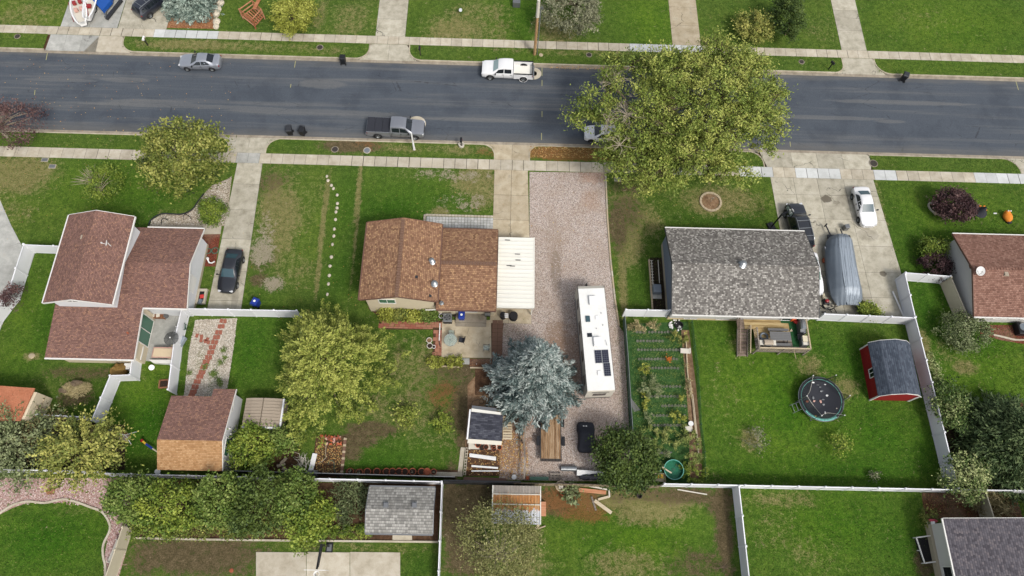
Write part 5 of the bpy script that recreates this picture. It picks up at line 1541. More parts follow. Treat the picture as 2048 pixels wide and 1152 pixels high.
def top_glass(T, f, x0, x1, k, name, mat, s0=-.9, s1=.9, lift=.012):
 m = MB()
 nx, ns = 4, 6
 vs_ = []
 for i in range(nx + 1):
  x = x0 + (x1 - x0) * i / nx
  zt, wt = f(x, 3), f(x, 4)
  for j in range(ns + 1):
   s_ = s0 + (s1 - s0) * j / ns
   z = zt + .045 - .033 * s_ * s_ * 1.1 + lift
   vs_.append((x, s_ * wt * (k if i == 0 else 1), z))
 fs = [(i * (ns + 1) + j, (i + 1) * (ns + 1) + j, (i + 1) * (ns + 1) + j + 1, i * (ns + 1) + j + 1) for i in range(nx) for j in range(ns)]
 m.add(vs_, fs)
 return m.build(name, mat, T, True, True)
def side_glass(T, f, pts, mat='glass_dark'):
 """pts: (x, t) t from belt 0 to roof 1"""
 for s_ in (-1, 1):
  v = []
  for x, t in pts:
   w, zb, zt, wt = f(x, 1), f(x, 2), f(x, 3), f(x, 4)
   v.append((x, s_ * (w * .955 + (wt - w * .955) * t + .012), zb + (zt - .02 - zb) * t))
  m = MB().add(v, [tuple(range(len(v)))] if s_ < 0 else [tuple(range(len(v) - 1, -1, -1))])
  m.build('side_window', mat, T, True)
def car(kind, label, cat, loc, rz, paint, group=None, glass='glass_dark', name='parked_car'):
 T = thing(name, label, cat, loc, rz, group)
 if kind == 'sedan':
  st = [(2.34, .42, .58, .60, .34, .32), (2.31, .58, .64, .66, .46, .28), (2.22, .72, .69, .71, .56, .24), (2.05, .83, .75, .77, .64, .2), (1.8, .885, .80, .83, .69, .2), (1.5, .90, .84, .87, .72, .2), (1.0, .91, .90, .93, .74, .2), (.85, .91, .92, .95, .73, .2),
   (.05, .91, .93, 1.38, .60, .2), (-.35, .91, .94, 1.43, .60, .2), (-.95, .91, .96, 1.40, .58, .2), (-1.6, .90, .98, 1.10, .62, .2), (-1.75, .89, .98, 1.04, .66, .2), (-2.05, .86, .97, 1.02, .66, .24), (-2.2, .79, .93, .97, .62, .26), (-2.3, .66, .84, .87, .54, .3), (-2.34, .50, .72, .74, .40, .34)]
  f = car_body(T, st, paint)
  top_glass(T, f, .84, .12, 1.0, 'windshield', glass)
  top_glass(T, f, -1.04, -1.66, 1.0, 'rear_window', glass)
  side_glass(T, f, [(.62, .10), (-.33, .10), (-.33, .86), (.10, .84), (.22, .72)])
  side_glass(T, f, [(-.39, .10), (-1.38, .12), (-1.15, .7), (-.95, .86), (-.39, .86)])
  wheel_set(T, (1.42, -1.38), .90, .33)
  L = 2.30; wx = 1.42, -1.38; hz = .62; mx = .62
 elif kind == 'hatch':
  st = [(2.05, .60, .60, .61, .50, .30), (1.98, .74, .70, .72, .58, .24), (1.7, .86, .82, .84, .70, .20), (1.2, .89, .90, .94, .73, .2), (1.0, .89, .93, .97, .72, .2),
   (.25, .89, .94, 1.42, .60, .2), (-.35, .89, .95, 1.47, .60, .2), (-1.2, .89, .98, 1.42, .57, .2), (-1.8, .87, 1.0, 1.15, .62, .2), (-1.98, .82, .95, 1.0, .62, .26), (-2.05, .72, .70, .72, .58, .34)]
  f = car_body(T, st, paint)
  top_glass(T, f, .98, .32, 1.0, 'windshield', glass)
  top_glass(T, f, -1.28, -1.82, 1.0, 'rear_window', glass)
  side_glass(T, f, [(.75, .10), (-.3, .10), (-.3, .86), (.25, .84)])
  side_glass(T, f, [(-.36, .10), (-1.5, .12), (-1.2, .84), (-.36, .86)])
  wheel_set(T, (1.28, -1.26), .88, .32)
  L = 2.02; wx = 1.28, -1.26; hz = .64; mx = .72
 elif kind == 'suv':
  st = [(2.35, .64, .72, .73, .54, .34), (2.28, .80, .86, .88, .64, .26), (2.0, .92, .98, 1.01, .74, .24), (1.3, .95, 1.04, 1.08, .78, .24), (1.1, .95, 1.07, 1.10, .78, .24),
   (.45, .95, 1.08, 1.62, .68, .24), (-.2, .95, 1.09, 1.72, .69, .24), (-1.5, .95, 1.10, 1.70, .68, .24), (-2.0, .94, 1.10, 1.60, .66, .24), (-2.28, .90, 1.08, 1.16, .74, .28), (-2.36, .82, .80, .82, .68, .36)]
  f = car_body(T, st, paint)
  top_glass(T, f, 1.08, .52, 1.0, 'windshield', glass)
  top_glass(T, f, -2.02, -2.26, 1.0, 'rear_window', glass)
  side_glass(T, f, [(.85, .10), (-.15, .10), (-.15, .86), (.45, .84)])
  side_glass(T, f, [(-.21, .10), (-1.15, .10), (-1.15, .86), (-.21, .86)])
  side_glass(T, f, [(-1.21, .10), (-2.0, .16), (-1.9, .8), (-1.21, .86)])
  for s_ in (-1, 1):
   MB().tube([(.35, s_ * .62, 1.70), (.2, s_ * .62, 1.80), (-1.8, s_ * .62, 1.80), (-1.95, s_ * .62, 1.70)], .028, 6).build('roof_rail', 'galvanised', T, True)
  for x in (.0, -.8, -1.6):
   MB().bar((x, -.62, 1.81), (x, .62, 1.81), .05, .03).build('cross_bar', 'galvanised', T, True)
  wheel_set(T, (1.45, -1.4), .94, .38, .25)
  L = 2.33; wx = 1.45, -1.4; hz = .82; mx = .85
 elif kind in ('pickup', 'pickup_long'):
  d = 0.0 if kind == 'pickup' else .35
  st = [(2.95, .70, .78, .79, .62, .42), (2.90, .90, .96, .98, .74, .36), (2.6, .98, 1.08, 1.11, .82, .34), (1.75, 1.0, 1.14, 1.18, .84, .34), (1.65, 1.0, 1.16, 1.20, .84, .34),
   (1.0, 1.0, 1.18, 1.72, .72, .34), (.4, 1.0, 1.18, 1.84, .73, .34), (-.45, 1.0, 1.18, 1.83, .73, .34), (-.62, 1.0, 1.18, 1.76, .72, .34), (-.66, 1.0, 1.18, 1.20, .80, .34)]
  f = car_body(T, st, paint)
  top_glass(T, f, 1.62, 1.06, 1.0, 'windshield', glass)
  side_glass(T, f, [(1.38, .08), (.42, .08), (.42, .84), (1.0, .80)])
  side_glass(T, f, [(.34, .08), (-.45, .08), (-.45, .82), (.34, .84)])
  xb = -2.92 - d
  for s_ in (-1, 1):
   y0, y1 = sorted((s_ * .86, s_ * 1.0))
   MB().box(xb, -.70, y0, y1, .42, 1.20).build('bed_side', paint, T, True, bevel=.03)
   for x in (-2.0 - d * .6,):
    pass
  MB().box(xb, xb + .08, -.855, .855, .5, 1.18).build('tailgate', paint, T, True, bevel=.02)
  MB().box(xb + .085, -.70, -.855, .855, .62, .68).build('bed_floor', 'metal_white' if kind == 'pickup' else 'steel_dark', T, True)
  MB().box(-.78, -.70, -.855, .855, .68, 1.18).build('bed_bulkhead', paint, T, True)
  MB().box(xb - .16, xb - .02, -.92, .92, .5, .68).build('rear_bumper', 'galvanised', T, True, bevel=.03)
  if kind == 'pickup_long':
   for k in range(3):
    w = (-.72 - xb) / 3
    MB().box(xb + k * w + .01, xb + (k + 1) * w - .01, -.94, .94, 1.205, 1.24).build('bed_cover', 'black_fabric', T, True, bevel=.01)
  else:
   for s_ in (-1, 1):
    y0, y1 = sorted((s_ * .85, s_ * 1.01))
    MB().box(xb, -.72, y0, y1, 1.205, 1.225).build('bed_rail_cap', 'black_plastic', T, True)
   MB().box(xb - .01, xb + .09, -.8, .8, 1.185, 1.21).build('tailgate_cap', 'black_plastic', T, True)
  wheel_set(T, (1.95, -1.85 - d * .7), 1.0, .41, .28)
  L = 2.93; wx = 1.95, -1.85 - d * .7; hz = .86; mx = 1.35
  for xw in (wx[1],):
   for s_ in (-1, 1):
    MB().ring((xw, s_ * 1.005, .44), .47, .035, 20, 5, tilt=Matrix.Rotation(PI / 2, 3, 'X')).build('wheel_arch', 'black_plastic' if kind == 'pickup_long' else paint, T, True)
 for x in wx:
  for s_ in (-1, 1):
   R_ = {'suv': .46, 'pickup': .48, 'pickup_long': .48}.get(kind, .385)
   zc = {'suv': .40, 'pickup': .44, 'pickup_long': .44}.get(kind, .34)
   w_ = {'suv': .95, 'pickup': 1.0, 'pickup_long': 1.0}.get(kind, .905)
   m = MB()
   pts = [(x + R_ * math.cos(t), zc + R_ * math.sin(t)) for t in np.linspace(-.25, PI + .25, 14)]
   m.add([(px_, s_ * (w_ + .004), pz) for px_, pz in pts] + [(px_, s_ * (w_ - .25), pz) for px_, pz in pts],
    [tuple(range(13, -1, -1)) if s_ < 0 else tuple(range(14)), tuple(range(14, 28)) if s_ < 0 else tuple(range(27, 13, -1))] + [(i, i + 1, 15 + i, 14 + i) for i in range(13)])
   m.build('wheel_well', 'rubber', T, True)
 for s_ in (-1, 1):
  w_ = f(L - .1, 1)
  MB().cbox((L - .10, s_ * (w_ - .16), hz + .06), (.20, .30, .12), s_ * -.25).build('headlight', 'lamp_glass', T, True, bevel=.02)
  xr = -L + .06 if 'pickup' not in kind else xb + .06
  wr_ = (f(-L + .12, 1) - .14) if 'pickup' not in kind else .93
  MB().cbox((xr, s_ * wr_, hz + .14), (.12, .26 if 'pickup' not in kind else .14, .14 if 'pickup' not in kind else .34), s_ * .25 if 'pickup' not in kind else 0).build('taillight', 'lamp_red', T, True, bevel=.01)
  wm = f(mx, 1)
  MB().bar((mx, s_ * (wm * .94), f(mx, 2) + .03), (mx + .02, s_ * (wm + .10), f(mx, 2) + .06), .05, .05).cbox((mx + .0, s_ * (wm + .15), f(mx, 2) + .09), (.12, .20, .15)).build('mirror', 'black_plastic' if 'pickup' in kind or kind == 'sedan' else paint, T, True, bevel=.02)
  for xd in ((mx - .85), (mx - 1.75)):
   MB().cbox((xd, s_ * (f(xd, 1) + .0), f(xd, 2) - .16), (.20, .04, .035)).build('door_handle', 'black_plastic', T, True)
  for xd in (mx + .12, mx - .92, mx - 1.9):
   if f(xd, 3) - f(xd, 2) > .05:
    MB().box(xd - .008, xd + .008, s_ * f(xd, 1) - .012, s_ * f(xd, 1) + .012, .34, f(xd, 2) - .07).build('door_seam', 'black_plastic', T, True)
 MB().cbox((L + .01, 0, hz - .10), (.06, .9, .16)).build('grille', 'black_plastic', T, True, bevel=.02)
 MB().cbox((L - .52 if 'pickup' not in kind else 1.72, 0, f(L - .52, 3) + .02), (.01, .01, .01)).v.clear()
 return T
def put(px, py, z=0.0):
 p = at(px, py, z)
 return (p.x, p.y, z)
car('sedan', 'silver sedan parked by the north kerb facing left', 'car', (-34.85, 53.35, -.13), PI + .02, 'paint_silver')
c = car('pickup_long', 'silver-grey pickup truck with black bed cover parked on the south side of the road', 'pickup truck', (-11.7, 44.95, -.13), -.02, 'paint_grey', name='pickup_truck')
car('pickup', 'white pickup truck with an open bed parked by the north kerb', 'pickup truck', (.22, 53.35, -.13), PI - .02, 'paint_white', glass='glass_pale', name='pickup_truck')
car('hatch', 'white hatchback half hidden under the big street tree', 'car', (10.9, 45.05, -.13), PI, 'paint_white')
car('sedan', 'white sedan standing alone on the wide right driveway', 'car', (38.45, 36.55, .03), -PI / 2 + .055, 'paint_white', glass='glass_blue')
car('sedan', 'white sedan squeezed between the grey roof and the covered boat', 'car', (31.55, 28.6, .03), -PI / 2 + .03, 'paint_white', glass='glass_green')
car('sedan', 'shiny black sedan on the left driveway', 'car', (-26.85, 27.35, .03), -PI / 2 - .05, 'paint_black', glass='glass_blue')
c = car('suv', 'black SUV with roof rails on the wide right driveway by the basketball hoop', 'car', (31.0, 34.0, .03), PI / 2 + .09, 'paint_black')
c.scale = (1.1, 1.06, 1.06)
car('suv', 'dark grey SUV at the top left beside the big blue spruce', 'car', (-41.9, 61.6, .03), PI / 2 - .62, 'paint_navy')
car('suv', 'white car at the very top on the narrow north driveway', 'car', (-13.5, 66.3, .03), -PI / 2, 'paint_white')
car('suv', 'dark vehicle cut off by the top edge left of the white car', 'car', (-18.3, 66.9, .03), PI / 2, 'paint_navy')
def cover(name, label, cat, stations, mat, crease=.02, group=None):
 """stations: (centre x, centre y, half width, top height, shoulder fraction) along the length"""
 m = MB()
 n = 17
 vs_ = []
 for (cx, cy, w, h, sh) in stations:
  for j in range(n):
   t = PI * j / (n - 1)
   c, s_ = math.cos(t), math.sin(t)
   x = cx - w * math.copysign(abs(c) ** sh, c)
   z = h * abs(s_) ** sh
   k = random.uniform(-crease, crease)
   vs_.append((x + k, cy + random.uniform(-crease, crease) * 2, max(.02, z + k)))
 fs = [(i * n + j, i * n + j + 1, (i + 1) * n + j + 1, (i + 1) * n + j) for i in range(len(stations) - 1) for j in range(n - 1)]
 fs += [tuple(range(n)), tuple((len(stations) - 1) * n + j for j in range(n - 1, -1, -1))]
 m.add(vs_, fs)
 o = m.build(name, mat, None, False, True)
 return tag(o, label, cat, group)
T = thing('covered_vehicle', 'small vehicle under a black fabric cover on the gravel', 'covered vehicle', (8.55, 11.5, 0))
st = []
P0, P1 = at(1172, 842, .8), at(1176, 903, .8)
for t, w, h in ((0, .62, .35), (.04, .72, .62), (.12, .80, .72), (.27, .82, .78), (.33, .76, 1.05), (.45, .73, 1.12), (.62, .75, 1.10), (.72, .80, .95), (.78, .84, .82), (.9, .84, .78), (.97, .76, .68), (1.0, .66, .4)):
 q = P0.lerp(P1, t)
 st.append((q.x, q.y, w, h, .42))
n = 17
m = MB(); vs_ = []
for (cx, cy, w, h, sh) in st:
 for j in range(n):
  t = PI * j / (n - 1)
  c_, s_ = math.cos(t), math.sin(t)
  k = random.uniform(-.012, .012)
  vs_.append((cx - w * math.copysign(abs(c_) ** sh, c_) + k, cy + k, max(.02, h * abs(s_) ** sh + k)))
m.add(vs_, [(i * n + j, i * n + j + 1, (i + 1) * n + j + 1, (i + 1) * n + j) for i in range(len(st) - 1) for j in range(n - 1)] + [tuple(range(n)), tuple((len(st) - 1) * n + j for j in range(n - 1, -1, -1))])
m.build('cover', 'black_fabric', T, smooth=True)
p = at(1170, 852, .8)
MB().cbox((p.x - .12, p.y, .80), (.16, .06, .02)).cbox((p.x + .12, p.y, .80), (.12, .09, .02)).build('printed_mark', 'white_plastic', T)
T = thing('covered_boat', 'boat on a trailer under a long wrinkled grey and silver tarpaulin', 'boat', (35.2, 29.3, 0))
st = []
for px_, py_, w, h in ((1680, 472, .95, 1.2), (1681, 480, 1.35, 1.7), (1682, 500, 1.5, 1.9), (1686, 530, 1.55, 2.0), (1691, 560, 1.60, 2.05), (1695, 580, 1.62, 1.95), (1697, 594, 1.55, 1.6), (1698, 604, 1.35, 1.1), (1700, 612, 1.25, .75)):
 q = at(px_, py_, h * .6)
 st.append((q.x, q.y, w, h))
def tarp(name, mat, s0, s1, lift, cr):
 m = MB(); n = 25; vs_ = []
 k = int(len(st) - 1) * 5
 for i in range(k + 1):
  u = i / 5
  a, b = st[min(int(u), len(st) - 1)], st[min(int(u) + 1, len(st) - 1)]
  f_ = u - int(u)
  cx, cy, w, h = [a[q] + (b[q] - a[q]) * f_ for q in range(4)]
  for j in range(n):
   s_ = s0 + (s1 - s0) * j / (n - 1)
   z = h * (1 - .55 * abs(s_) ** 2.6) if abs(s_) < .999 else h * .45
   end = max(0, (i / k - .7) / .3)
   wr = cr * math.sin(j * 1.9 + i * .35) * (1 + 3.0 * end) + random.uniform(-.012, .012)
   ws = w * (math.copysign(abs(s_) ** .85, s_))
   vs_.append((cx + ws, cy, max(.3, z + lift + wr)))
 m.add(vs_, [(i * n + j, (i + 1) * n + j, (i + 1) * n + j + 1, i * n + j + 1)[::-1] for i in range(k) for j in range(n - 1)])
 return m.build(name, mat, T, smooth=True)
tarp('tarpaulin', 'grey_fabric', -1, 1, 0, .03)
tarp('silver_tarpaulin', 'silver_fabric', -.32, .55, .03, .035)
m = MB(); n = len(st)
vs_ = [(a[0] - a[2] * .97, a[1], .45) for a in st] + [(a[0] - a[2], a[1], a[3] * .45) for a in st]
m.add(vs_, [(i, i + 1, n + i + 1, n + i) for i in range(n - 1)])
vs_ = [(a[0] + a[2] * .97, a[1], .45) for a in st] + [(a[0] + a[2], a[1], a[3] * .45) for a in st]
m.add(vs_, [(i + 1, i, n + i, n + i + 1) for i in range(n - 1)])
m.build('tarpaulin_skirt', 'grey_fabric', T, smooth=True)
MB().box(34.0, 36.4, 26.2, 33.2, .35, .5).build('trailer_frame', 'steel_dark', T)
MB().bar((34.3, 33.2, .5), (34.0, 34.3, .5), .1, .1).bar((35.6, 33.2, .5), (35.5, 33.9, .5), .1, .1).bar((34.0, 34.3, .2), (34.0, 34.3, .8), .1, .1).build('trailer_tongue', 'steel_dark', T)
for y in (29.2, 30.0):
 MB().cone((33.7, y, .34), (33.95, y, .34), .34, .34, 16).build('wheel', 'rubber', T)
A, B = Vector((7.35, 25.95, 0)), Vector((8.02, 15.35, 0))
dirv = (B - A).normalized()
mid = Vector((8.98, 20.55, 0))
T = thing('travel_trailer', 'long white travel trailer with solar panels on its roof on the gravel drive', 'trailer', tuple(mid), math.atan2(dirv.y, dirv.x))
Lh, Wh, Hh = 5.25, 1.27, 3.25
prof = [(-Lh + .05, .55), (Lh, .55), (Lh, 3.15), (Lh - .1, Hh), (-Lh + .5, Hh), (-Lh + .12, 3.0), (-Lh, 2.2)]
n = len(prof)
vs_ = [(x, -Wh, z) for x, z in prof] + [(x, Wh, z) for x, z in prof]
MB().add(vs_, [tuple(range(n)), tuple(range(2 * n - 1, n - 1, -1))] + [((i + 1) % n, i, n + i, n + (i + 1) % n) for i in range(n)]).build('body', 'off_white', T, True, bevel=.05)
MB().box(-Lh + .5, Lh - .05, -Wh + .02, Wh - .02, Hh + .004, Hh + .02).build('roof_membrane', 'roof_white', T, True)
for s_ in (-1, 1):
 y0, y1 = sorted((s_ * (Wh + .004), s_ * (Wh + .03)))
 MB().box(-Lh + .1, Lh - .05, y0, y1, 3.1, 3.2).build('side_trim', 'black_plastic', T, True)
 for x, w, z in ((-3.6, .9, 2.1), (-1.2, 1.2, 2.0), (1.6, 1.0, 2.1), (3.9, .9, 2.0)):
  MB().box(x - w / 2, x + w / 2, y0, y1, z - .35, z + .4).build('window', 'glass_dark', T, True)
 MB().box(-4.6, 4.6, y0, y1, .7, 1.15).build('side_stripe', 'metal_grey', T, True)
MB().box(Lh + .004, Lh + .03, -.8, .8, 2.7, 2.78).box(Lh + .004, Lh + .03, -1.2, 1.2, .7, .85).build('rear_trim', 'black_plastic', T, True)
MB().box(Lh + .004, Lh + .025, -.6, .6, 1.6, 2.3).build('rear_window', 'glass_dark', T, True)
for x, y in ((-3.5, .0), (.6, .05)):
 MB().box(x - .42, x + .5, y - .36, y + .36, Hh + .02, Hh + .30).build('air_conditioner', 'white_plastic', T, True, bevel=.08)
MB().box(-1.95, -1.35, -.62 - .2, -.62 + .22, Hh + .02, Hh + .14).build('roof_hatch', 'glass_blue', T, True, bevel=.03)
MB().box(-.25, .12, -.80, -.36, Hh + .02, Hh + .07).build('skylight', 'glass_dark', T, True)
MB().box(-1.95, -1.6, .1, .4, Hh + .02, Hh + .1).box(3.4, 3.8, -.2, .15, Hh + .02, Hh + .12).build('roof_vent', 'white_plastic', T, True, bevel=.02)
for x, y in ((-2.2, .7), (-1.0, .75), (-.7, .1)):
 MB().cone((x, y, Hh), (x, y, Hh + .1), .05, .04, 8).build('roof_pipe', 'metal_grey', T, True)
MB().tube([(1.0, .95, Hh), (1.0, .95, Hh + .12), (.55, .9, Hh + .16)], .035, 6).build('antenna', 'white_plastic', T, True)
for x, y in ((2.05, .02), (2.05, .68), (3.3, .72)):
 F_ = MB().box(x - .62, x + .62, y - .31, y + .31, Hh + .05, Hh + .08).build('solar_panel', 'galvanised', T, True)
 for a in range(6):
  for b in range(3):
   q = MB().box(x - .60 + a * .2 + .008, x - .60 + (a + 1) * .2 - .008, y - .29 + b * .193 + .006, y - .29 + (b + 1) * .193 - .006, Hh + .082, Hh + .09).build('solar_cell', 'solar_cell', None, True)
   q.parent = F_
wheel_set(T, (.6, 1.5), 1.2, .36, .22)
MB().bar((-Lh, -.5, .5), (-Lh - 1.1, 0, .5), .08, .1).bar((-Lh, .5, .5), (-Lh - 1.1, 0, .5), .08, .1).bar((-Lh - 1.0, 0, .1), (-Lh - 1.0, 0, .95), .08, .08).build('hitch', 'black_metal', T, True)
A = at(1077, 858, .75); B = at(1078, 916, .75); C = at(1117, 918, .75)
T = thing('flatbed_trailer', 'low trailer with a weathered plank deck parked under the spruce edge', 'trailer', (4.95, 11.4, 0))
x0, x1 = 4.02, 5.82
y1, y0 = 13.6, 9.62
k = 9
for i in range(k):
 xa = x0 + (x1 - x0) * i / k
 MB().box(xa + .01, xa + (x1 - x0) / k - .01, y0, y1, .70 + random.uniform(-.008, .008), .75).build('plank', 'wood_trailer', T)
MB().box(x0 - .06, x0 - .01, y0, y1, .6, .80).box(x1 + .01, x1 + .06, y0, y1, .6, .80).build('side_rail', 'steel_dark', T)
MB().box(x0 - .05, x1 + .08, y0 - .22, y0 - .02, .55, .78).build('rear_rail', 'iron', T)
for i in range(6):
 MB().box(x0 + .1 + i * .3, x0 + .14 + i * .3, y0 - .20, y0 - .04, .781, .80).build('rear_slot', 'dark_void', T)
for x in (x0 - .25, x1 + .25):
 for y in (11.2, 12.9):
  MB().cone((x - .11, y, .36), (x + .11, y, .36), .36, .36, 18).build('wheel', 'rubber', T)
  if y < 12: MB().box(x - .14, x + .14, y - .42, y + .42, .74, .77).build('mudguard', 'black_metal', T)
T = thing('runabout_boat', 'white and maroon open boat on the driveway at the top left corner', 'boat', put(156, 20))
def hull(T, px0, px1, w, mat, z=1.0):
 a, b = at(*px0, z), at(*px1, z)
 ax = (a - b); L = ax.length; d = ax.normalized(); nn = Vector((-d.y, d.x, 0))
 ws = [.55, .82, .95, 1.0, 1.0, .92, .72, .38, .05]
 def ring(k, zz, inset=0):
  pts = []
  for i, q in enumerate(ws):
   p = b + d * L * i / 8
   pts.append(p + nn * max(.02, q * w * k - inset))
  for i, q in reversed(list(enumerate(ws))):
   p = b + d * L * i / 8
   pts.append(p - nn * max(.02, q * w * k - inset))
  return [(p.x, p.y, zz) for p in pts]
 A_, B_, C_, D_ = ring(.6, z - .6), ring(1, z), ring(.98, z + .03, .14), ring(.9, z - .3, .18)
 n = len(A_)
 m = MB().add(A_ + B_ + C_ + D_, [(i, (i + 1) % n, n + (i + 1) % n, n + i) for i in range(n)] + [(n + i, n + (i + 1) % n, 2 * n + (i + 1) % n, 2 * n + i) for i in range(n)] + [(2 * n + i, 2 * n + (i + 1) % n, 3 * n + (i + 1) % n, 3 * n + i) for i in range(n)])
 m.build('hull', mat, T)
 MB().add(D_, [tuple(range(n))[::-1]]).add([(x, y, zz + .01) for x, y, zz in D_], [tuple(range(n))]).build('deck_floor', 'off_white', T)
 return a, b, d, nn
a, b, d, nn = hull(T, (148, -20), (163, 44), .92, 'white_plastic', 1.1)
for k, s_ in ((.62, .32), (.62, -.32), (.40, .3), (.40, -.3)):
 p = b + (a - b) * k + nn * s_
 MB().cbox((p.x, p.y, 1.05), (.42, .42, .4), math.atan2(d.y, d.x)).build('seat', 'salmon' if k < .5 else 'lamp_red', T, bevel=.06)
for s_ in (-1, 1):
 p, q = b + (a - b) * .1 + nn * s_ * .86, b + (a - b) * .7 + nn * s_ * .96
 MB().bar((p.x, p.y, .98), (q.x, q.y, .98), .06, .14).build('side_stripe', 'lamp_red', T)
T = thing('jet_boat', 'white and maroon second boat hull behind the runabout at top left', 'boat', put(178, 15))
a, b, d, nn = hull(T, (190, -40), (172, 34), .75, 'paint_white', 1.2)
p = b + (a - b) * .3
MB().cbox((p.x, p.y, 1.15), (.5, .5, .3), math.atan2(d.y, d.x)).build('seat', 'lamp_red', T, bevel=.05)
p = at(182, 17, .4)
MB().cone((p.x + .3, p.y - .1, .35), (p.x + .5, p.y - .15, .35), .36, .36, 18).build('wheel', 'rubber', T)
MB().cone((p.x + .48, p.y - .15, .35), (p.x + .53, p.y - .16, .35), .2, .2, 14).build('rim', 'galvanised', T)
T = thing('tarped_trailer', 'trailer with a bright blue tarpaulin and bare metal tongue at top left', 'trailer', put(208, 12))
p = [at(185, 0, .9), at(205, 22, .9), at(222, 2, .9), at(228, -30, .9), at(195, -30, .9)]
m = MB().prism([(q.x, q.y) for q in p], .5, 1.0)
m.build('tarpaulin', 'blue_tarp', T)
for u in ((-.25), (.25)):
 a_, b_ = at(208 + u * 20, 8, .55), at(211, 36, .45)
 MB().bar(a_, b_, .08, .1).build('tongue', 'galvanised', T)
for py_ in (14, 20, 27):
 a_, b_ = at(203 + (py_ - 14) * .2, py_, .6), at(213, py_, .6)
 MB().bar(a_, b_, .06, .06).build('cross_bar', 'galvanised', T)
a_, b_ = at(210, 33, .1), at(210, 33, .75)
MB().cone(a_, b_, .06, .06, 8).cone((a_.x, a_.y, 0), (a_.x, a_.y, .1), .14, .1, 10).build('jack', 'steel_dark', T)
m = MB()
a_, b_ = at(213, 38, .3), at(243, 0, .3)
m.bar(a_, b_, .3, .3)
m.build('bunk', 'steel_dark', T)
T = thing('wooden_bench_swing', 'orange-brown wooden lattice structure on the lawn at the top', 'bench', put(508, 30))
P = [at(487, 38, 0), at(512, 58, 0), at(530, 38, 0), at(512, 20, 0)]
for z in (.45, .95, 1.5):
 for a_, b_ in zip(P, P[1:] + P[:1]):
  MB().bar((a_.x, a_.y, z), (b_.x, b_.y, z), .08, .1).build('rail', 'wood_orange', T)
for a_ in P: MB().bar((a_.x, a_.y, 0), (a_.x, a_.y, 1.6), .12, .12).build('post', 'wood_orange', T)
for i in range(7):
 a_, b_ = P[0].lerp(P[3], i / 6), P[1].lerp(P[2], i / 6)
 MB().bar((a_.x, a_.y, .5), (b_.x, b_.y, .5), .14, .04).build('slat', 'wood_orange', T)
a_, b_ = at(520, -5, 1.6), at(508, 18, 1.6)
MB().bar(a_, b_, .4, .08).build('ramp_board', 'wood_orange', T)
# ------------------------------------------------------------ trees and plants
def leaf_quads(P, N, D, L, Wd, fold=0.0):
 """leaf-sized quads at P with normal N, long axis D"""
 k = len(P)
 N = N / (np.linalg.norm(N, axis=1, keepdims=True) + 1e-9)
 D = D - N * (D * N).sum(1, keepdims=True)
 D = D / (np.linalg.norm(D, axis=1, keepdims=True) + 1e-9)
 B = np.cross(N, D)
 L = np.broadcast_to(np.asarray(L, float).reshape(-1, 1), (k, 1))
 Wd = np.broadcast_to(np.asarray(Wd, float).reshape(-1, 1), (k, 1))
 a = P - D * L * .5
 c = P + D * L * .5
 b = P + B * Wd * .5 + D * L * .05
 d = P - B * Wd * .5 + D * L * .05
 V = np.stack([a, b, c, d], 1).reshape(-1, 3)
 F = np.arange(4 * k).reshape(-1, 4)
 return V, F
def unit(v):
 return v / (np.linalg.norm(v, axis=-1, keepdims=True) + 1e-9)
def rand_dir(n):
 return unit(rng.normal(size=(n, 3)))
def crown_mesh(T, parts, mat, name='crown'):
 Vs, Fs, Ts = [], [], []
 k = 0
 for V, F, t in parts:
  Vs.append(V); Fs.append(F + k); Ts.append(np.repeat(t, 4)); k += len(V)
 return fast_mesh(name, np.concatenate(Vs), np.concatenate(Fs), mat, T, {'tint': np.concatenate(Ts)})
def lumpy(dirs, seed, amp=.22, fr=3.0):
 """uneven outline: radius factor from a few random directions"""
 r = np.random.default_rng(seed)
 f = np.ones(len(dirs))
 for i in range(14):
  a = unit(r.normal(size=3))
  f += amp * r.uniform(-1, 1) * np.exp(fr * ((dirs @ a) - 1) * 2)
 return f
def limbs(T, base, tips, r0, mat='bark', n=7, name='limb', hub=0.35):
 m = MB()
 base = Vector(base)
 top = max(t[2] for t in tips)
 trunk_top = Vector((base.x, base.y, base.z + (top - base.z) * hub))
 MB().cone(base, trunk_top, r0, r0 * .75, 10).build('trunk', mat, T)
 for t in tips:
  t = Vector(t)
  mid = trunk_top.lerp(t, .5) + Vector((random.uniform(-.3, .3), random.uniform(-.3, .3), random.uniform(.1, .5)))
  m.tube([trunk_top - Vector((0, 0, .2)), trunk_top.lerp(mid, .5) , mid, mid.lerp(t, .6) + Vector((random.uniform(-.2, .2), random.uniform(-.2, .2), .1)), t], [r0 * .45, r0 * .34, r0 * .24, r0 * .13, r0 * .05], 5)
 o = m.build('branches', mat, T)
 return o
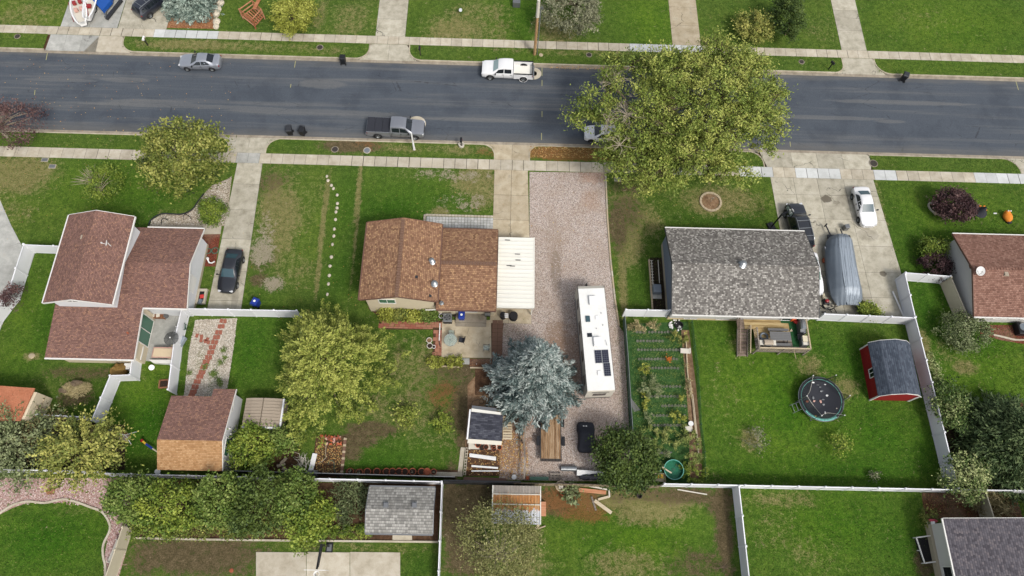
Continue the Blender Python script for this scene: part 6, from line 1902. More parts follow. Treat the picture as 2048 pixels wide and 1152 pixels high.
def broadleaf(name, label, cat, c, R, base, nclump, nleaf, ls, mat, seed=1, bark='bark', trunk=.15, clump=.5, shell=(.55, 1.0), group=None, ntips=14, up=.9, amp=.25, flat=1.0, elong=1.6, tintspread=.25, gap=None, outward=0.0, tb=0.0, trunk_z=0.0, under=-.35):
 """c crown centre, R crown radii, base point of the trunk"""
 T = thing(name, label, cat, (base[0], base[1], trunk_z), 0, group)
 r = np.random.default_rng(seed)
 d = unit(r.normal(size=(nclump * 3, 3)))
 d = d[d[:, 2] > under][:nclump]
 f = lumpy(d, seed + 5, amp)
 rad = r.uniform(shell[0], shell[1], len(d)) ** .6
 C = np.array(c) + d * np.array(R) * (f * rad)[:, None]
 if gap is not None:
  keep = np.ones(len(C), bool)
  for gx, gy, gr, pr in gap:
   dd = np.hypot(C[:, 0] - gx, C[:, 1] - gy)
   keep &= ~((dd < gr) & (r.uniform(size=len(C)) < pr))
  C, d = C[keep], d[keep]
 k = len(C)
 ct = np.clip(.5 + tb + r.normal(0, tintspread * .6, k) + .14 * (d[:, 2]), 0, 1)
 per = nleaf // k
 cs = clump * r.uniform(.6, 1.3, k)
 off = r.normal(size=(k, per, 3)) * cs[:, None, None] * np.array([1, 1, .6])
 if outward:
  ax = unit(np.stack([d[:, 0], d[:, 1], d[:, 2] * .5 + .1], 1))
  al = r.normal(size=(k, per, 1)) * cs[:, None, None] * outward
  off = off * .6 + ax[:, None] * al
 P = (C[:, None] + off).reshape(-1, 3)
 P[:, 2] = np.maximum(P[:, 2], .05)
 N = r.normal(size=(len(P), 3)) + np.array([0, 0, up])
 D = r.normal(size=(len(P), 3))
 if outward:
  D = D * .5 + np.repeat(unit(np.stack([d[:, 0], d[:, 1], d[:, 2] * 0 + .1], 1)), per, 0) * 1.2
 L = ls * r.uniform(.45, 1.6, len(P))
 V, F = leaf_quads(P, N, D, L, L / elong)
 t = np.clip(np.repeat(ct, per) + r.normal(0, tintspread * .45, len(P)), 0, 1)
 crown_mesh(T, [(V, F, t)], mat)
 tips = C[r.choice(k, min(ntips, k), replace=False)]
 limbs(T, (base[0], base[1], trunk_z), [tuple(np.array(c) + (q - np.array(c)) * .85) for q in tips], trunk, bark)
 return T
def conifer(name, label, cat, base, H, Rb, mat, seed=1, levels=26, per=13, ls=.34, z0=.6, droop=.25, group=None, taper=.85, dens=26, lean=(0, 0), tb=0.0, tufts=1.0, spread=.22, bark='bark'):
 """whorled branches round a straight stem, each clothed with short sprays"""
 T = thing(name, label, cat, (base[0], base[1], 0), 0, group)
 r = np.random.default_rng(seed)
 Ps, Ds, Ns, Ts, Ls = [], [], [], [], []
 br = MB()
 for i in range(levels):
  u = i / (levels - 1)
  z = z0 + (H - z0) * u
  Rz = Rb * (1 - u) ** taper + .12
  nb = max(4, int(per * (1 - u * .55)))
  for j in range(nb):
   a = 2 * PI * (j + (i % 2) * .5) / nb + r.normal(0, .16)
   Rr = Rz * r.uniform(.78, 1.14)
   d = np.array([math.cos(a), math.sin(a), 0])
   zz = z + r.normal(0, .10)
   m_ = max(4, int(dens * Rr / Rb) + 3)
   s_ = r.uniform(.12, 1, m_) ** .7
   side = np.array([-d[1], d[0], 0])
   wd = spread * Rr * (1.05 - s_) + .08
   off = r.uniform(-1, 1, m_)
   P = np.array([base[0], base[1], zz]) + d * (Rr * s_)[:, None] + side * (off * wd)[:, None]
   P[:, 2] += -droop * Rr * s_ ** 1.6 + .10 * s_ ** 4 * Rr * .6 + r.normal(0, .05, m_)
   dd = d[None] * 1.0 + side * (off * .9)[:, None] + r.normal(0, .25, (m_, 3))
   Ps.append(P); Ds.append(dd)
   Ns.append(np.array([0, 0, 1.0]) + r.normal(0, .55, (m_, 3)))
   bt = r.normal(0, .13)
   Ts.append(np.clip(.26 + tb + .42 * s_ + .22 * (u - .4) + bt + r.normal(0, .13, m_), 0, 1))  # height term paints a lit top and a darker low rim
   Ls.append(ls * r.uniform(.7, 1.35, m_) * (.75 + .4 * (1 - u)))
 P, D, N, t, L = map(np.concatenate, (Ps, Ds, Ns, Ts, Ls))
 sets = []
 for q in range(3):
  P2 = P + r.normal(0, .09 * tufts, P.shape)
  D2 = D + r.normal(0, .35, D.shape)
  N2 = N + r.normal(0, .5, N.shape)
  V, F = leaf_quads(P2, N2, D2, L, L * .30)
  sets.append((V, F, np.clip(t + r.normal(0, .12, len(t)), 0, 1)))
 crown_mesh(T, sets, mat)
 MB().cone((base[0], base[1], 0), (base[0], base[1], H * .96), .02 * H + .05, .02, 8).build('trunk', bark, T)
 return T
def g(px, py, z=0.0):
 p = at(px, py, z)
 return (p.x, p.y, z)
def cz(px, py, z):
 p = at(px, py, z)
 return (p.x, p.y, z)
def locust():
 T = thing('locust_tree', 'huge airy yellow-green tree spreading over the road and the white hatchback', 'tree', (20.3, 42.7, 0))
 r = np.random.default_rng(5)
 lobes = [  # px, py, z, rx, ry, rz, clumps, density
  (1240, 285, 5.5, 2.0, 1.4, 1.2, 26, .8), (1440, 200, 8.5, 5.2, 5.6, 3.0, 250, 1.0), (1345, 150, 8.5, 3.6, 3.4, 2.4, 105, .9), (1500, 250, 7.5, 3.4, 3.4, 2.6, 90, .9), (1470, 130, 8.0, 3.4, 2.4, 2.2, 75, .9),
  (1260, 130, 7.5, 3.0, 1.8, 1.8, 40, .8), (1210, 195, 7.0, 2.6, 2.8, 1.8, 38, .7), (1170, 225, 6.5, 1.6, 1.3, 1.2, 20, .9), (1290, 260, 6.5, 4.2, 3.0, 2.4, 90, .7), (1270, 320, 5.5, 3.4, 2.0, 2.2, 75, .9),
  (1380, 300, 6.5, 4.4, 2.8, 2.6, 130, 1.0), (1320, 355, 4.5, 3.4, 1.7, 1.8, 48, .9), (1450, 345, 5.0, 3.4, 1.4, 1.8, 40, .9), (1540, 200, 7.0, 1.6, 2.6, 1.8, 30, .9), (1430, 95, 8.5, 2.0, 1.4, 1.2, 20, .8), (1310, 200, 8.2, 2.6, 2.6, 1.8, 45, .6)]
 parts = []
 tips = []
 for li, (px, py, z, rx, ry, rz, nc, dn) in enumerate(lobes):
  c = at(px, py, z)
  d = unit(r.normal(size=(nc * 3, 3)))
  d = d[d[:, 2] > -.45][:nc]
  f = lumpy(d, 40 + li, .28)
  C = np.array(c) + d * np.array([rx, ry, rz]) * (f * r.uniform(.35, 1.05, nc) ** .7)[:, None]
  tips += [tuple(q) for q in C[:max(3, nc // 9)]]
  per = int(105 * dn)
  ax = unit(r.normal(size=(nc, 3)) * np.array([1, 1, .35]) + d * .8)
  cs = r.uniform(.32, .66, nc)
  off = r.normal(size=(nc, per, 3)) * cs[:, None, None] * np.array([.55, .55, .4]) + ax[:, None] * (r.normal(size=(nc, per, 1)) * cs[:, None, None] * .9)
  P = (C[:, None] + off).reshape(-1, 3)
  N = r.normal(size=(len(P), 3)) * .8 + np.array([0, 0, .8])
  D = r.normal(size=(len(P), 3)) * .6 + np.repeat(ax, per, 0)
  L = .23 * r.uniform(.45, 1.6, len(P))
  V, F = leaf_quads(P, N, D, L, L * .42)
  ct = np.clip(.45 + r.normal(0, .17, nc) + (.12 if px > 1300 else -.02), 0, 1)
  parts.append((V, F, np.clip(np.repeat(ct, per) + r.normal(0, .12, len(P)), 0, 1)))
 crown_mesh(T, parts, 'leaf_locust')
 base = Vector((20.3, 42.7, 0))
 MB().cone(base, (20.2, 43.0, 2.6), .42, .34, 12).build('trunk', 'bark', T)
 hubs = [(at(px, py, z - .8), rx) for px, py, z, rx, ry, rz, nc, dn in lobes]
 root = Vector((20.2, 43.0, 2.5))
 m = MB()
 for h, rx in hubs:
  mid = root.lerp(h, .5) + Vector((0, 0, 1.2))
  m.tube([root, root.lerp(mid, .6), mid, h], [.24, .19, .14, .09], 6)
  for t in tips:
   t = Vector(t)
   if (t - h).length < rx * 1.3 and random.random() < .8:
    q = h.lerp(t, .5) + Vector((random.uniform(-.3, .3), random.uniform(-.3, .3), .25))
    m.tube([h, q, t, t + (t - q).normalized() * .5], [.08, .05, .03, .012], 5)
    for s_ in range(3):
     e = t + Vector((random.uniform(-.9, .9), random.uniform(-.9, .9), random.uniform(-.1, .6)))
     m.tube([q.lerp(t, random.uniform(.3, 1)), e], [.022, .008], 4)
 m.build('branches', 'bark', T)
 m = MB()
 for px, py, n_ in ((1225, 165, 16), (1255, 230, 26), (1215, 245, 12), (1285, 190, 14), (1240, 290, 10), (1300, 240, 12)):
  c = at(px, py, 7.6)
  for i in range(n_):
   a = random.uniform(0, 2 * PI)
   e = c + Vector((math.cos(a) * random.uniform(.8, 2.2), math.sin(a) * random.uniform(.8, 1.8), random.uniform(-.2, .7)))
   q = c.lerp(e, .5) + Vector((random.uniform(-.2, .2), random.uniform(-.2, .2), .15))
   m.tube([c, q, e], [.04, .025, .008], 4)
   for j in range(3):
    s_ = q.lerp(e, random.uniform(0, .9))
    m.tube([s_, s_ + Vector((random.uniform(-.6, .6), random.uniform(-.6, .6), random.uniform(0, .2)))], [.016, .006], 4)
 tw = m.build('bare_twigs', 'bark_pale', T)
 tw['kind'] = 'stuff'
locust()
def plume_tree():
 T = thing('cedar_tree', 'large yellow-green plumed evergreen filling the yard left of the brown house', 'tree', (-15.2, 17.4, 0))
 r = np.random.default_rng(21)
 parts = []
 tips = []
 base = np.array([-15.2, 17.0, 0])
 for i in range(520):
  u = r.uniform(0, 1) ** .8
  z = 1.0 + 7.0 * u
  a = r.uniform(0, 2 * PI)
  wob = 1 + .16 * math.sin(3 * a + 1) + .10 * math.sin(7 * a + z)
  Rz = (5.5 * (1 - u) ** .55 + .3) * wob * r.uniform(.55, 1.0) ** .5
  d = np.array([math.cos(a), math.sin(a) * 1.12, 0])
  tip = base + np.array([.2 - .04 * z, .1 - .02 * z, z]) + d * Rz
  ax = unit(np.array([d[0], d[1], r.uniform(.25, .8)]))
  Lp = r.uniform(.7, 1.5)
  n_ = int(78 * Lp)
  s_ = r.uniform(0, 1, n_)
  P = tip + ax * ((s_ - .55) * Lp)[:, None] + r.normal(size=(n_, 3)) * (.27 * (1.1 - s_ * .8))[:, None]
  D = ax + r.normal(size=(n_, 3)) * .42
  N = r.normal(size=(n_, 3)) * .7 + np.array([0, 0, .8])
  L = r.uniform(.13, .30, n_)
  V, F = leaf_quads(P, N, D, L, L * .42)
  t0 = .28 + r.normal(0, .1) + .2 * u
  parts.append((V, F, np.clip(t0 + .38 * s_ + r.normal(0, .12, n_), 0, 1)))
  if i % 12 == 0: tips.append(tuple(tip - ax * .3))
 crown_mesh(T, parts, 'leaf_cedar')
 limbs(T, tuple(base), tips, .3, 'bark', hub=.5)
plume_tree()
conifer('blue_spruce', 'tall silvery blue spruce in the centre beside the brown house patio', 'tree', (3.2, 16.3), 12.5, 4.5, 'leaf_spruce', 3, 40, 15, .33, .5, .16, taper=.9, dens=46, tb=-.02, tufts=1.1, spread=.20)
conifer('blue_spruce', 'blue-green spruce at the top left beside the dark grey SUV', 'tree', (-37.6, 62.6), 5.0, 3.7, 'leaf_spruce_top', 4, 24, 17, .34, .3, .22, taper=.6, dens=40, tb=.05, tufts=1.4, spread=.26)
conifer('spruce_tree', 'dense dark green conifer at the right edge above the mauve-roofed house', 'tree', (46.9, 11.6), 6.0, 4.9, 'leaf_juniper', 6, 26, 18, .36, .4, .15, taper=.5, dens=46, tb=-.02, tufts=2.2, spread=.3)
def R3(a, b, c): return (a, b, c)
B = broadleaf
B('maple_tree', 'golden-green street tree in front of the left house', 'tree', cz(358, 318, 4.2), (4.0, 3.8, 2.6), (-34.4, 39.2), 170, 13500, .24, 'leaf_maple', 31, 'bark_pale', .2, .40, (.3, 1.05), up=1.0, amp=.42, ntips=40, tintspread=.3)
m = MB()
B('yellow_shrub', 'bright yellow-green conifer shrub by the north pavement at the top', 'shrub', cz(588, 28, 1.4), (2.5, 2.6, 1.5), g(590, 45)[:2], 160, 12000, .16, 'leaf_yellow', 32, 'bark', .12, .30, outward=1.1, tb=.02)
B('olive_tree', 'soft grey-green willow-like tree by the utility pole', 'tree', cz(1148, 18, 3.2), (3.5, 3.6, 2.4), (8.2, 62.6), 230, 15000, .16, 'leaf_grey', 33, 'bark', .2, .36, outward=1.0, amp=.2)
B('golden_shrub', 'golden yellow shrub at the top right of the big street tree', 'shrub', cz(1506, 56, 1.4), (2.2, 2.0, 1.4), g(1508, 72)[:2], 110, 8000, .17, 'leaf_golden', 34, 'bark', .1, .34, outward=1.0, tb=.08)
B('dark_shrub', 'dark olive upright shrub right of the golden shrub', 'shrub', cz(1573, 40, 2.2), (1.75, 3.0, 2.2), g(1570, 70)[:2], 120, 9000, .17, 'leaf_dark', 35, 'bark', .1, .34, outward=1.0, tb=.05)
B('purple_plum_tree', 'thinning purple-leaved tree at the left edge by the road', 'tree', cz(22, 250, 3.0), (3.0, 2.6, 2.0), g(15, 275)[:2], 80, 5200, .15, 'leaf_purple', 36, 'bark_pale', .12, .40, ntips=46, tb=.12)
B('small_tree', 'half-bare small green and yellow tree on the upper left lawn', 'tree', cz(210, 365, 1.6), (1.5, 1.9, 1.2), g(208, 390)[:2], 50, 3000, .16, 'leaf_mid', 37, 'bark_pale', .08, .36, ntips=22)
m = MB()
for i in range(24):
 c = at(195, 370, .6); a = random.uniform(PI * .5, PI * 1.15)
 e = c + Vector((math.cos(a) * random.uniform(1, 2.2), math.sin(a) * random.uniform(1, 2.2), random.uniform(.8, 1.6)))
 m.tube([c, c.lerp(e, .5) + Vector((0, 0, .3)), e], [.04, .025, .008], 4)
tag(m.build('bare_shrub', 'bark_pale'), 'bare twiggy grey shrub leaning left of the half-bare small tree', 'shrub')
B('round_shrub', 'round green shrub in the pebble bed by the left driveway', 'shrub', cz(424, 424, .7), (1.25, 1.35, .8), g(424, 428)[:2], 60, 4200, .14, 'leaf_mid', 38, 'bark', .06, .24, tb=-.05)
B('small_purple_tree', 'dark purple-red shrub growing over the far left white fence', 'shrub', cz(24, 592, 1.6), (1.1, .9, .8), g(36, 598)[:2], 26, 1500, .14, 'leaf_purple', 39, 'bark', .06, .26)
B('yellow_tree', 'yellow-tipped branching tree at the lower left beside the swing seat', 'tree', cz(172, 898, 3.2), (3.1, 2.7, 1.9), (-34.4, 9.8), 120, 9500, .21, 'leaf_golden', 40, 'bark', .2, .32, outward=1.9, tb=.05, amp=.35, ntips=20)
B('feathery_shrub', 'feathery grey-green shrubs at the left edge by the orange shed', 'shrub', cz(30, 890, 1.6), (3.4, 2.9, 1.5), g(30, 900)[:2], 150, 9500, .19, 'leaf_pale', 41, 'bark', .12, .38, outward=1.6, amp=.3)
B('brown_shrub', 'dried brown brushy shrub left of the yellow-tipped tree', 'shrub', cz(95, 868, 1.0), (1.8, 1.7, .9), g(95, 872)[:2], 60, 3000, .19, 'leaf_straw', 42, 'bark', .08, .34, outward=1.5, tb=-.3)
row = [(268, 997, 2.3, 2.3, 1.7, 1.9, 'leaf_green', 'first leafy tree from the left behind the back fence'),
 (352, 1010, 2.4, 2.5, 1.9, 2.0, 'leaf_mid', 'second leafy tree from the left behind the back fence, yellowish at its centre'),
 (440, 1005, 2.4, 2.2, 1.9, 2.0, 'leaf_green', 'third leafy tree from the left behind the back fence, below the garage roof'),
 (510, 1008, 2.8, 2.4, 2.3, 2.2, 'leaf_dark', 'darkest big tree in the row behind the back fence'),
 (590, 1000, 2.2, 1.6, 1.9, 1.8, 'leaf_green', 'green tree near the right end of the row behind the back fence'),
 (622, 1038, 2.2, 1.6, 1.9, 1.7, 'leaf_mid', 'bright yellow-green tree at the right end of the row, above the concrete court')]
for i, (px, py, z, rx, ry, rz, mt, lb) in enumerate(row):
 c = cz(px, py, z)
 B('leafy_tree', lb, 'tree', c, (rx, ry, rz), (c[0], c[1]), 85, 7500, .20, mt, 50 + i, 'bark', .16, .30, group='row of trees behind the back fence', amp=.5, tb=.06 if mt != 'leaf_dark' else .25, ntips=12)
B('low_shrub', 'low bushy growth under the row of trees near the lawn edging', 'shrub', cz(430, 1050, .7), (6.5, 1.1, .7), g(430, 1055)[:2], 140, 7000, .15, 'leaf_golden', 57, 'bark', .06, .32, tb=-.15)
B('low_shrub', 'thin green ground shrub at the foot of the tree row, far left', 'shrub', cz(315, 1055, .5), (2.6, .9, .5), g(315, 1060)[:2], 50, 2600, .14, 'leaf_mid', 58, 'bark', .05, .28)
B('iris_clump', 'blue-green spiky clump left of the light grey shed', 'plant', cz(700, 1000, .5), (1.6, 2.0, .4), g(702, 1005)[:2], 50, 2600, .26, 'leaf_pale', 59, 'bark', .04, .3, elong=4, tb=-.2)
B('strap_leaf_row', 'row of low strap-leaved plants below the light grey shed bed', 'plant', cz(700, 1063, .25), (2.6, .45, .25), g(700, 1064)[:2], 60, 2600, .22, 'leaf_mid', 60, 'bark', .03, .18, elong=4)
B('leafy_shrub', 'rounded yellow-green shrub between the garage and the big plumed evergreen', 'shrub', cz(508, 893, 1.8), (1.9, 1.9, 1.4), g(512, 900)[:2], 60, 5000, .19, 'leaf_mid', 61, 'bark', .1, .32, tb=.08)
B('leafy_shrub', 'small green shrub right behind the tan plastic shed', 'shrub', cz(572, 880, 1.5), (1.1, 1.0, 1.0), g(565, 880)[:2], 34, 2400, .19, 'leaf_green', 62, 'bark', .1, .32)
B('dark_tree', 'dense dark green tree at the foot of the gravel drive beside the green pool', 'tree', cz(1253, 920, 2.8), (2.75, 2.7, 2.2), (12.3, 9.4), 190, 15000, .19, 'leaf_dark', 63, 'bark', .18, .34, tb=.14, amp=.22)
B('flowering_shrub', 'loose shrub with creamy flowers along the right fence beside the dark conifer', 'shrub', cz(1898, 812, 1.5), (1.7, 2.2, 1.2), g(1900, 818)[:2], 60, 3800, .18, 'leaf_flower', 64, 'bark', .08, .34, tb=-.12)
B('flowering_shrub', 'flowering shrub with pale blossoms hanging over the right back corner fence', 'shrub', cz(1935, 955, 1.8), (2.1, 2.0, 1.4), (42.7, 8.3), 70, 5000, .18, 'leaf_flower', 65, 'bark', .08, .34, tb=.05)
B('climbing_rose', 'thin rose bush with pale flowers outside the fence by the red shed', 'shrub', cz(1868, 745, .6), (.5, 1.7, .5), g(1870, 750)[:2], 30, 1300, .13, 'leaf_flower', 66, 'bark', .04, .25, tb=.12)
B('grey_green_shrub', 'sprawling grey-green shrub in front of the right house', 'shrub', cz(1930, 662, 1.2), (2.5, 1.7, 1.2), g(1930, 668)[:2], 90, 6500, .15, 'leaf_pale', 67, 'bark', .1, .32, tb=-.1)
B('purple_shrub', 'round dark purple shrub in the edged bed on the right lawn', 'shrub', cz(1914, 413, 1.6), (2.05, 1.85, 1.5), g(1914, 425)[:2], 150, 9500, .17, 'leaf_purple', 68, 'bark', .12, .24, tb=-.12, tintspread=.3)
B('barberry_shrub', 'dark red-purple shrub against the pale gable wall at right', 'shrub', cz(1872, 530, .9), (1.3, 1.5, .9), g(1874, 535)[:2], 70, 4600, .14, 'leaf_purple', 69, 'bark', .06, .22, tb=-.3)
B('round_shrub', 'olive green shrub with a yellow patch above the dark red shrub at right', 'shrub', cz(1862, 500, .9), (1.2, 1.2, .9), g(1862, 508)[:2], 60, 3800, .14, 'leaf_mid', 70, 'bark', .06, .24, tb=-.05)
B('round_shrub', 'small dark shrub tucked against the corner of the right house', 'shrub', cz(1893, 492, .5), (.9, .5, .5), g(1894, 496)[:2], 20, 1200, .13, 'leaf_dark', 71, 'bark', .05, .2)
B('sparse_tree', 'pale sparse-leaved tree with whitish branches at the bottom beside the rusty shed', 'tree', cz(1005, 1090, 3.6), (3.4, 3.2, 2.2), (.2, 1.2), 230, 11500, .13, 'leaf_sparse', 72, 'bark_pale', .18, .5, ntips=34, tb=-.05, amp=.3)
B('weeping_branch', 'thin grey-green branch tips hanging over the lawn by the striped fence', 'shrub', cz(812, 832, .8), (1.0, .9, .6), g(812, 838)[:2], 18, 800, .18, 'leaf_cedar', 73, 'bark', .04, .3)
B('young_conifer', 'tiny pale yellow-green tree alone on the lawn left of the dark-roofed shed', 'tree', cz(884, 845, .6), (.75, .75, .6), g(884, 848)[:2], 24, 1100, .15, 'leaf_mid', 74, 'bark', .04, .2, outward=1.2, tb=.15)
B('sapling', 'small shrubby sapling on the lawn below the trampoline', 'tree', cz(1678, 893, .8), (1.1, 1.1, .7), g(1676, 900)[:2], 22, 700, .14, 'leaf_mid', 75, 'bark', .03, .28, tb=.1)
B('sapling', 'straggly pale sapling on the right lawn left of the trampoline shadow', 'tree', cz(1512, 878, .7), (1.1, 1.1, .6), g(1512, 884)[:2], 20, 420, .13, 'leaf_grey', 76, 'bark_pale', .03, .28, ntips=18)
B('sapling', 'tiny grey sapling near the right back fence', 'tree', cz(1750, 952, .4), (.5, .45, .35), g(1750, 955)[:2], 10, 260, .12, 'leaf_grey', 77, 'bark', .02, .15)
B('grass_clump', 'dry brown ornamental grasses in the bare bed at lower right', 'plant', cz(1985, 1010, .6), (1.7, 1.3, .6), g(1985, 1014)[:2], 50, 1800, .36, 'leaf_straw', 78, 'bark', .03, .3, elong=7, tb=-.15)
B('low_shrub', 'small yellowish ground plant at the corner of the bare bed at lower right', 'plant', cz(1855, 1035, .3), (.7, .8, .3), g(1855, 1037)[:2], 20, 800, .13, 'leaf_golden', 79, 'bark', .03, .2, tb=-.1)
B('green_bush', 'bright green bush at the foot of the covered boat', 'shrub', cz(1735, 622, .5), (1.15, .75, .5), g(1735, 624)[:2], 40, 2600, .15, 'leaf_mid', 80, 'bark', .04, .22, tb=.05)
for i, (px, lb) in enumerate(((776, 'yellow climbing plant at the left end of the bed under the brown house wall'), (800, 'green and yellow plants in the middle left of the bed under the brown house wall'), (826, 'bright yellow foliage in the middle right of the bed under the brown house wall'), (856, 'dark green leafy plant at the right end of the bed beside the air conditioner'))):
 B('bed_plant', lb, 'plant', cz(px, 627, .6), (.85, .75, .5), g(px, 629)[:2], 30, 1900, .15, ('leaf_yellow', 'leaf_golden', 'leaf_yellow', 'leaf_green')[i], 90 + i, 'bark', .03, .22, group='plants under the brown house wall', tb=(-.1, -.1, .05, .05)[i])
for i, px in enumerate((864, 878, 901, 916)):
 B('potted_shrub', ('leftmost', 'second', 'third', 'rightmost')[i] + ' of four yellow-green box shrubs in the planter below the patio', 'shrub', cz(px, 724, .35), (.45, .5, .35), g(px, 726)[:2], 16, 900, .12, 'leaf_yellow', 100 + i, 'bark', .03, .14, group='four box shrubs below the patio', tb=-.1)
T = thing('pampas_grass', 'straw-coloured pampas clump on the left lawn', 'plant', g(158, 778))
for px, py, rx in ((140, 777, .75), (158, 782, .85), (170, 776, .6)):
 c = np.array(cz(px, py, .4)); r = np.random.default_rng(px)
 n_ = 700
 a = r.uniform(0, 2 * PI, n_); q = r.uniform(.1, 1, n_)
 P = c + np.stack([np.cos(a) * q * rx, np.sin(a) * q * rx * .8, .5 - .5 * q], 1)
 D = np.stack([np.cos(a), np.sin(a), .4 + 0 * a], 1) + r.normal(size=(n_, 3)) * .2
 V, F = leaf_quads(P, r.normal(size=(n_, 3)) * .5 + np.array([0, 0, 1]), D, r.uniform(.2, .5, n_), .035)
 crown_mesh(T, [(V, F, np.clip(r.normal(.75, .2, n_), 0, 1))], 'leaf_straw', 'blades')
for i, (px, py) in enumerate(((121, 780), (140, 768), (148, 764))):
 a_, b_ = at(px, py, .3), at(px + 14, py + 2, .6)
 MB().tube([a_, a_.lerp(b_, .5), b_], [.22, .26, .2], 10).build('dead_stalk', 'bark', T)
for i, (px, py, rx, ry, mt, lb, nm) in enumerate((
 (1358, 675, 1.1, .6, 'leaf_golden', 'yellowing staked plant at the top right of the vegetable garden', 'tomato_plant'),
 (1292, 800, .45, .9, 'leaf_yellow', 'tall yellow plant in the lower left of the vegetable garden', 'yellow_plant'),
 (1290, 738, .5, .5, 'leaf_yellow', 'small yellow plant left of the fifth row of the vegetable garden', 'yellow_plant'),
 (1300, 775, 1.1, 1.2, 'leaf_pale', 'pale grey-green squash plant in the left middle of the vegetable garden', 'squash_plant'),
 (1297, 832, .4, .6, 'leaf_pale', 'small pale plant below the tall yellow plant', 'squash_plant'),
 (1358, 831, .7, .6, 'leaf_yellow', 'yellow-green bushy plant at the right of the ninth garden row', 'yellow_plant'),
 (1310, 862, 1.9, .4, 'leaf_corn', 'upper row of corn in the lower vegetable garden', 'corn_row'),
 (1328, 885, 1.5, .6, 'leaf_corn', 'lower row of corn in the vegetable garden', 'corn_row'),
 (1365, 870, .5, .9, 'leaf_corn', 'corn stalks on the garden path side', 'corn_row'),
 (1385, 900, .8, 2.0, 'leaf_corn', 'tangle of drying corn at the lower right corner of the vegetable garden', 'corn_row'),
 (1390, 945, 1.3, 1.1, 'leaf_mid', 'leafy tangle right of the round green pool', 'squash_plant'),
 (1322, 907, 1.0, .3, 'leaf_pale', 'small leafy strip above the round green pool', 'squash_plant'),
 (1283, 652, .9, .6, 'leaf_straw', 'dry straw-coloured plant heap at the top left of the vegetable garden', 'dry_plant'),
 (1308, 650, .7, .4, 'leaf_straw', 'second dry straw heap at the top of the vegetable garden', 'dry_plant'),
 (1270, 655, .6, .5, 'leaf_straw', 'dry tuft nearest the fence corner of the vegetable garden', 'dry_plant'),
 (1337, 719, .12, .12, 'leaf_orange', 'bright orange flower in the fourth row of the vegetable garden', 'marigold'),
 (1362, 796, .18, .18, 'leaf_yellow', 'small yellow flower at the end of the seventh garden row', 'marigold'),
 (1376, 760, .12, 2.2, 'leaf_straw', 'dry weeds along the right side of the vegetable garden', 'dry_plant'))):
 B(nm, lb, 'plant', cz(px, py, .45), (rx, ry, .45), g(px, py + 2)[:2], max(5, int(22 * rx * ry) + 5), max(160, int(1300 * rx * ry)), .15, mt, 120 + i, 'bark', .02, .15, outward=.6, tb=.05, elong=2.6, ntips=5)
B('cactus_plant', 'dark spiny agave-like plant on the bare ground right of the rusty shed', 'plant', cz(1142, 985, .5), (.7, .8, .4), g(1142, 988)[:2], 20, 420, .26, 'leaf_pale', 150, 'bark', .04, .22, elong=2, tb=-.1)
m = MB()
for i in range(26):
 c = at(1447, 1135, .1); a = random.uniform(0, 2 * PI)
 e = c + Vector((math.cos(a) * random.uniform(.3, 1.1), math.sin(a) * random.uniform(.3, 1.0), random.uniform(.1, .5)))
 m.tube([c, e], [.02, .006], 4)
tag(m.build('dry_brush', 'bark'), 'small reddish pile of dry twigs by the bottom fence', 'brush pile')
H = []
for a in ((-29.8, -25.3, 22.9, 43.6), (-1.0, 2.8, 29.9, 43.6), (2.6, 11.3, 7.4, 40.4), (28.8, 40.7, 23.8, 43.6), (-75, 75, 40.2, 41.65), (-75, 75, 57.05, 58.35), (-75, 75, 43.4, 55.05), (-13.2, 3.2, 23.3, 31.6), (16.4, 30.4, 23.4, 32), (-41, -29.3, 17.4, 31), (45.8, 62, 23.8, 32.5),
  (12.1, 18.9, 7.5, 23.7), (-15.6, -11.8, 57, 75), (19.6, 23.3, 57, 75), (39.8, 43.2, 57, 75), (-53.2, -39.7, 54.9, 72), (-5.7, -.6, 18.8, 24), (-20.5, -8, -10, 1.5), (38.2, 50, -10, 5), (-29.1, -23.5, 7.7, 14.9), (-10.8, -5.2, 3, 6.7), (35.2, 39.3, 15.7, 20.9)):
 H.append(R(*a))
for q in ([(391, 640), (474, 636), (468, 690), (455, 775), (430, 792), (368, 792), (378, 700)], [(300, 450), (303, 440), (325, 430), (360, 432), (384, 422), (396, 407), (425, 372), (464, 352), (452, 470), (296, 470)],
  [(-60, 955), (272, 957), (268, 1050), (232, 1200), (208, 1200), (208, 1120), (220, 1062), (208, 1025), (150, 1003), (55, 1005), (-60, 1060)], [(272, 960), (882, 968), (876, 1082), (268, 1074)], [(-70, 380), (0, 400), (22, 450), (44, 492), (36, 530), (0, 660), (-60, 720)],
  [(300, 48), (340, 20), (430, 0), (442, 0), (428, 40), (436, 58), (282, 56)], [(270, 1084), (505, 1084), (505, 1152), (240, 1152)], [(1085, 970), (1460, 975), (1480, 1152), (1400, 1100), (1250, 1010), (1090, 1020)], [(890, 965), (975, 965), (940, 1152), (885, 1152)], [(925, 690), (1060, 690), (1060, 960), (925, 960)]):
 H.append(W(*q))
blades('grass', -62, 64, -6, 41.6, 330000, H)
blades('grass', -66, 70, 58.3, 72, 90000, H)
Hs = [R(-53.4, -44.4, 54, 58), R(-16.0, -11.3, 54, 58), R(39.8, 43.7, 54, 58), R(-29.9, -25.8, 41, 44), R(-1, 2.9, 41, 44), R(28.6, 40.6, 41, 44), R(57, 59.7, 41, 44)]
blades('grass', -66, 70, 55.05, 57.1, 16000, Hs)
blades('grass', -62, 64, 41.62, 43.4, 14000, Hs + [W((1055, 290), (1210, 296), (1210, 330), (1055, 322)), W((650, 280), (760, 285), (760, 310), (650, 305))])
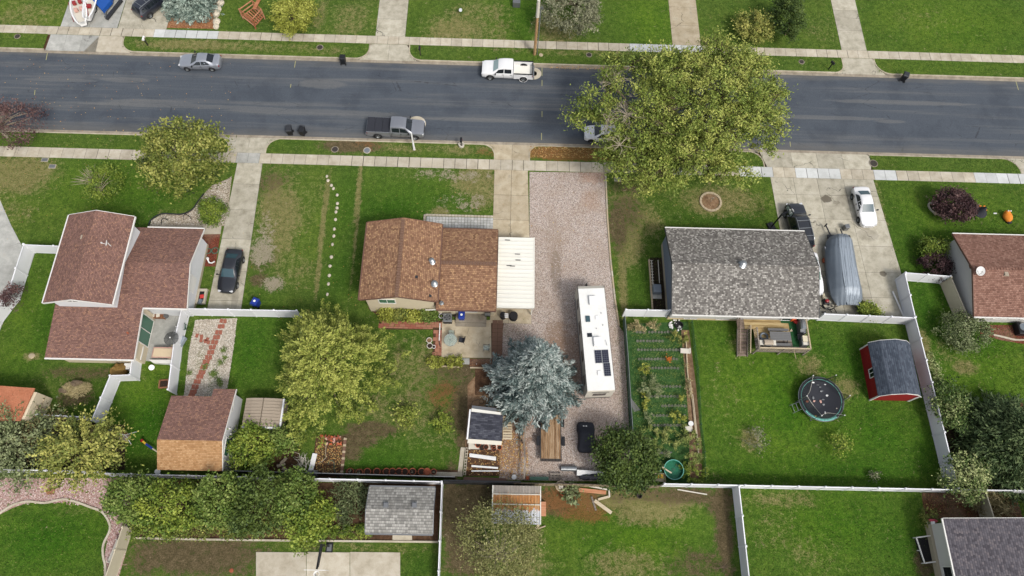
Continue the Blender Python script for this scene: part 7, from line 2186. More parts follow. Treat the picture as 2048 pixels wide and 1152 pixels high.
gp = np.array([tuple(at(*q)[:2]) for q in ((1262, 668), (1366, 668), (1384, 860), (1268, 866))])
P = rng.uniform(gp.min(0), gp.max(0), (5200, 2))
P = P[in_poly(P, [tuple(q) for q in gp])]
P = P[rng.uniform(size=len(P)) < .35 + .65 * (np.sin(P[:, 1] * 2 * PI / .98) > 0)]
k = len(P)
V, F = leaf_quads(np.c_[P, rng.uniform(.03, .12, k)], rng.normal(0, .5, (k, 3)) + np.array([0, 0, 1]), rng.normal(size=(k, 3)), rng.uniform(.06, .16, k), .06)
fast_mesh('garden_weeds', V, F, 'leaf_green', None, {'tint': np.repeat(rng.uniform(.1, .9, k), 4)}, 'stuff')
ORD = ['first', 'second', 'third', 'fourth', 'fifth', 'sixth', 'seventh', 'eighth', 'ninth', 'tenth', 'eleventh', 'twelfth', 'thirteenth', 'fourteenth', 'fifteenth', 'sixteenth', 'last']
# ------------------------------------------------------------ things in the yards and on the street
def one(name, label, cat, mb, mat, group=None, **k):
 return tag(mb.build(name, mat, **k), label, cat, group)
def wheelie(label, px, py, z, rz, mat, lidmat=None, group=None, logo=False):
 p = at(px, py, z)
 T = thing('wheelie_bin', label, 'wheelie bin', (p.x, p.y, z), rz, group)
 m = MB()
 b = [(-.24, -.27), (.24, -.27), (.24, .27), (-.24, .27)]
 t = [(-.30, -.34), (.30, -.34), (.30, .36), (-.30, .36)]
 m.add([(x, y, .08) for x, y in b] + [(x, y, .98) for x, y in t], [(3, 2, 1, 0), (4, 5, 6, 7), (0, 1, 5, 4), (1, 2, 6, 5), (2, 3, 7, 6), (3, 0, 4, 7)])
 m.build('body', mat, T, True, bevel=.02)
 MB().add([(-.32, -.38, 1.0), (.32, -.38, 1.0), (.32, .38, 1.06), (-.32, .38, 1.06), (-.26, -.30, 1.09), (.26, -.30, 1.09), (.26, .30, 1.13), (-.26, .30, 1.13), (-.32, -.38, .97), (.32, -.38, .97), (.32, .38, .97), (-.32, .38, .97)],
   [(4, 5, 6, 7), (0, 1, 5, 4), (1, 2, 6, 5), (2, 3, 7, 6), (3, 0, 4, 7), (8, 9, 1, 0), (9, 10, 2, 1), (10, 11, 3, 2), (11, 8, 0, 3), (11, 10, 9, 8)]).build('lid', lidmat or mat, T, True)
 MB().tube([(-.24, .40, .98), (-.24, .47, 1.02), (.24, .47, 1.02), (.24, .40, .98)], .02, 6).build('handle', mat, T, True)
 for s_ in (-1, 1):
  MB().cone((s_ * .24, .30, .12), (s_ * .32, .30, .12), .12, .12, 12).build('wheel', 'rubber', T, True)
 if logo:
  MB().cone((0, 0, 1.11), (0, 0, 1.125), .12, .12, 12).build('round_sticker', 'white_plastic', T, True)
 return T
wheelie('black wheelie bin with its lid open in the north gutter', 688, 126, -.13, PI, 'black_plastic')
wheelie('left of two dark wheelie bins by the south kerb', 582, 268, -.13, .1, 'black_plastic', 'steel_dark')
wheelie('right of two dark wheelie bins by the south kerb, turned slightly', 607, 269, -.13, -.25, 'black_plastic', 'black_plastic')
wheelie('black wheelie bin in the north gutter at the right', 1804, 160, -.13, PI - .4, 'black_plastic', 'steel_dark')
wheelie('blue recycling bin on the grass by the white fence', 516, 610, 0, PI / 2 + 1.2, 'blue_plastic', logo=True)
wheelie('blue recycling bin on the brown house patio by the air conditioner', 924, 637, .1, 0, 'blue_plastic', logo=True)
def mailbox(label, px, py, col, postcol, z=0.0, h=1.05, rz=0.0):
 p = at(px, py, z)
 T = thing('mailbox', label, 'mailbox', (p.x, p.y, z), rz)
 MB().box(-.05, .05, -.05, .05, 0, h).build('post', postcol, T, True)
 m = MB()
 prof = [(-.12, 0), (.12, 0), (.12, .14), (.07, .22), (0, .25), (-.07, .22), (-.12, .14)]
 n = len(prof)
 m.add([(x, -.26, h + z_) for x, z_ in prof] + [(x, .26, h + z_) for x, z_ in prof], [tuple(range(n)), tuple(range(2 * n - 1, n - 1, -1))] + [((i + 1) % n, i, n + i, n + (i + 1) % n) for i in range(n)])
 m.build('box', col, T, True)
 MB().box(.125, .14, -.05, .02, h + .05, h + .25).build('flag', 'lamp_red', T, True)
 return T
mailbox('white mailbox on a black post in the upper left grass strip', 296, 91, 'white_plastic', 'black_metal')
mailbox('white mailbox at the kerb by the golden-green street tree', 418, 268, 'white_plastic', 'wood_pale')
mailbox('dark mailbox in the north grass strip right of the narrow driveway', 841, 110, 'black_metal', 'iron')
mailbox('black mailbox in the north grass strip near the right driveway', 1657, 139, 'black_metal', 'black_metal', rz=.5)
mailbox('white mailbox beneath the right side of the big street tree', 1516, 306, 'white_plastic', 'wood_pale', rz=-.4)
T = mailbox('black mailbox standing in a white concrete ring by the south kerb', 923, 292, 'black_metal', 'black_metal')
MB().lathe((0, 0, 0), [(.30, 0), (.32, .35), (.24, .36), (.22, .1), (.001, .1)], 16).build('concrete_ring', 'off_white', T, True)
p = at(828.5, 299)
T = thing('lamp_post', 'slim white lamp post beside the silver-grey pickup', 'lamp post', tuple(p))
MB().cone((0, 0, 0), (0, 0, 3.0), .12, .07, 10).build('post', 'white_plastic', T, True)
MB().cone((0, 0, 3.0), (0, 0, 3.12), .09, .05, 10).build('cap', 'white_plastic', T, True)
MB().cone((0, 0, 0), (0, 0, .06), .18, .16, 12).build('base', 'concrete', T, True)
p = at(1069, 109)
T = thing('utility_pole', 'wooden utility pole with a pale upper half by the north pavement', 'utility pole', tuple(p))
MB().cone((0, 0, 0), (.0, 0, 8.2), .17, .13, 12).build('pole', 'wood_pole', T, True)
MB().cone((0, 0, 5.9), (0, 0, 8.25), .20, .17, 12).build('upper_sleeve', 'off_white', T, True)
MB().tube([(.30, 0, 0), (.30, 0, 7.3), (.36, 0, 7.5), (.46, 0, 7.3), (.5, 0, 7.0)], .055, 8).build('conduit', 'galvanised', T, True)
MB().cbox((.15, 0, 2.6), (.36, .06, .06)).cbox((.15, 0, 5.2), (.36, .06, .06)).cbox((.15, 0, 7.2), (.36, .06, .06)).build('bracket', 'galvanised', T, True)
one('pole_footing', 'small round stone pad at the foot of the utility pole', 'stone', MB().lathe(at(1082, 110), [(.25, 0), (.22, .06), (.001, .07)], 12), 'stone_tan')
one('hydrant_post', 'short grey post with a pale base on the north lawn', 'post', MB().cone(at(921, 20), at(921, 20, .8), .22, .2, 10), 'galvanised')
one('utility_cabinet', 'grey utility box on the lawn at the top centre', 'utility box', MB().cbox(at(1033, 6, .4), (.9, .7, .8)), 'metal_grey', bevel=.03)
p = at(1542, 455)
T = thing('basketball_hoop', 'black basketball hoop leaning over the black SUV on the wide driveway', 'basketball hoop', tuple(p), .35)
MB().cbox((0, 0, .12), (.7, 1.0, .24)).build('base', 'black_plastic', T, True, bevel=.05)
MB().bar((0, 0, .2), (.05, 0, 3.0), .12, .12).bar((.05, 0, 2.9), (.75, 0, 3.25), .1, .1).bar((.05, 0, 2.5), (.75, 0, 2.85), .08, .08).build('pole', 'black_metal', T, True)
MB().box(.78, .80, -.6, .6, 2.8, 3.55).build('backboard', 'glass_table', T, True)
m = MB()
for a_, b_ in (((.79, -.6, 2.8), (.79, .6, 2.8)), ((.79, -.6, 3.55), (.79, .6, 3.55)), ((.79, -.6, 2.8), (.79, -.6, 3.55)), ((.79, .6, 2.8), (.79, .6, 3.55))): m.bar(a_, b_, .08, .08)
m.build('backboard_frame', 'black_metal', T, True)
MB().ring((1.08, 0, 3.02), .23, .015, 18, 5).build('rim', 'white_plastic', T, True)
MB().lathe((1.08, 0, 2.6), [(.14, 0), (.16, .2), (.22, .42)], 12).build('net', 'white_plastic', T, True)
p = at(659, 1095)
T = thing('basketball_hoop', 'basketball hoop with a long arm over the concrete court at the bottom', 'basketball hoop', tuple(p))
MB().box(-.3, .3, -.4, .4, 0, .06).build('base', 'black_metal', T, True)
MB().box(-.19, .19, -.3, .25, .061, .09).build('base_plate', 'metal_grey', T, True)
MB().bar((-.05, .1, .05), (-.05, .1, 3.0), .15, .15).bar((-.05, .1, 2.95), (-.15, -1.75, 3.05), .14, .14).bar((-.05, .1, 2.4), (-.12, -1.6, 2.75), .08, .08).build('pole', 'black_metal', T, True)
MB().box(-1.0, .75, -1.84, -1.80, 2.8, 3.85).build('backboard', 'white_plastic', T, True)
MB().ring((-.14, -2.12, 3.05), .23, .018, 20, 5).build('rim', 'white_plastic', T, True)
MB().lathe((-.14, -2.12, 2.6), [(.13, 0), (.17, .25), (.22, .44)], 12).build('net', 'white_plastic', T, True)
C0 = Vector((30.42, 15.62, 0))
T = thing('trampoline', 'round trampoline with teal-edged black mat and sagging safety net', 'trampoline', tuple(C0))
n = 40
MB().lathe((0, 0, .80), [(.001, -.03), (1.86, 0.0)], n).build('mat', 'black_fabric', T, True)
MB().lathe((0, 0, .80), [(1.90, .0), (1.94, .04), (2.05, .04), (2.12, .0)], n).build('pad', 'steel_dark', T, True)
MB().ring((0, 0, .82), 1.89, .032, n, 6, ).build('rim_trim', 'teal_pad', T, True)
MB().ring((0, 0, .76), 2.13, .035, n, 6).build('frame', 'galvanised', T, True)
m = MB()
for i in range(13):
 a_, b_ = -2.2 + i * .06, 0
pad = MB()
for i in range(10):
 a0, a1 = math.radians(215 + i * 9), math.radians(215 + (i + 1) * 9 - .5)
 pad.add([(r_ * math.cos(a), r_ * math.sin(a), .86) for r_, a in ((1.88, a0), (2.10, a0), (2.10, a1), (1.88, a1))], [(0, 1, 2, 3)])
pad.build('bright_pad', 'teal_pad', T, True)
tops = [at(1626.6, 751, 2.5), at(1672.3, 750.3, 2.5), at(1700, 791, 2.5), at(1689.5, 830.5, 2.5), at(1643.4, 831, 2.5), at(1614, 791.7, 2.5)]
tops = [t - C0 for t in tops]
for t in tops:
 a_ = math.atan2(t.y, t.x)
 f_ = Vector((2.16 * math.cos(a_), 2.16 * math.sin(a_), 0))
 MB().tube([f_, f_ + Vector((0, 0, 1.2)), f_.lerp(t, .4) + Vector((0, 0, .9)), t], .028, 6).build('net_pole', 'galvanised', T, True)
 MB().ball(t, .06, 8, 5).build('pole_cap', 'white_plastic', T, True)
 MB().bar(f_ + Vector((0, 0, .04)), Vector((f_.x * .8, f_.y * .8, .04)), .05, .05).build('leg', 'galvanised', T, True)
for i in range(6):
 p_, q_ = tops[i], tops[(i + 1) % 6]
 a0, a1 = math.atan2(p_.y, p_.x), math.atan2(q_.y, q_.x)
 vs_ = []
 nn = 8
 da = (a1 - a0 + PI) % (2 * PI) - PI
 for j in range(nn + 1):
  t = j / nn
  a_ = a0 + da * t
  top = p_.lerp(q_, t) + Vector((0, 0, -.9 * math.sin(PI * t) * (.4 if i in (2,) else 1)))
  pull = 1 - .22 * math.sin(PI * t)
  top.x *= pull; top.y *= pull
  vs_ += [(1.98 * math.cos(a_), 1.98 * math.sin(a_), .86), tuple(top)]
 MB().add(vs_, [(2 * j, 2 * j + 2, 2 * j + 3, 2 * j + 1) for j in range(nn)]).build('net', 'net_black', T, True)
 MB().tube([vs_[2 * j + 1] for j in range(nn + 1)], .014, 5).build('net_cord', 'off_white' if i > 2 else 'black_metal', T, True)
MB().bar((-2.1, -.3, .8), (-2.75, -.5, .0), .04).bar((-2.0, -1.0, .8), (-2.55, -1.25, .0), .04).bar((-2.6, -.45, .2), (-2.45, -1.15, .2), .04).bar((-2.35, -.38, .5), (-2.2, -1.08, .5), .04).build('ladder', 'galvanised', T, True)
for i, (px, py, w, h, mt) in enumerate(((1626, 765, .26, .14, 'white_plastic'), (1650, 769, .24, .12, 'white_plastic'), (1640, 774, .25, .12, 'metal_grey'), (1643, 782, .3, .2, 'metal_grey'), (1654, 791, .25, .2, 'white_plastic'), (1646, 799, .3, .14, 'metal_grey'), (1641, 803, .25, .3, 'salmon'),
       (1647, 809, .3, .22, 'metal_grey'), (1626, 796, .24, .4, 'metal_grey'), (1628, 802, .28, .2, 'salmon'), (1614, 803, .34, .26, 'brick_red'), (1650, 826, .14, .3, 'white_plastic'), (1673, 817, .12, .12, 'off_white'), (1631, 832, .16, .12, 'yellow_plastic'), (1618, 777, .12, .16, 'steel_dark'), (1636, 770, .3, .08, 'metal_grey'))):
 p = at(px, py, .82)
 lb = ['white sock near the top edge of the trampoline mat', 'white cloth at the upper right of the trampoline mat', 'thin grey cloth at the upper middle of the mat', 'grey crumpled cloth above the centre of the mat', 'bright white toy right of the centre of the mat',
  'small grey toy in the centre of the mat', 'pink-brown cloth left of the mat centre', 'grey cloth bundle below the centre of the mat', 'pale grey cloth on the left half of the mat', 'pinkish scrap just below the left grey cloth', 'reddish brown cloth near the left edge of the mat', 'white sock at the bottom edge of the mat',
  'small white dot-like toy at the right edge of the mat', 'little yellow toy at the bottom left of the mat', 'dark scrap near the upper left edge of the mat', 'grey strap near the top of the mat'][i]
 one('clothing_scrap', lb, 'clothing', MB().ball((p.x, p.y, .84), (w / 2, h / 2, .05), 8, 4, .25), mt, 'odds and ends lying on the trampoline')
A = at(1519, 695, 1.95); Bc = at(1622, 698, 1.95); Cc = at(1611, 632, 1.95)
dx0, dx1, dy0, dy1 = A.x, (Bc.x + Cc.x) / 2, (A.y + Bc.y) / 2, 23.32
T = thing('deck', 'raised wooden deck with pale railings behind the grey-roofed house', 'deck', ((dx0 + dx1) / 2, (dy0 + dy1) / 2, 0))
y = dy0
while y < dy1 - .1:
 MB().box(dx0 - .85 if y > dy1 - 1.0 else dx0, dx1, y, y + .135, 1.0, 1.04 + random.uniform(-.004, .004)).build('deck_board', 'wood_deck' if y > dy0 + 1.3 else 'wood_grey', T)
 y += .145
def rail(T, a, b, z0, h, mat='wood_pale', n=None, w=.12):
 a, b = Vector(a), Vector(b)
 L = (b - a).length
 MB().bar(a + Vector((0, 0, z0 + h)), b + Vector((0, 0, z0 + h)), w, .05).build('handrail', mat, T)
 n = n or int(L / .16)
 for i in range(n + 1):
  p = a.lerp(b, i / n)
  MB().box(p.x - .02, p.x + .02, p.y - .02, p.y + .02, p.z + z0 + .05, p.z + z0 + h - .03).build('baluster', mat, T)
rail(T, (dx0, dy0, 0), (dx1, dy0, 0), 1.04, .92)
rail(T, (dx1, dy0, 0), (dx1, dy1, 0), 1.04, .92)
rail(T, (dx0, dy0, 0), (dx0, dy1 - 1.1, 0), 1.04, .92, 'wood_grey')
for x in (dx0, (dx0 + dx1) / 2, dx1):
 MB().box(x - .06, x + .06, dy0 - .06, dy0 + .06, 0, 1.95).build('post', 'wood_grey', T)
MB().box(dx0, dx1, dy0 - .05, dy0 - .01, .78, 1.0).box(dx1 + .01, dx1 + .05, dy0, dy1, .78, 1.0).build('rim_joist', 'wood_grey', T)
sx0, sx1 = dx0 - 1.55, dx0 - .55
for i in range(9):
 z = 1.0 - (i + 1) * .105
 ya = dy1 - 1.0 - (i + 1) * .27
 MB().box(sx0 + .05, sx1 - .05, ya, ya + .27, z - .04, z).build('stair_tread', 'wood_stair', T)
MB().bar((sx0, dy1 - .95, .95), (sx0, dy1 - 3.5, .02), .06, .2).bar((sx1, dy1 - .95, .95), (sx1, dy1 - 3.5, .02), .06, .2).build('stringer', 'wood_grey', T)
MB().box(sx0, sx1 + .5, dy1 - 1.0, dy1, .98, 1.03).build('landing', 'wood_stair', T)
for x in (sx0, sx1):
 a_, b_ = Vector((x, dy1 - .9, 1.0)), Vector((x, dy1 - 3.4, .05))
 MB().bar(a_ + Vector((0, 0, .95)), b_ + Vector((0, 0, .95)), .08, .06).build('handrail', 'wood_stair' if x == sx0 else 'wood_pale', T)
 for i in range(14):
  p = a_.lerp(b_, i / 13)
  MB().box(p.x - .02, p.x + .02, p.y - .02, p.y + .02, p.z, p.z + .93).build('baluster', 'wood_grey', T)
rail(T, (sx0, dy1 - .9, 0), (sx0, dy1, 0), 1.04, .92, 'wood_stair')
zt = 1.045
P = [at(1560, 635, zt), at(1578, 635, zt), at(1613, 636, zt), at(1620, 694, zt), at(1586, 694, zt), at(1577, 647, zt), at(1562, 646, zt)]
one('green_rug', 'dark green artificial turf rug in an L shape on the deck', 'rug', MB().prism([(min(p.x, dx1 - .05), min(p.y, dy1 - .05)) for p in P], zt + .002, zt + .02), 'green_turf')
p = at(1561, 672, 1.8)
T = thing('picnic_table', 'grey picnic table with benches in the middle of the deck', 'table', (p.x, p.y, zt))
for i in range(5):
 MB().box(-1.0, 1.0, -.44 + i * .178, -.44 + i * .178 + .165, .72, .76).build('table_plank', 'grey_board', T, True)
for s_ in (-1, 1):
 MB().box(-1.0, 1.0, s_ * .75 - .13, s_ * .75 + .13, .42, .46).build('bench_plank', 'grey_board', T, True)
 MB().bar((s_ * .75, -.8, .4), (s_ * .75, .8, .4), .06, .06).bar((s_ * .75, -.6, 0), (s_ * .75, -.2, .72), .06, .06).bar((s_ * .75, .6, 0), (s_ * .75, .2, .72), .06, .06).build('leg', 'steel_dark', T, True)
p = at(1535, 686, 1.7)
T = thing('gas_grill', 'gas grill with a brown domed lid at the front left of the deck', 'grill', (p.x, p.y, zt))
MB().box(-.4, .4, -.25, .25, 0, .75).build('cabinet', 'black_metal', T, True)
m = MB()
pr = [(-.28, .78), (-.26, .98), (-.12, 1.1), (.12, 1.1), (.26, .98), (.28, .78)]
m.add([(-.42, y, z) for y, z in pr] + [(.42, y, z) for y, z in pr], [tuple(range(5, -1, -1)), tuple(range(6, 12))] + [(i, (i + 1) % 6, 6 + (i + 1) % 6, 6 + i) for i in range(6)])
m.build('lid', 'metal_tan', T, True)
for s_ in (-1, 1): MB().box(*sorted((s_ * .44, s_ * .78)), -.25, .25, .74, .78).build('side_shelf', 'off_white', T, True)
MB().bar((-.3, -.31, .86), (.3, -.31, .86), .03).build('handle', 'galvanised', T, True)
p = at(1604, 651, 1.7)
T = thing('gas_grill', 'long stainless steel grill along the right deck rail', 'grill', (p.x, p.y, zt), PI / 2)
MB().box(-.8, .5, -.28, .28, 0, .75).build('cabinet', 'metal_grey', T, True)
m = MB(); m.add([(-.45, y, z) for y, z in pr] + [(.42, y, z) for y, z in pr], [tuple(range(5, -1, -1)), tuple(range(6, 12))] + [(i, (i + 1) % 6, 6 + (i + 1) % 6, 6 + i) for i in range(6)])
m.build('lid', 'galvanised', T, True)
MB().box(.5, .85, -.28, .28, .74, .78).build('side_shelf', 'galvanised', T, True)
p = at(1610, 680, 1.7)
T = thing('patio_cooler', 'cream-topped cooler cart at the right deck rail', 'cooler', (p.x, p.y, zt))
MB().box(-.34, .3, -.55, .35, 0, .7).build('body', 'metal_grey', T, True)
MB().box(-.28, .32, -.2, .4, .72, .84).build('lid', 'metal_cream', T, True, bevel=.03)
MB().box(-.26, .3, -.52, -.24, .72, .76).build('tray', 'off_white', T, True)
p = at(1586, 638, 1.3)
one('orange_cushion', 'orange folded chair cushion at the back of the deck', 'cushion', MB().cbox((p.x, p.y, zt + .35), (.55, .35, .5), .2), 'orange_plastic', bevel=.05)
p = at(1593, 644, 1.3)
one('red_cushion', 'red tilted cushion in front of the orange one on the deck', 'cushion', MB().cbox((p.x, p.y, zt + .25), (.5, .3, .3), -.5), 'red_plastic', bevel=.05)
p = at(1600, 642, 1.2)
one('black_bin', 'black round bin at the back right of the deck', 'bin', MB().cone((p.x + .1, p.y + .3, zt), (p.x + .1, p.y + .3, zt + .8), .26, .3, 12), 'black_plastic')
p = at(1582, 661, zt)
one('wood_offcut', 'small pale triangular wooden offcut at the rug edge', 'offcut', MB().prism([(p.x - .15, p.y - .12), (p.x + .15, p.y - .12), (p.x + .02, p.y + .16)], zt + .03, zt + .1), 'wood_pale')
p = at(1600, 674, 1.4)
one('black_chair', 'black low chair on the green rug beside the cooler', 'chair', MB().cbox((p.x, p.y, zt + .4), (.5, .6, .05)).cbox((p.x - .02, p.y + .3, zt + .6), (.5, .05, .4)).bar((p.x - .2, p.y - .25, zt), (p.x - .2, p.y - .25, zt + .4), .04).bar((p.x + .2, p.y - .25, zt), (p.x + .2, p.y - .25, zt + .4), .04).bar((p.x - .2, p.y + .28, zt), (p.x - .2, p.y + .28, zt + .8), .04).bar((p.x + .2, p.y + .28, zt), (p.x + .2, p.y + .28, zt + .8), .04), 'black_metal')
p = at(1527, 674, zt)
one('inner_tube', 'dark blue pool ring leaning by the picnic table on the deck', 'pool ring', MB().ring((p.x, p.y, zt + .12), .34, .10, 18, 8), 'grey_fabric')
one('leaning_pole', 'thin pale pole leaning out from the front deck rail', 'pole', MB().bar(at(1588, 700, 1.9), at(1592, 718, .05), .05).bar(at(1588, 700, 1.9), at(1577, 706, 1.3), .05), 'wood_pale')
p = at(896, 640, .1)
T = thing('air_conditioner', 'square grey air conditioner with a round fan at the top left of the patio', 'air conditioner', (p.x, p.y, .1))
MB().box(-.42, .42, -.42, .42, 0, .7).build('cabinet', 'steel_dark', T, True, bevel=.05)
MB().box(-.43, .43, -.43, .43, .7, .76).build('top', 'galvanised', T, True, bevel=.05)
MB().lathe((0, 0, .765), [(.001, .0), (.33, .0)], 24).build('fan_opening', 'steel_dark', T, True)
for k in range(5):
 a_ = 2 * PI * k / 5
 MB().cbox((.16 * math.cos(a_), .16 * math.sin(a_), .775), (.26, .12, .01), a_).build('fan_blade', 'metal_grey', T, True)
MB().ring((0, 0, .79), .33, .015, 24, 5).ring((0, 0, .79), .2, .008, 20, 4).build('fan_guard', 'galvanised', T, True)
def pot(name, label, px, py, z, r, h, mat, soil='pot_soil', group=None, inner=None):
 p = at(px, py, z)
 T = thing(name, label, 'plant pot', (p.x, p.y, z), 0, group)
 MB().lathe((0, 0, 0), [(r * .7, 0), (r * .95, h * .8), (r, h * .8), (r, h), (r * .82, h), (r * .8, h * .85)], 16).build('pot', mat, T, True)
 MB().lathe((0, 0, h * .86), [(.001, .0), (r * .82, 0)], 14).build('soil', soil, T, True)
 return T
pot('white_pot', 'white-rimmed black pot left of the air conditioner', 883, 634, .02, .26, .35, 'white_plastic')
pot('white_basket', 'upper white wire plant basket beside the brick path', 859, 682, 0, .29, .25, 'off_white', 'soil_tan', 'pots by the brick path corner')
pot('white_basket', 'lower white wire plant basket beside the brick path', 860, 693, 0, .29, .25, 'off_white', 'pot_soil', 'pots by the brick path corner')
pot('white_pot', 'small white pot right of the lower wire basket', 868, 695, 0, .18, .25, 'white_plastic', 'pot_soil', 'pots by the brick path corner')
pot('dark_pot', 'small dark pot between air conditioner and blue bin', 909, 633, .1, .14, .2, 'black_plastic')
p = at(901, 680, .8)
T = thing('glass_table', 'round glass-topped table on the brown house patio', 'table', (p.x, p.y, .1))
MB().lathe((0, 0, .70), [(.001, 0), (.60, 0), (.62, .015), (.60, .03), (.001, .03)], 28).build('table_top', 'glass_table', T, True)
MB().ring((0, 0, .715), .62, .018, 28, 5).build('rim', 'galvanised', T, True)
MB().cone((0, 0, 0), (0, 0, .7), .04, .04, 8).cone((0, 0, .73), (0, 0, .78), .05, .04, 8).build('stem', 'galvanised', T, True)
for k in range(3):
 a_ = 2 * PI * k / 3
 MB().bar((0, 0, .12), (.4 * math.cos(a_), .4 * math.sin(a_), .01), .04).build('leg', 'galvanised', T, True)
def patio_chair(label, px, py, rz, mat, frame, z=.1):
 p = at(px, py, z + .4)
 T = thing('patio_chair', label, 'chair', (p.x, p.y, z), rz)
 MB().box(-.25, .25, -.25, .25, .40, .43).build('seat', mat, T, True)
 MB().bar((0, .25, .44), (0, .36, .9), .5, .03).build('backrest', mat, T, True)
 for s_ in (-1, 1):
  MB().tube([(s_ * .27, -.28, 0), (s_ * .27, -.25, .62), (s_ * .27, .25, .64), (s_ * .27, .32, 0)], .02, 6).build('leg', frame, T, True)
  MB().tube([(s_ * .27, .2, .6), (s_ * .27, .36, .92)], .02, 6).build('back_frame', frame, T, True)
 return T
patio_chair('black mesh chair pushed out from the glass table', 923, 680, -PI / 2 - .15, 'black_fabric', 'black_metal')
patio_chair('light empty-framed chair behind the glass table', 903, 671, 0, 'glass_table', 'iron')
patio_chair('dark-framed chair at the right edge of the patio by the spruce', 972, 696, -PI / 2, 'glass_table', 'iron')
p = at(975, 630, .6)
T = thing('small_grill', 'small barrel grill at the right end of the back steps', 'grill', (p.x, p.y, .1))
MB().cone((-.28, 0, .7), (.28, 0, .7), .22, .22, 14).build('barrel', 'black_metal', T, True)
MB().box(-.26, .26, -.2, .05, .82, .93).build('lid_plate', 'galvanised', T, True)
for s_ in (-1, 1): MB().bar((s_ * .2, 0, 0), (s_ * .2, 0, .6), .05).build('leg', 'black_metal', T, True)
T = thing('garden_cart', 'black barrel and crate under the carport edge', 'barrel', tuple(at(1008, 632)))
p = at(1006, 630, .6);
MB().cone((p.x, p.y, 0), (p.x, p.y, .75), .3, .3, 12).build('barrel', 'black_plastic', T)
for k in range(3):
 q = at(1013, 628 + k * 3.2, .8)
 MB().cbox((q.x, q.y, .8), (.35, .1, .06)).build('white_can', 'white_plastic', T)
p = at(1027, 631, .6)
MB().cone((p.x, p.y, 0), (p.x, p.y, .7), .42, .42, 14).build('tyre_stack', 'rubber', T)
one('white_pole', 'white pole lying along the brick path by the patio', 'pole', MB().bar(at(880, 647, .12), at(878.5, 681, .12), .09), 'white_plastic')
one('dark_pole', 'dark pipe end lying below the white pole', 'pole', MB().bar(at(878, 683, .12), at(881, 694, .12), .07), 'steel_dark')
one('concrete_pad', 'grey square stepping slab below the patio', 'slab', MB().prism([tuple(at(*q)[:2]) for q in ((920, 717), (939, 717), (939, 729), (920, 728))], 0, .06), 'concrete_grey')
for i, (px, py) in enumerate(((953, 728), (972, 727))):
 one('white_stone', ('left' if i == 0 else 'right') + ' small white marker in the dark planter below the patio', 'stone', MB().ball(at(px, py, .12), .05, 6, 4), 'white_plastic')
one('steel_edging', 'white-painted edging board of the box shrub planter', 'board', MB().bar(at(859, 717, .1), at(859, 733, .1), .05, .2), 'wood_pale')
def tiles(T, x0, x1, y0, y1, nx, ny, mat, z=.05, g=.012, name='brick', stagger=False, h=.06):
 w, d = (x1 - x0) / nx, (y1 - y0) / ny
 for j in range(ny):
  off = w / 2 if stagger and j % 2 else 0
  for i in range(nx):
   a_ = x0 + i * w + off
   b_ = min(a_ + w, x1)
   if b_ - a_ < .05: continue
   dz = random.uniform(-.006, .008)
   MB().box(a_ + g, b_ - g, y0 + j * d + g, y0 + (j + 1) * d - g, z - h, z + dz).build(name, mat if random.random() < .7 or mat != 'brick_patio' else 'brick_red', T)
T = tag(thing('brick_path', None, None), kind='structure')
a_, b_ = at(758, 642), at(884, 658)
tiles(T, a_.x, b_.x, b_.y + .12, a_.y, 12, 2, 'brick_patio', .06, stagger=True)
tiles(T, a_.x, b_.x - .9, b_.y - .06, b_.y + .11, 11, 1, 'brick_patio', .09)
a_, b_ = at(867, 660), at(884, 712)
tiles(T, a_.x, b_.x, b_.y, a_.y, 2, 7, 'brick_patio', .06, stagger=True)
a_, b_ = at(985, 640), at(1004, 745)
tiles(T, a_.x, b_.x, b_.y, a_.y, 2, 12, 'brick_dark', .06)
T = tag(thing('paver_patio', None, None), kind='structure')
a_, b_ = at(853, 433), at(986, 458)
tiles(T, a_.x, b_.x, b_.y, a_.y, 21, 4, 'paver', .06, .014, 'paver')
struct(MB().box(a_.x, b_.x, b_.y, a_.y, 0, .03).build('joint_filler', 'soil_dark'))
tiles(T, a_.x - .1, b_.x, a_.y + .02, a_.y + .26, 21, 1, 'concrete', .14, .02, 'edging_block', h=.14)
tiles(T, a_.x - .3, a_.x - .04, b_.y, a_.y + .2, 1, 5, 'concrete', .12, .02, 'edging_block', h=.14)
T = tag(thing('stepping_path', None, None), kind='structure')
for zx, zy in ((1340, 775), (1328, 808), (1313, 843), (1300, 873), (1288, 902), (1275, 932), (1265, 963), (1252, 992), (1238, 1020), (1225, 1050), (1213, 1080), (1200, 1108), (1185, 1138), (1172, 1168), (1160, 1198), (1150, 1226)):
 px, py = zx / 3, zy / 3 + 384
 for s_ in (-1, 1):
  p = at(px + s_ * 3.6, py + random.uniform(-.6, .6))
  MB().cbox((p.x, p.y, .03), (.30, .42, .07), random.uniform(-.12, .12)).build('brick', 'brick_red', T)
for zx, zy in ((1245, 885), (1210, 868), (1208, 890), (1183, 862), (1252, 902), (1232, 895)):
 p = at(zx / 3, zy / 3 + 384)
 MB().cbox((p.x, p.y, .03), (.28, .38, .07), random.uniform(-.3, .3)).build('brick', 'brick_red', T)
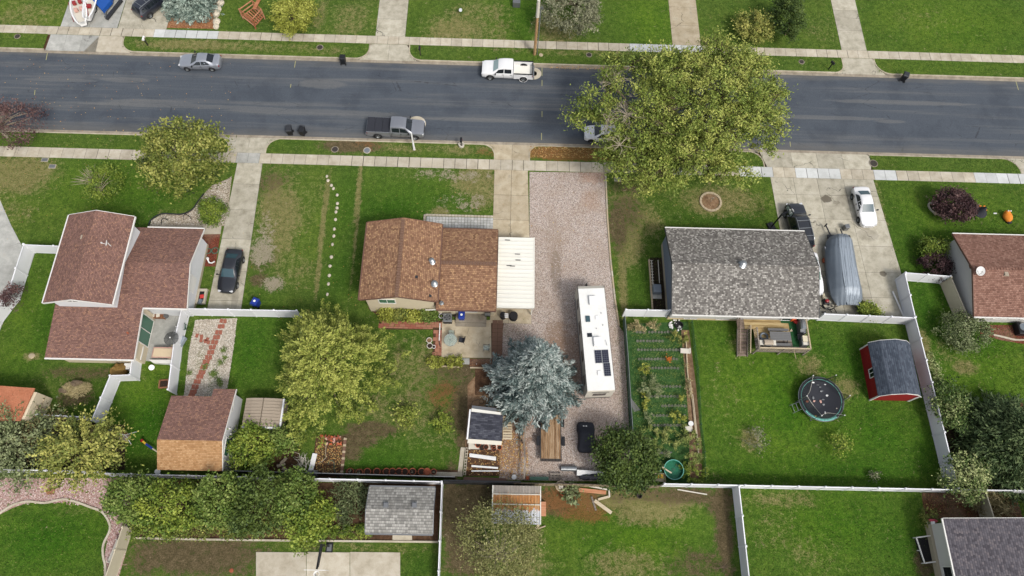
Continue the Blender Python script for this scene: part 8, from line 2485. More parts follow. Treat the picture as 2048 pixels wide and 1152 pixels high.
for i, (px, py) in enumerate(((447, 700), (450, 715), (441, 725), (425, 747), (437, 760), (430, 748), (440, 768), (378, 745), (411, 733))):
 c = np.array(at(px, py, .1)); r = np.random.default_rng(i)
 n_ = 120
 P_ = c + r.normal(size=(n_, 3)) * np.array([.16, .16, .05])
 V, F = leaf_quads(P_, r.normal(size=(n_, 3)) * .5 + np.array([0, 0, 1]), r.normal(size=(n_, 3)), .12, .06)
 o = fast_mesh('weed', V, F, 'leaf_green', None, {'tint': np.repeat(r.uniform(.2, .8, n_), 4)})
 tag(o, ORD[i] + ' weed counted down the white pebble bed from its brick end' if i < 7 else ('weed by the fence at the left of the white pebble bed', 'weed between the brick stepping stones')[i - 7], 'weed', 'weeds in the pebble bed')
BL = [(653.7, 352.7), (656, 361), (662.7, 371), (667, 377), (674.3, 390), (674.7, 407), (674, 416), (672, 424), (671, 439), (668.7, 458), (667.7, 472), (665, 489), (662.7, 514), (660, 532), (658.7, 551), (657, 567.7), (654.7, 588.7)]
for i, (px, py) in enumerate(BL):
 one('white_stone', ORD[i] + ' stone from the road in the line of pale stones dividing the lawn', 'stone', MB().ball(at(px, py, .04), (.15 + random.uniform(-.03, .03), .19, .12), 9, 6, .12), 'stone_white', 'line of pale stones dividing the lawn')
for i, (px, py, r_) in enumerate(((441, 6, .5), (436, 18, .48), (433, 28, .5), (433, 43, .5), (432, 53, .42))):
 one('boulder', ('topmost', 'second from the top', 'third', 'fourth', 'lowest')[i] + ' of the white boulders beside the blue-green spruce', 'boulder', MB().ball(at(px, py, .15), (r_ * .8, r_, .32), 9, 6, .18), 'stone_white', 'white boulders at the spruce bed')
one('boulder', 'large smooth brown boulder behind the left house', 'boulder', MB().ball(at(238, 741, .4), (.78, .72, .55), 10, 7, .14), 'rock_brown')
one('white_box', 'white utility box between the brown boulder and the white fence', 'box', MB().cbox(at(257, 734, .3), (.6, .6, .6)), 'white_plastic', bevel=.03)
one('flat_stone', 'flat orange-tan flagstone on the pink gravel', 'stone', MB().prism([tuple(at(*q)[:2]) for q in ((93, 978), (106, 974), (112, 976), (108, 988), (96, 989), (92, 984))], 0, .09), 'mulch_orange')
one('stone_patch', 'small flat grey stone in the lawn left of the house', 'stone', MB().ball(at(63, 712, .0), (.35, .25, .06), 9, 4, .2), 'stone_tan')
T = thing('tree_ring', 'round stone-edged planting ring with a bare sapling on the lawn', 'planter', tuple(at(1421, 404)))
for k in range(16):
 a0 = 2 * PI * k / 16
 a1 = a0 + 2 * PI / 16 * .93
 MB().prism([(r_ * math.cos(a), r_ * math.sin(a)) for r_, a in ((.98, a0), (1.2, a0), (1.2, a1), (.98, a1))], 0, .14).build('edging_stone', 'stone_tan', T, True)
MB().lathe((0, 0, .02), [(.001, .03), (.97, .0)], 20).build('soil', 'soil_tan', T, True)
m = MB()
m.tube([(0, 0, 0), (.02, 0, .9)], .03, 6)
for k in range(9):
 m.tube([(0, 0, .5 + k * .04), (random.uniform(-.6, .6), random.uniform(-.5, .6), random.uniform(.9, 1.5))], [.016, .005], 4)
m.build('sapling', 'bark_pale', T, True)
XS = (702, 720, 736, 755, 774, 786, 799, 811, 826, 844, 855, 868)
for i, px in enumerate(XS):
 T = pot('terracotta_pot', ['leftmost terracotta pot in the row along the black screen fence, with a dry plant', 'second pot from the left along the screen fence, with straggly stems', 'third pot from the left along the screen fence, empty and dark', 'fourth pot from the left along the screen fence, standing alone',
       'fifth pot from the left, touching the sixth', 'sixth pot from the left, touching the fifth', 'seventh pot from the left, left one of the second touching pair', 'eighth pot from the left, right one of the second touching pair',
       'ninth pot from the left with a bent stem', 'tenth pot from the left, close to the next', 'second pot from the right end, filled with orange soil', 'smaller rightmost pot with a small plant'][i], px, 944.5 + (1.5 if i == 1 else 0), 0, .33 if i < 11 else .27, .42, 'terracotta', 'pot_soil' if i != 10 else 'terracotta', 'terracotta pots along the screen fence')
 if i in (0, 1, 8, 11):
  m = MB()
  for k in range(5): m.tube([(0, 0, .35), (random.uniform(-.2, .2), random.uniform(-.2, .2), .6)], [.02, .01], 4)
  m.build('dry_stem', 'bark_pale', T, True)
ROWS = [(664.7, 6.779, 1230, (297, 341, 387, 462, 505, 546, 592, 632, 675, 717, 760, 830), 'first'), (682.4, 6.779, 1230, (305, 347, 387, 436, 474, 515, 558, 600, 640), 'second'),
  (700, 6.779, 1230, (317, 360, 403, 443, 486, 530, 571, 612, 655, 700, 741, 785, 828, 870), 'third'), (718.5, 6.779, 1230, (327, 368, 415, 453, 496, 540, 580, 622, 665, 750, 795, 835), 'fourth'),
  (736.5, 6.779, 1230, (463, 508, 550, 592, 634, 680, 720, 762, 805, 850), 'fifth'), (773.4, 6.779, 1230, (570, 617, 658, 700, 745, 787, 831, 875), 'sixth'), (793, 6.779, 1230, (370, 500, 544, 582, 628, 672, 716, 760, 803, 845), 'seventh'),
  (812, 5.758, 1230, (545, 580, 620, 656, 692, 730, 768, 803), 'eighth'), (831.6, 5.758, 1230, (445, 484, 520, 556, 595, 668, 800), 'ninth'), (850.9, 5.758, 1230, (418, 456, 494, 534, 570, 605, 641, 680, 716, 753, 790), 'tenth')]
ring_me = None
for yy, sc, ox, xs, nm in ROWS:
 for ri, x in enumerate(xs):
  p = at(ox + x / sc, yy + random.uniform(-.5, .5))
  if ring_me is None:
   q = MB().lathe((0, 0, 0), [(.115, 0), (.125, .13), (.095, .135), (.09, .02), (.001, .02)], 12).build('planting_ring', 'ring_grey', None, True)
   ring_me = q.data
  else:
   q = bpy.data.objects.new('planting_ring', ring_me)
   COL.objects.link(q)
  q.location = (p.x, p.y, .012)
  s_ = random.uniform(.85, 1.1)
  q.scale = (s_, s_, random.uniform(.6, 1))
  tag(q, ORD[ri] + ' small white-rimmed ring from the left in the ' + nm + ' garden row from the top', 'planting ring', 'planting rings in the vegetable garden')
T = thing('white_sign', 'white crumpled plastic sheet on the right edge of the garden', 'plastic sheet', tuple(at(1369, 704)))
MB().cbox((0, 0, .35), (.95, .5, .03), -.05).cbox((.45, .05, .38), (.14, .5, .04), -.05).build('sheet', 'off_white', T, True)
one('white_box', 'white box at the right end of the tenth garden row', 'box', MB().cbox(at(1376.5, 858, .2), (.68, .5, .4)), 'off_white', bevel=.03)
one('white_bucket', 'white and dark bucket just above the white garden box', 'bucket', MB().cone(at(1382, 847), at(1382, 847, .4), .2, .24, 12), 'white_plastic')
T = thing('pot_heap', 'heap of white plastic pots round a black tub at the top of the garden', 'pot heap', tuple(at(1355, 652)))
MB().lathe((.1, 0, 0), [(.3, 0), (.42, .3), (.36, .3), (.3, .05), (.001, .05)], 14).build('tub', 'black_plastic', T, True)
for k in range(22):
 a_ = random.uniform(0, 2 * PI); r_ = random.uniform(.35, .8)
 MB().cone((r_ * math.cos(a_) - .15, r_ * math.sin(a_) * .8 - .05, .05), (r_ * math.cos(a_) - .15 + random.uniform(-.1, .1), r_ * math.sin(a_) * .8 + random.uniform(-.1, .1), .18), .07, .09, 8).build('small_pot', 'white_plastic', T, True)
one('black_mat', 'dark grey folded weed mat in the lower left of the garden', 'mat', MB().prism([tuple(at(*q)[:2]) for q in ((1257, 790), (1281, 820), (1268, 824), (1258, 800))], .02, .05), 'grey_board')
one('black_mat', 'grey narrow mat left of the corn rows', 'mat', MB().prism([tuple(at(*q)[:2]) for q in ((1275, 874), (1307, 877), (1300, 882), (1278, 881))], .02, .05), 'grey_board')
one('black_mat', 'pale grey strip above the round green pool', 'mat', MB().prism([tuple(at(*q)[:2]) for q in ((1300, 903), (1345, 904), (1340, 908), (1304, 908))], .02, .05), 'grey_board')
p = at(1344.6, 941)
T = thing('paddling_pool', 'round green tub pool with a pale rim at the foot of the vegetable garden', 'pool', (p.x, p.y, 0))
MB().lathe((0, 0, 0), [(.80, 0), (.88, .6), (.84, .6), (.78, .12), (.001, .12)], 32).build('tub', 'pool_green', T, True)
MB().ring((0, 0, .61), .87, .035, 32, 6).build('rim', 'teal_pad', T, True)
MB().lathe((0, 0, .3), [(.001, 0), (.80, 0)], 28).build('netting', 'net_green', T, True)
for k in range(3):
 MB().cbox((random.uniform(-.4, .4), random.uniform(-.4, .4), .2), (.3, .2, .1), random.uniform(0, 3)).build('debris', 'cover_green', T, True)
one('wooden_stick', 'pale wooden stick lying across the round green pool', 'stick', MB().bar(at(1322, 933, .66), at(1343, 946, .60), .12, .05), 'wood_pale')
p = at(1308, 956)
T = thing('yellow_cart', 'yellow and cream tub cart by the fence left of the green pool', 'cart', (p.x, p.y, 0))
MB().add([(-.95, -.25, .12), (.85, -.3, .12), (.85, .3, .12), (-.75, .3, .12), (-1.05, -.35, .5), (.95, -.38, .5), (.95, .36, .5), (-.85, .36, .5)], [(3, 2, 1, 0), (0, 1, 5, 4), (1, 2, 6, 5), (2, 3, 7, 6), (3, 0, 4, 7)]).build('tub', 'metal_cream', T, True)
MB().cbox((-.3, .05, .42), (.5, .45, .2), .3).build('cover', 'yellow_plastic', T, True, bevel=.05)
MB().cbox((.5, .1, .4), (.5, .35, .14), 0).build('cover', 'yellow_plastic', T, True, bevel=.05)
one('blue_toy', 'small turquoise toy beside the green pool', 'toy', MB().ball(at(1320, 942, .2), (.14, .22, .2), 8, 5), 'teal_pad')
T = thing('witch_decoration', 'dark cloaked garden decoration with orange bits right of the purple shrub', 'decoration', tuple(at(1960, 424)))
MB().lathe((0, 0, 0), [(.75, 0), (.6, .12), (.35, .5), (.15, .9), (.02, 1.1)], 14).build('cloak', 'black_fabric', T, True, True)
for x, y, z in ((.2, .4, .5), (.45, .1, .3), (-.1, .5, .35)): MB().ball((x, y, z), .13, 8, 5, .2).build('orange_tuft', 'orange_cloth', T, True)
T = thing('pumpkin_inflatable', 'orange inflatable pumpkin figure slumped on the right lawn', 'decoration', tuple(at(2012, 436)))
MB().ball((0, 0, .3), (.5, .62, .35), 12, 7, .1).ball((-.1, .35, .5), (.32, .28, .28), 10, 6, .1).build('body', 'orange_cloth', T, True, True)
MB().ball((.1, -.6, .15), (.28, .2, .18), 8, 5, .15).build('base', 'black_fabric', T, True, True)
MB().ball((-.15, .45, .75), .09, 8, 5).ball((.12, .45, .74), .09, 8, 5).build('eye', 'white_plastic', T, True, True)
one('small_rock', 'small pale rock in the edged bed under the purple shrub', 'rock', MB().cbox(at(1871, 427, .1), (.35, .35, .15), .5), 'stone_tan', bevel=.03)
one('white_sign', 'small white sign board behind the olive shrub by the right house', 'sign', MB().cbox(at(1877, 487, .6), (.42, .5, .03), .5, .4).bar(at(1877, 489, 0), at(1877, 488, .6), .04), 'white_plastic')
p = at(1990, 427)
one('white_litter', 'small white scrap on the lawn between the two orange decorations', 'scrap', MB().cbox((p.x, p.y, .03), (.35, .12, .05)), 'white_plastic')
p = at(2042, 658, .4)
T = thing('air_conditioner', 'dark round-topped air conditioner at the right edge beside the house', 'air conditioner', (p.x, p.y, 0))
MB().box(-.5, .5, -.6, .6, 0, .75).build('cabinet', 'black_metal', T, True, bevel=.06)
MB().lathe((0, .1, .76), [(.001, .02), (.36, .02), (.38, .0)], 20).build('fan_top', 'grey_fabric', T, True)
MB().ring((0, .1, .79), .36, .02, 20, 5).build('fan_guard', 'galvanised', T, True)
p = at(1849, 1099, 0)
T = thing('window_well', 'black window well with a white railing frame beside the pale wall at lower right', 'window well', (p.x, p.y, 0), .14)
MB().box(-.6, .6, -.95, .95, .0, .05).build('opening', 'dark_void', T, True)
m = MB()
for a_, b_ in (((-.68, -1.05, .5), (.68, -1.05, .5)), ((-.68, 1.05, .5), (.68, 1.05, .5)), ((-.68, -1.05, .5), (-.68, 1.05, .5)), ((.68, -1.05, .5), (.68, 1.05, .5))): m.bar(a_, b_, .09, .09)
for x in (-.68, .68):
 for y in (-1.05, 0, 1.05): m.bar((x, y, 0), (x, y, .5), .07, .07)
m.build('railing', 'trim_white', T, True)
one('pink_flowers', 'small pink flower pot at the corner of the pale wall at lower right', 'flower pot', MB().ball(at(1865, 1042, .5), (.4, .18, .15), 10, 5, .3), 'pink_plastic')
p = at(1856, 1047)
one('white_downpipe', 'white corner box post by the pink flowers at lower right', 'post', MB().box(p.x - .1, p.x + .1, p.y - .12, p.y + .12, 0, .9), 'white_plastic')
one('wooden_board', 'framed board set in the lawn at the right edge above the dark conifer', 'board', MB().cbox(at(2044, 815, .05), (.4, .9, .1), .1), 'wood_brown')
one('grey_pedestal', 'grey square pedestal box standing on the wide driveway', 'box', MB().cbox(at(1692, 455, .35), (.5, .45, .75), .2), 'metal_grey', bevel=.03)
one('white_gutter_pipe', 'white length of gutter pipe lying by the fence on the wide driveway', 'pipe', MB().bar(at(1785, 583, .15), at(1807, 633, .15), .12), 'white_plastic')
one('pink_ball', 'bright pink ball beside the end of the covered boat', 'ball', MB().ball(at(1727, 607, .25), .24, 12, 8), 'pink_plastic')
one('yellow_cylinder', 'yellow gas cylinder left of the covered boat', 'gas cylinder', MB().cone(at(1647, 588, .2), at(1648, 598, .2), .14, .14, 12), 'metal_cream')
T = thing('red_motor', 'red and black push mower between the boat and the grey-roofed house', 'mower', tuple(at(1650, 606)))
MB().cbox((0, 0, .25), (.55, .5, .3)).build('deck', 'black_plastic', T, True, bevel=.05)
MB().ball((0, .05, .5), (.22, .2, .14), 10, 6).build('engine', 'lamp_red', T, True)
MB().tube([(-.2, .25, .4), (-.22, .9, .9), (.22, .9, .9), (.2, .25, .4)], .02, 6).build('handle', 'black_metal', T, True)
for x in (-.28, .28):
 for y in (-.2, .2): MB().cone((x - .03, y, .1), (x + .03, y, .1), .1, .1, 10).build('wheel', 'rubber', T, True)
T = thing('garden_tools', 'jumble of dark garden machinery behind the covered boat', 'machinery', tuple(at(1655, 618)))
for k in range(14):
 a_ = Vector((random.uniform(-.9, .9), random.uniform(-.5, .5), random.uniform(.05, .3)))
 b_ = a_ + Vector((random.uniform(-.6, .6), random.uniform(-.4, .4), random.uniform(0, .5)))
 MB().bar(a_, b_, random.uniform(.04, .12)).build('metal_bar', random.choice(['steel_dark', 'iron', 'black_metal']), T, True)
T = thing('parked_motor', 'silver outboard motor box beside the boat trailer', 'motor', tuple(at(1647, 508)))
MB().cbox((0, 0, .5), (.45, 1.1, .6)).build('cowling', 'metal_grey', T, True, bevel=.1)
MB().cbox((0, 0, .82), (.3, .8, .04)).build('panel', 'white_plastic', T, True)
one('red_fuel_tank', 'small dark red tank left of the boat cover', 'tank', MB().ball(at(1649, 521, .3), (.28, .3, .25), 10, 6, .1), 'terracotta')
for i, (px, py, r_) in enumerate(((430, 501, .34), (416, 502, .3))):
 one('garden_hose', ('right' if i == 0 else 'left') + ' coil of pale green garden hose on the red mulch', 'hose', MB().ring(at(px, py, .08), r_, .035, 20, 6).ring(at(px, py, .13), r_ * .9, .03, 20, 6), 'leafless' if False else 'cover_green')
T = thing('bird_ornament', 'white curved garden ornament on the red mulch', 'ornament', tuple(at(420, 527)))
MB().tube([(-.2, .4, .1), (-.15, .3, .45), (0, 0, .2), (.25, 0, .15), (.55, .1, .3)], .07, 8).ball((-.2, .42, .3), .14, 10, 6).build('body', 'white_plastic', T, True)
T = thing('push_mower', 'red-topped mower parked between the left house and the driveway', 'mower', tuple(at(405, 602)))
MB().cbox((0, .35, .25), (.4, .4, .3), .2).build('engine', 'red_plastic', T, True, bevel=.05)
MB().cbox((-.05, -.2, .3), (.42, .5, .3), -.3).build('grass_bag', 'grey_fabric', T, True, bevel=.05)
MB().tube([(.2, .2, .3), (.35, -.6, .9), (-.05, -.7, .9), (-.2, .1, .3)], .02, 6).build('handle', 'black_metal', T, True)
p = at(342, 676.5, 2.1)
T = thing('parasol', 'round dark mesh parasol open over the left house patio', 'parasol', (p.x, p.y, .04))
m = MB()
n = 16
vs_ = [(0, 0, 2.25)] + [(.68 * math.cos(2 * PI * k / n), .68 * math.sin(2 * PI * k / n), 2.0) for k in range(n)]
m.add(vs_, [(0, 1 + k, 1 + (k + 1) % n) for k in range(n)])
m.build('canopy', 'umbrella_mesh', T, True)
for k in range(8): MB().bar((0, 0, 2.255), (.68 * math.cos(2 * PI * k / 8), .68 * math.sin(2 * PI * k / 8), 2.01), .022).build('rib', 'black_metal', T, True)
MB().cone((0, 0, 0), (0, 0, 2.25), .025, .02, 8).build('pole', 'black_metal', T, True)
MB().ball((0, 0, 2.29), .07, 8, 5).build('finial', 'white_plastic', T, True)
MB().cone((0, 0, 0), (0, 0, .08), .25, .22, 14).build('foot', 'black_metal', T, True)
p = at(325, 705, .8)
T = thing('tiled_table', 'stone patio table edged with pinkish fringe below the parasol', 'table', (p.x, p.y, .04))
MB().box(-.85, .85, -.42, .42, .7, .78).build('table_top', 'table_stone', T, True, bevel=.02)
for k in range(22):
 x = -.9 + k * 1.8 / 21
 for y in (-.48, .48): MB().cbox((x, y + random.uniform(-.02, .02), .75), (.07, .09, .05)).build('fringe', 'salmon', T, True)
for k in range(10):
 y = -.42 + k * .84 / 9
 for x in (-.9, .9): MB().cbox((x, y, .75), (.08, .07, .05)).build('fringe', 'salmon', T, True)
for x in (-.7, .7):
 for y in (-.3, .3): MB().cone((x, y, 0), (x, y, .7), .05, .05, 8).build('leg', 'metal_cream', T, True)
T = thing('wicker_lounger', 'pale woven bench beside the tiled table on the left patio', 'bench', tuple(at(351, 706)))
for k in range(8): MB().box(-.38 + k * .1, -.38 + k * .1 + .07, -.75, .7, .4, .44).build('slat', 'wood_pale', T, True)
MB().bar((-.35, -.7, 0), (-.35, -.7, .4), .06).bar((.35, -.7, 0), (.35, -.7, .4), .06).bar((-.35, .65, 0), (-.35, .65, .4), .06).bar((.35, .65, 0), (.35, .65, .4), .06).build('leg', 'wood_pale', T, True)
T = thing('patio_bench', 'brown bench with cushions against the left house wall', 'bench', tuple(at(318, 634)))
MB().box(-.75, .75, -.3, .3, .3, .42).build('seat', 'wood_brown', T, True)
MB().box(-.75, .75, .28, .36, .42, .9).build('backrest', 'wood_brown', T, True)
for x in (-.4, .1): MB().cbox((x, 0, .46), (.34, .34, .1), .2).build('cushion', 'off_white', T, True, bevel=.03)
MB().bar((-.7, -.25, 0), (-.7, -.25, .3), .06).bar((.7, -.25, 0), (.7, -.25, .3), .06).bar((-.7, .3, 0), (-.7, .3, .3), .06).bar((.7, .3, 0), (.7, .3, .3), .06).build('leg', 'wood_brown', T, True)
one('black_planter', 'small black basket right of the brown patio bench', 'basket', MB().cone(at(332, 632, .04), at(332, 632, .4), .2, .25, 10), 'black_plastic')
one('black_planter', 'black tub at the top right corner of the left patio', 'tub', MB().cone(at(369, 633, .04), at(369, 633, .45), .28, .32, 12), 'black_plastic')
patio_chair('white plastic chair beside the parasol on the left patio', 357, 664, -.3, 'white_plastic', 'white_plastic', .04)
patio_chair('dark green chair against the fence on the left patio', 367, 656, -1.2, 'cover_green', 'steel_dark', .04)
one('folded_canvas', 'pale lavender folded canvas against the fence below the white chair', 'canvas', MB().cbox(at(363, 683, .3), (.5, 1.0, .5), -.35), 'silver_fabric', bevel=.05)
one('patio_step', 'low white step wall at the bottom edge of the left patio', 'step', MB().prism([tuple(at(*q)[:2]) for q in ((302, 722), (360, 722), (360, 731), (310, 728))], 0, .45), 'trim_white')
one('white_bucket', 'white bucket on the grass below the left patio', 'bucket', MB().cone(at(303, 735), at(303, 735, .35), .22, .26, 12), 'white_plastic')
T = thing('planter_box', 'small square wooden planter box sunk in the lawn', 'planter', tuple(at(329, 768)), .1)
m = MB()
for a_, b_ in (((-.42, -.36, .08), (.42, -.36, .08)), ((-.42, .36, .08), (.42, .36, .08)), ((-.42, -.4, .08), (-.42, .4, .08)), ((.42, -.4, .08), (.42, .4, .08))): m.bar(a_, b_, .12, .16)
m.build('frame', 'wood_brown', T, True)
MB().box(-.36, .36, -.3, .3, .0, .06).build('soil', 'pot_soil', T, True)
p = at(248, 873)
T = thing('swing_seat', 'garden swing seat with a brown cushion and white A-frame by the yellow-tipped tree', 'swing seat', (p.x, p.y, 0), -.15)
for s_ in (-1, 1):
 MB().bar((s_ * .95, -.6, 0), (s_ * .95, 0, 1.6), .05).bar((s_ * .95, .6, 0), (s_ * .95, 0, 1.6), .05).build('frame', 'white_plastic', T, True)
MB().bar((-.95, 0, 1.6), (.95, 0, 1.6), .06).build('top_bar', 'white_plastic', T, True)
MB().cbox((0, .2, .9), (1.5, .1, .5), 0, -.3).build('backrest', 'wood_brown', T, True, bevel=.03)
MB().cbox((0, -.15, .55), (1.5, .55, .08)).build('seat', 'wood_greyy', T, True, bevel=.02)
p0, p1, p2, p3 = at(284, 881, .5), at(292, 888, .5), at(305, 897, .6), at(318, 906, .7)
T = thing('windsock_pole', 'striped pole with a red tip and blue and yellow sections left of the garage', 'pole', tuple(at(300, 893)))
MB().ball(p0, .16, 10, 6).build('tip', 'lamp_red', T)
MB().tube([p0, p1], .09, 8).build('upper_section', 'yellow_plastic', T)
MB().tube([p1, p2], .10, 8).build('middle_section', 'blue_plastic', T)
MB().tube([p2, p3], .06, 8).build('lower_section', 'metal_cream', T)
T = thing('garden_bench', 'cream metal bench between the curved edging and the tan fence', 'bench', tuple(at(234, 1103)), -.2)
MB().box(-.22, .22, -.95, .95, .42, .46).build('seat', 'off_white', T, True)
MB().box(.24, .30, -.95, .95, .46, .9).build('backrest', 'off_white', T, True)
for y in (-.9, .9): MB().cbox((0, y, .3), (.55, .06, .6)).build('leg', 'off_white', T, True)
one('mushroom_cap', 'small round terracotta lid in the muddy lawn at the bottom left', 'lid', MB().lathe(at(463, 1141), [(.18, 0), (.16, .08), (.001, .1)], 14), 'terracotta')
T = thing('garden_bird_decor', 'black curved shepherd hook ornament left of the round pebble-bed shrub', 'ornament', tuple(at(376, 437)))
MB().tube([(-.4, -.2, 0), (-.3, 0, .5), (0, .15, .7), (.35, 0, .5), (.4, -.1, .0)], .04, 6).build('hook', 'black_metal', T, True)
T = thing('garden_bird_decor', 'smaller black arched ornament on the pebble bed further left', 'ornament', tuple(at(332, 444)))
MB().tube([(-.4, -.2, 0), (-.3, 0, .4), (0, .15, .6), (.35, 0, .4)], .04, 6).build('hook', 'black_metal', T, True)
p = at(1313, 581, .4)
T = thing('air_conditioner', 'blue-grey air conditioner beside the grey house wall', 'air conditioner', (p.x, p.y, 0))
MB().box(-.55, .55, -.75, .6, 0, .1).build('pad', 'concrete_grey', T, True)
MB().box(-.38, .42, -.35, .55, .1, .8).build('cabinet', 'grey_fabric', T, True, bevel=.08)
T = thing('trellis', 'white ladder-like trellis lying along the bed left of the grey house', 'trellis', tuple(at(1308, 540)))
p0, p1 = at(1303, 521, .3), at(1306, 572, .3)
q0, q1 = at(1316, 520, .3), at(1319, 566, .3)
MB().bar(p0, p1, .06).build('side_bar', 'off_white', T)
MB().bar(q0, q1, .06).build('side_bar', 'off_white', T)
for k in range(10):
 a_ = p0.lerp(p1, k / 9)
 MB().bar(a_ - Vector((.12, 0, 0)), a_ + Vector((.12, 0, 0)), .04).build('rung', 'off_white', T)
one('timber_edge', 'long timber edging along the bed left of the grey house', 'edging', MB().bar(at(1298, 519, .08), at(1301, 560, .08), .16, .16).bar(at(1301, 560, .08), at(1305, 620, .08), .16, .16), 'wood_pale')
def lumber(label, a, b, w, mat, z=.1, h=.08, name='plank', cat='plank', group=None):
 return one(name, label, cat, MB().bar(at(*a, z), at(*b, z), w, h), mat, group)
lumber('pale thick board lying diagonally on the lawn near the wooden fence', (1189, 1001), (1223, 1026), .30, 'wood_pale', .12)
lumber('long weathered board under the wooden fence', (1150, 979), (1212, 985), .34, 'wood_orange', .1)
lumber('narrow pale board above the long weathered board', (1178, 972), (1219, 980), .12, 'off_white', .2)
lumber('short pale board closing the stack of boards', (1218, 980), (1219, 994), .14, 'off_white', .15)
lumber('pale board angled below the stack of boards', (1196, 999), (1219, 993), .2, 'wood_pale', .1)
lumber('dark grey board left of the pale diagonal board', (1183, 993), (1192, 1021), .16, 'wood_grey', .08)
lumber('short board at the corner of the rusty shed', (1078, 1049), (1072, 1057), .2, 'wood_pale', .1)
lumber('thin stick angled away from the rusty shed corner', (1075, 1058), (1091, 1052), .1, 'wood_pale', .1)
lumber('thin white rail lying near the right back fence', (1355, 979), (1414, 989), .09, 'off_white', .08)
one('wooden_step', 'reddish wooden step box beside the rusty shed', 'step', MB().cbox(at(1086, 1018, .2), (.5, 1.2, .4)), 'wood_orange')
T = thing('stone_bird_bath', 'round grey stone fire bowl below the wooden fence', 'fire bowl', tuple(at(1121, 973)))
MB().lathe((0, 0, 0), [(.42, 0), (.5, .4), (.4, .42), (.36, .25), (.001, .25)], 12).build('bowl', 'stone_tan', T, True)
MB().cbox((0, 0, .45), (.4, .5, .12)).build('lid', 'off_white', T, True, bevel=.04)
one('bucket', 'small terracotta ring beside the grey fire bowl', 'pot', MB().ring(at(1126, 987, .08), .18, .06, 14, 6), 'terracotta_orange')
one('stone_pot', 'dark fire-blackened pot in the bare patch below the fence', 'pot', MB().lathe(at(1278, 992), [(.2, 0), (.26, .3), (.2, .3), (.16, .05), (.001, .05)], 12), 'iron')
T = thing('steel_culvert', 'corrugated steel culvert pipe on the gravel near the wooden fence', 'pipe', tuple(at(1137, 938)))
for k in range(12): MB().cone((-.7 + k * .118, 0, .25), (-.7 + k * .118 + .1, 0, .25), .25 if k % 2 else .235, .25 if k % 2 else .235, 14).build('ring', 'galvanised', T, True)
T = thing('fence_panels', 'pile of white boards under a dark tarp against the wooden fence', 'boards', tuple(at(1180, 951)))
MB().cbox((0, .1, .35), (2.5, .5, .5), -.05).build('white_board', 'white_plastic', T, True)
MB().ball((.2, -.2, .5), (1.2, .3, .3), 14, 7, .2).build('tarp', 'black_fabric', T, True)
T = thing('pallet', 'small grey pallet leaning near the wooden fence', 'pallet', tuple(at(1112, 955)))
for k in range(4): MB().cbox((-.45 + k * .3, 0, .3), (.1, .6, .05)).build('slat', 'wood_grey', T, True)
for k in range(3): MB().cbox((0, -.25 + k * .25, .36), (1.1, .1, .05)).build('slat', 'wood_greyy', T, True)
one('steel_sheet', 'long grey-green sheet along the wooden fence foot', 'sheet', MB().bar(at(1060, 957, .4), at(1097, 957, .4), .3, .1), 'cover_green')
one('white_bucket', 'white round lid on the gravel near the spruce trunk rail', 'bucket', MB().cone(at(1028, 954), at(1028, 954, .3), .2, .22, 14), 'white_plastic')
one('red_pot', 'small rust-red pot near the timber rail end', 'pot', MB().cone(at(1055, 956), at(1055, 956, .3), .14, .17, 10), 'terracotta')
one('brown_sheet', 'dark brown metal sheet lying along the fence below the soil bed', 'sheet', MB().prism([tuple(at(*q)[:2]) for q in ((928, 954), (1012, 957), (1014, 962), (926, 961))], .1, .2), 'trim_brown')
T = thing('block_wall', 'line of hollow concrete blocks left of the soil bed', 'wall', tuple(at(931, 920)))
a0, b0 = at(934, 896), at(929, 950)
for k in range(9):
 p = a0.lerp(b0, (k + .5) / 9)
 m = MB()
 m.box(p.x - .12, p.x + .12, p.y - .14, p.y - .09, 0, .2).box(p.x - .12, p.x + .12, p.y + .09, p.y + .14, 0, .2).box(p.x - .12, p.x - .07, p.y - .09, p.y + .09, 0, .2).box(p.x + .07, p.x + .12, p.y - .09, p.y + .09, 0, .2)
 m.build('block', 'concrete', T)
for i, (a_, b_, w) in enumerate((((939, 908), (992, 915), .12), ((939, 911.5), (992, 919), .2), ((943, 932), (996, 936), .16), ((943, 942), (998, 942), .10))):
 lumber(('topmost', 'second', 'third', 'lowest')[i] + ' white slat lying across the soil bed', a_, b_, w, 'white_plastic', .12, .05, 'white_board', 'board', 'white slats on the soil bed')
T = thing('potting_bench', 'white potting bench below the dark-roofed shed', 'bench', tuple(at(966, 895)))
MB().cbox((0, .05, .55), (2.6, .6, .05)).build('bench_top', 'off_white', T, True)
for x in (-1.2, 1.2):
 for y in (-.2, .3): MB().bar((x, y, 0), (x, y, .55), .06).build('leg', 'off_white', T, True)
for i, (px, py, mt) in enumerate(((956, 891, 'terracotta_orange'), (972, 895, 'terracotta'), (987, 894, 'terracotta'), (988, 899, 'brick_red'), (964, 896, 'black_plastic'), (999, 896, 'terracotta_orange'))):
 pot('terracotta_pot', ['square orange pot at the left of the potting bench', 'terracotta pot in the middle of the potting bench', 'upper terracotta pot at the right of the potting bench', 'lower brick-red pot at the right of the potting bench', 'black pot left of the middle of the potting bench', 'orange pot just right of the potting bench'][i], px, py, .575 if i < 5 else .0, .24, .3, mt, group='pots on the potting bench')
T = thing('wooden_pallet', 'tan lattice pallet lying right of the dark-roofed shed', 'pallet', tuple(at(1015, 856)))
for k in range(9): MB().cbox((0, -.98 + k * .245, .1), (.85, .17, .04)).build('slat', 'wood_pale', T, True)
MB().box(-.42, -.36, -1.1, 1.1, .02, .08).box(.36, .42, -1.1, 1.1, .02, .08).build('runner', 'wood_pale', T, True)
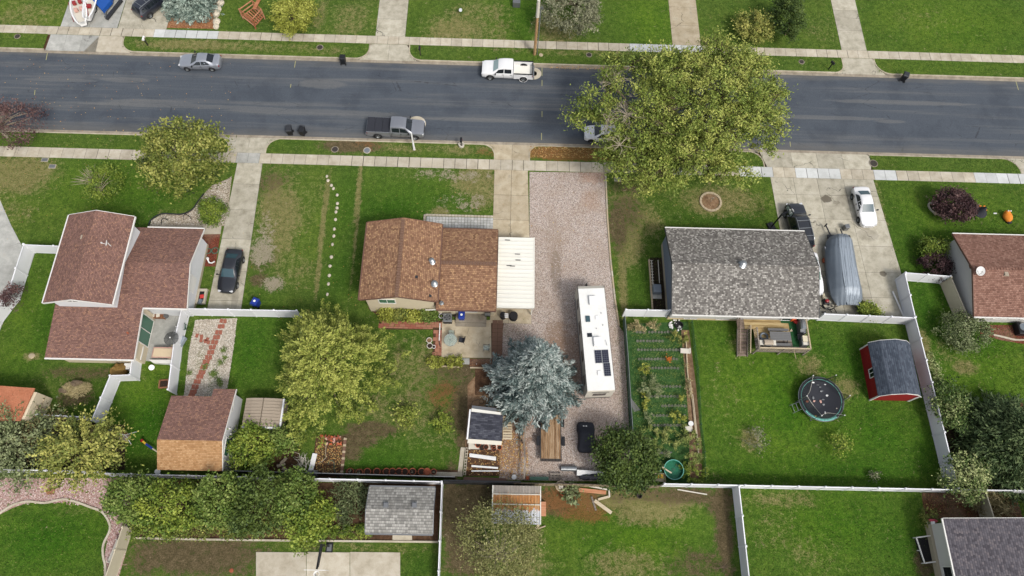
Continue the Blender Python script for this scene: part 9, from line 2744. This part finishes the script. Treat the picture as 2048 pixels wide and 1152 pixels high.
one('wire_hoop', 'rusty wire hoops standing above the dark-roofed shed', 'hoops', MB().ring(at(963, 803, .3), .22, .02, 16, 5).ring(at(976, 806, .3), .22, .02, 16, 5).tube([at(941, 812, .1), at(946, 802, .5), at(957, 799, .5)], .02, 5), 'iron')
T = thing('brick_heap', 'heap of broken orange bricks and tiles in the bare bed', 'bricks', tuple(at(664, 880)))
for k in range(46):
 x, y = random.uniform(-1.1, .9), random.uniform(-.45, .35)
 MB().cbox((x, y, random.uniform(.05, .25)), (.24, .12, .08), random.uniform(0, 3), random.uniform(-.4, .4)).build('brick', random.choice(['brick_red', 'terracotta_orange', 'terracotta', 'salmon']), T, True)
T = tag(thing('brick_edging', None, None), kind='structure')
a0, b0 = at(691, 876), at(683, 955)
for k in range(18):
 p = a0.lerp(b0, (k + .5) / 18)
 MB().cbox((p.x, p.y, .07), (.26, .19, .14), random.uniform(-.1, .1)).build('brick', 'brick_dark' if k % 3 else 'stone_tan', T)
T = thing('barrel_halves', 'two grey half barrels standing by the white plank', 'barrel', tuple(at(627, 948)))
for s_ in (-.25, .25): MB().cone((s_ - .22, 0, .3), (s_ + .22, 0, .3), .3, .3, 14).build('barrel', 'metal_grey', T, True)
lumber('wide white board lying on the bare bed', (630, 907), (621, 943), .42, 'white_plastic', .15, .06)
m = MB()
for k in range(34):
 c = at(606 + random.uniform(-6, 8), 932 + random.uniform(-14, 10), .3)
 e = c + Vector((random.uniform(-1.0, .4), random.uniform(-.3, 1.0), random.uniform(-.2, .5)))
 m.tube([c, c.lerp(e, .5) + Vector((random.uniform(-.2, .2), random.uniform(-.2, .2), .1)), e], [.03, .02, .01], 4)
one('dry_branches', 'tangle of bleached dry branches beside the wide white board', 'branches', m, 'off_white')
m = MB()
P0 = [at(*q, .05) for q in ((636, 928), (645, 922), (652, 915), (651, 905), (652, 893), (650, 885))]
m.tube(P0, .03, 5)
one('garden_hose', 'pale hose snaking across the bare bed', 'hose', m, 'bark_pale')
one('garden_hose', 'green hose loop in the lower bare bed', 'hose', MB().tube([at(*q, .05) for q in ((656, 929), (659, 922), (664, 920), (668, 925), (668, 938), (672, 948), (676, 955))], .03, 5), 'cover_green')
for px, lb in ((310, 'round grey barrel lid at the left foot of the garage'), ):
 one('barrel', lb, 'barrel', MB().cone(at(315, 943), at(315, 943, .8), .24, .24, 14), 'galvanised')
T = thing('log_pile', 'pale tree stump and logs in the shade right of the shrub', 'logs', tuple(at(562, 935)))
for x, y, a_ in ((-.3, .1, .3), (.2, -.1, -.4), (.0, .3, .9)):
 MB().cone((x, y, .18), (x + .7 * math.cos(a_), y + .7 * math.sin(a_), .2), .17, .13, 10).build('log', 'bark_pale', T, True)
T = thing('firewood_stack', 'dark wooden gate leaning on the garage corner', 'gate', tuple(at(478, 925)))
for k in range(3): MB().bar(at(466 + k * 5, 942, .1), at(473 + k * 5, 903, 1.4), .1).build('board', 'wood_greyy', T)
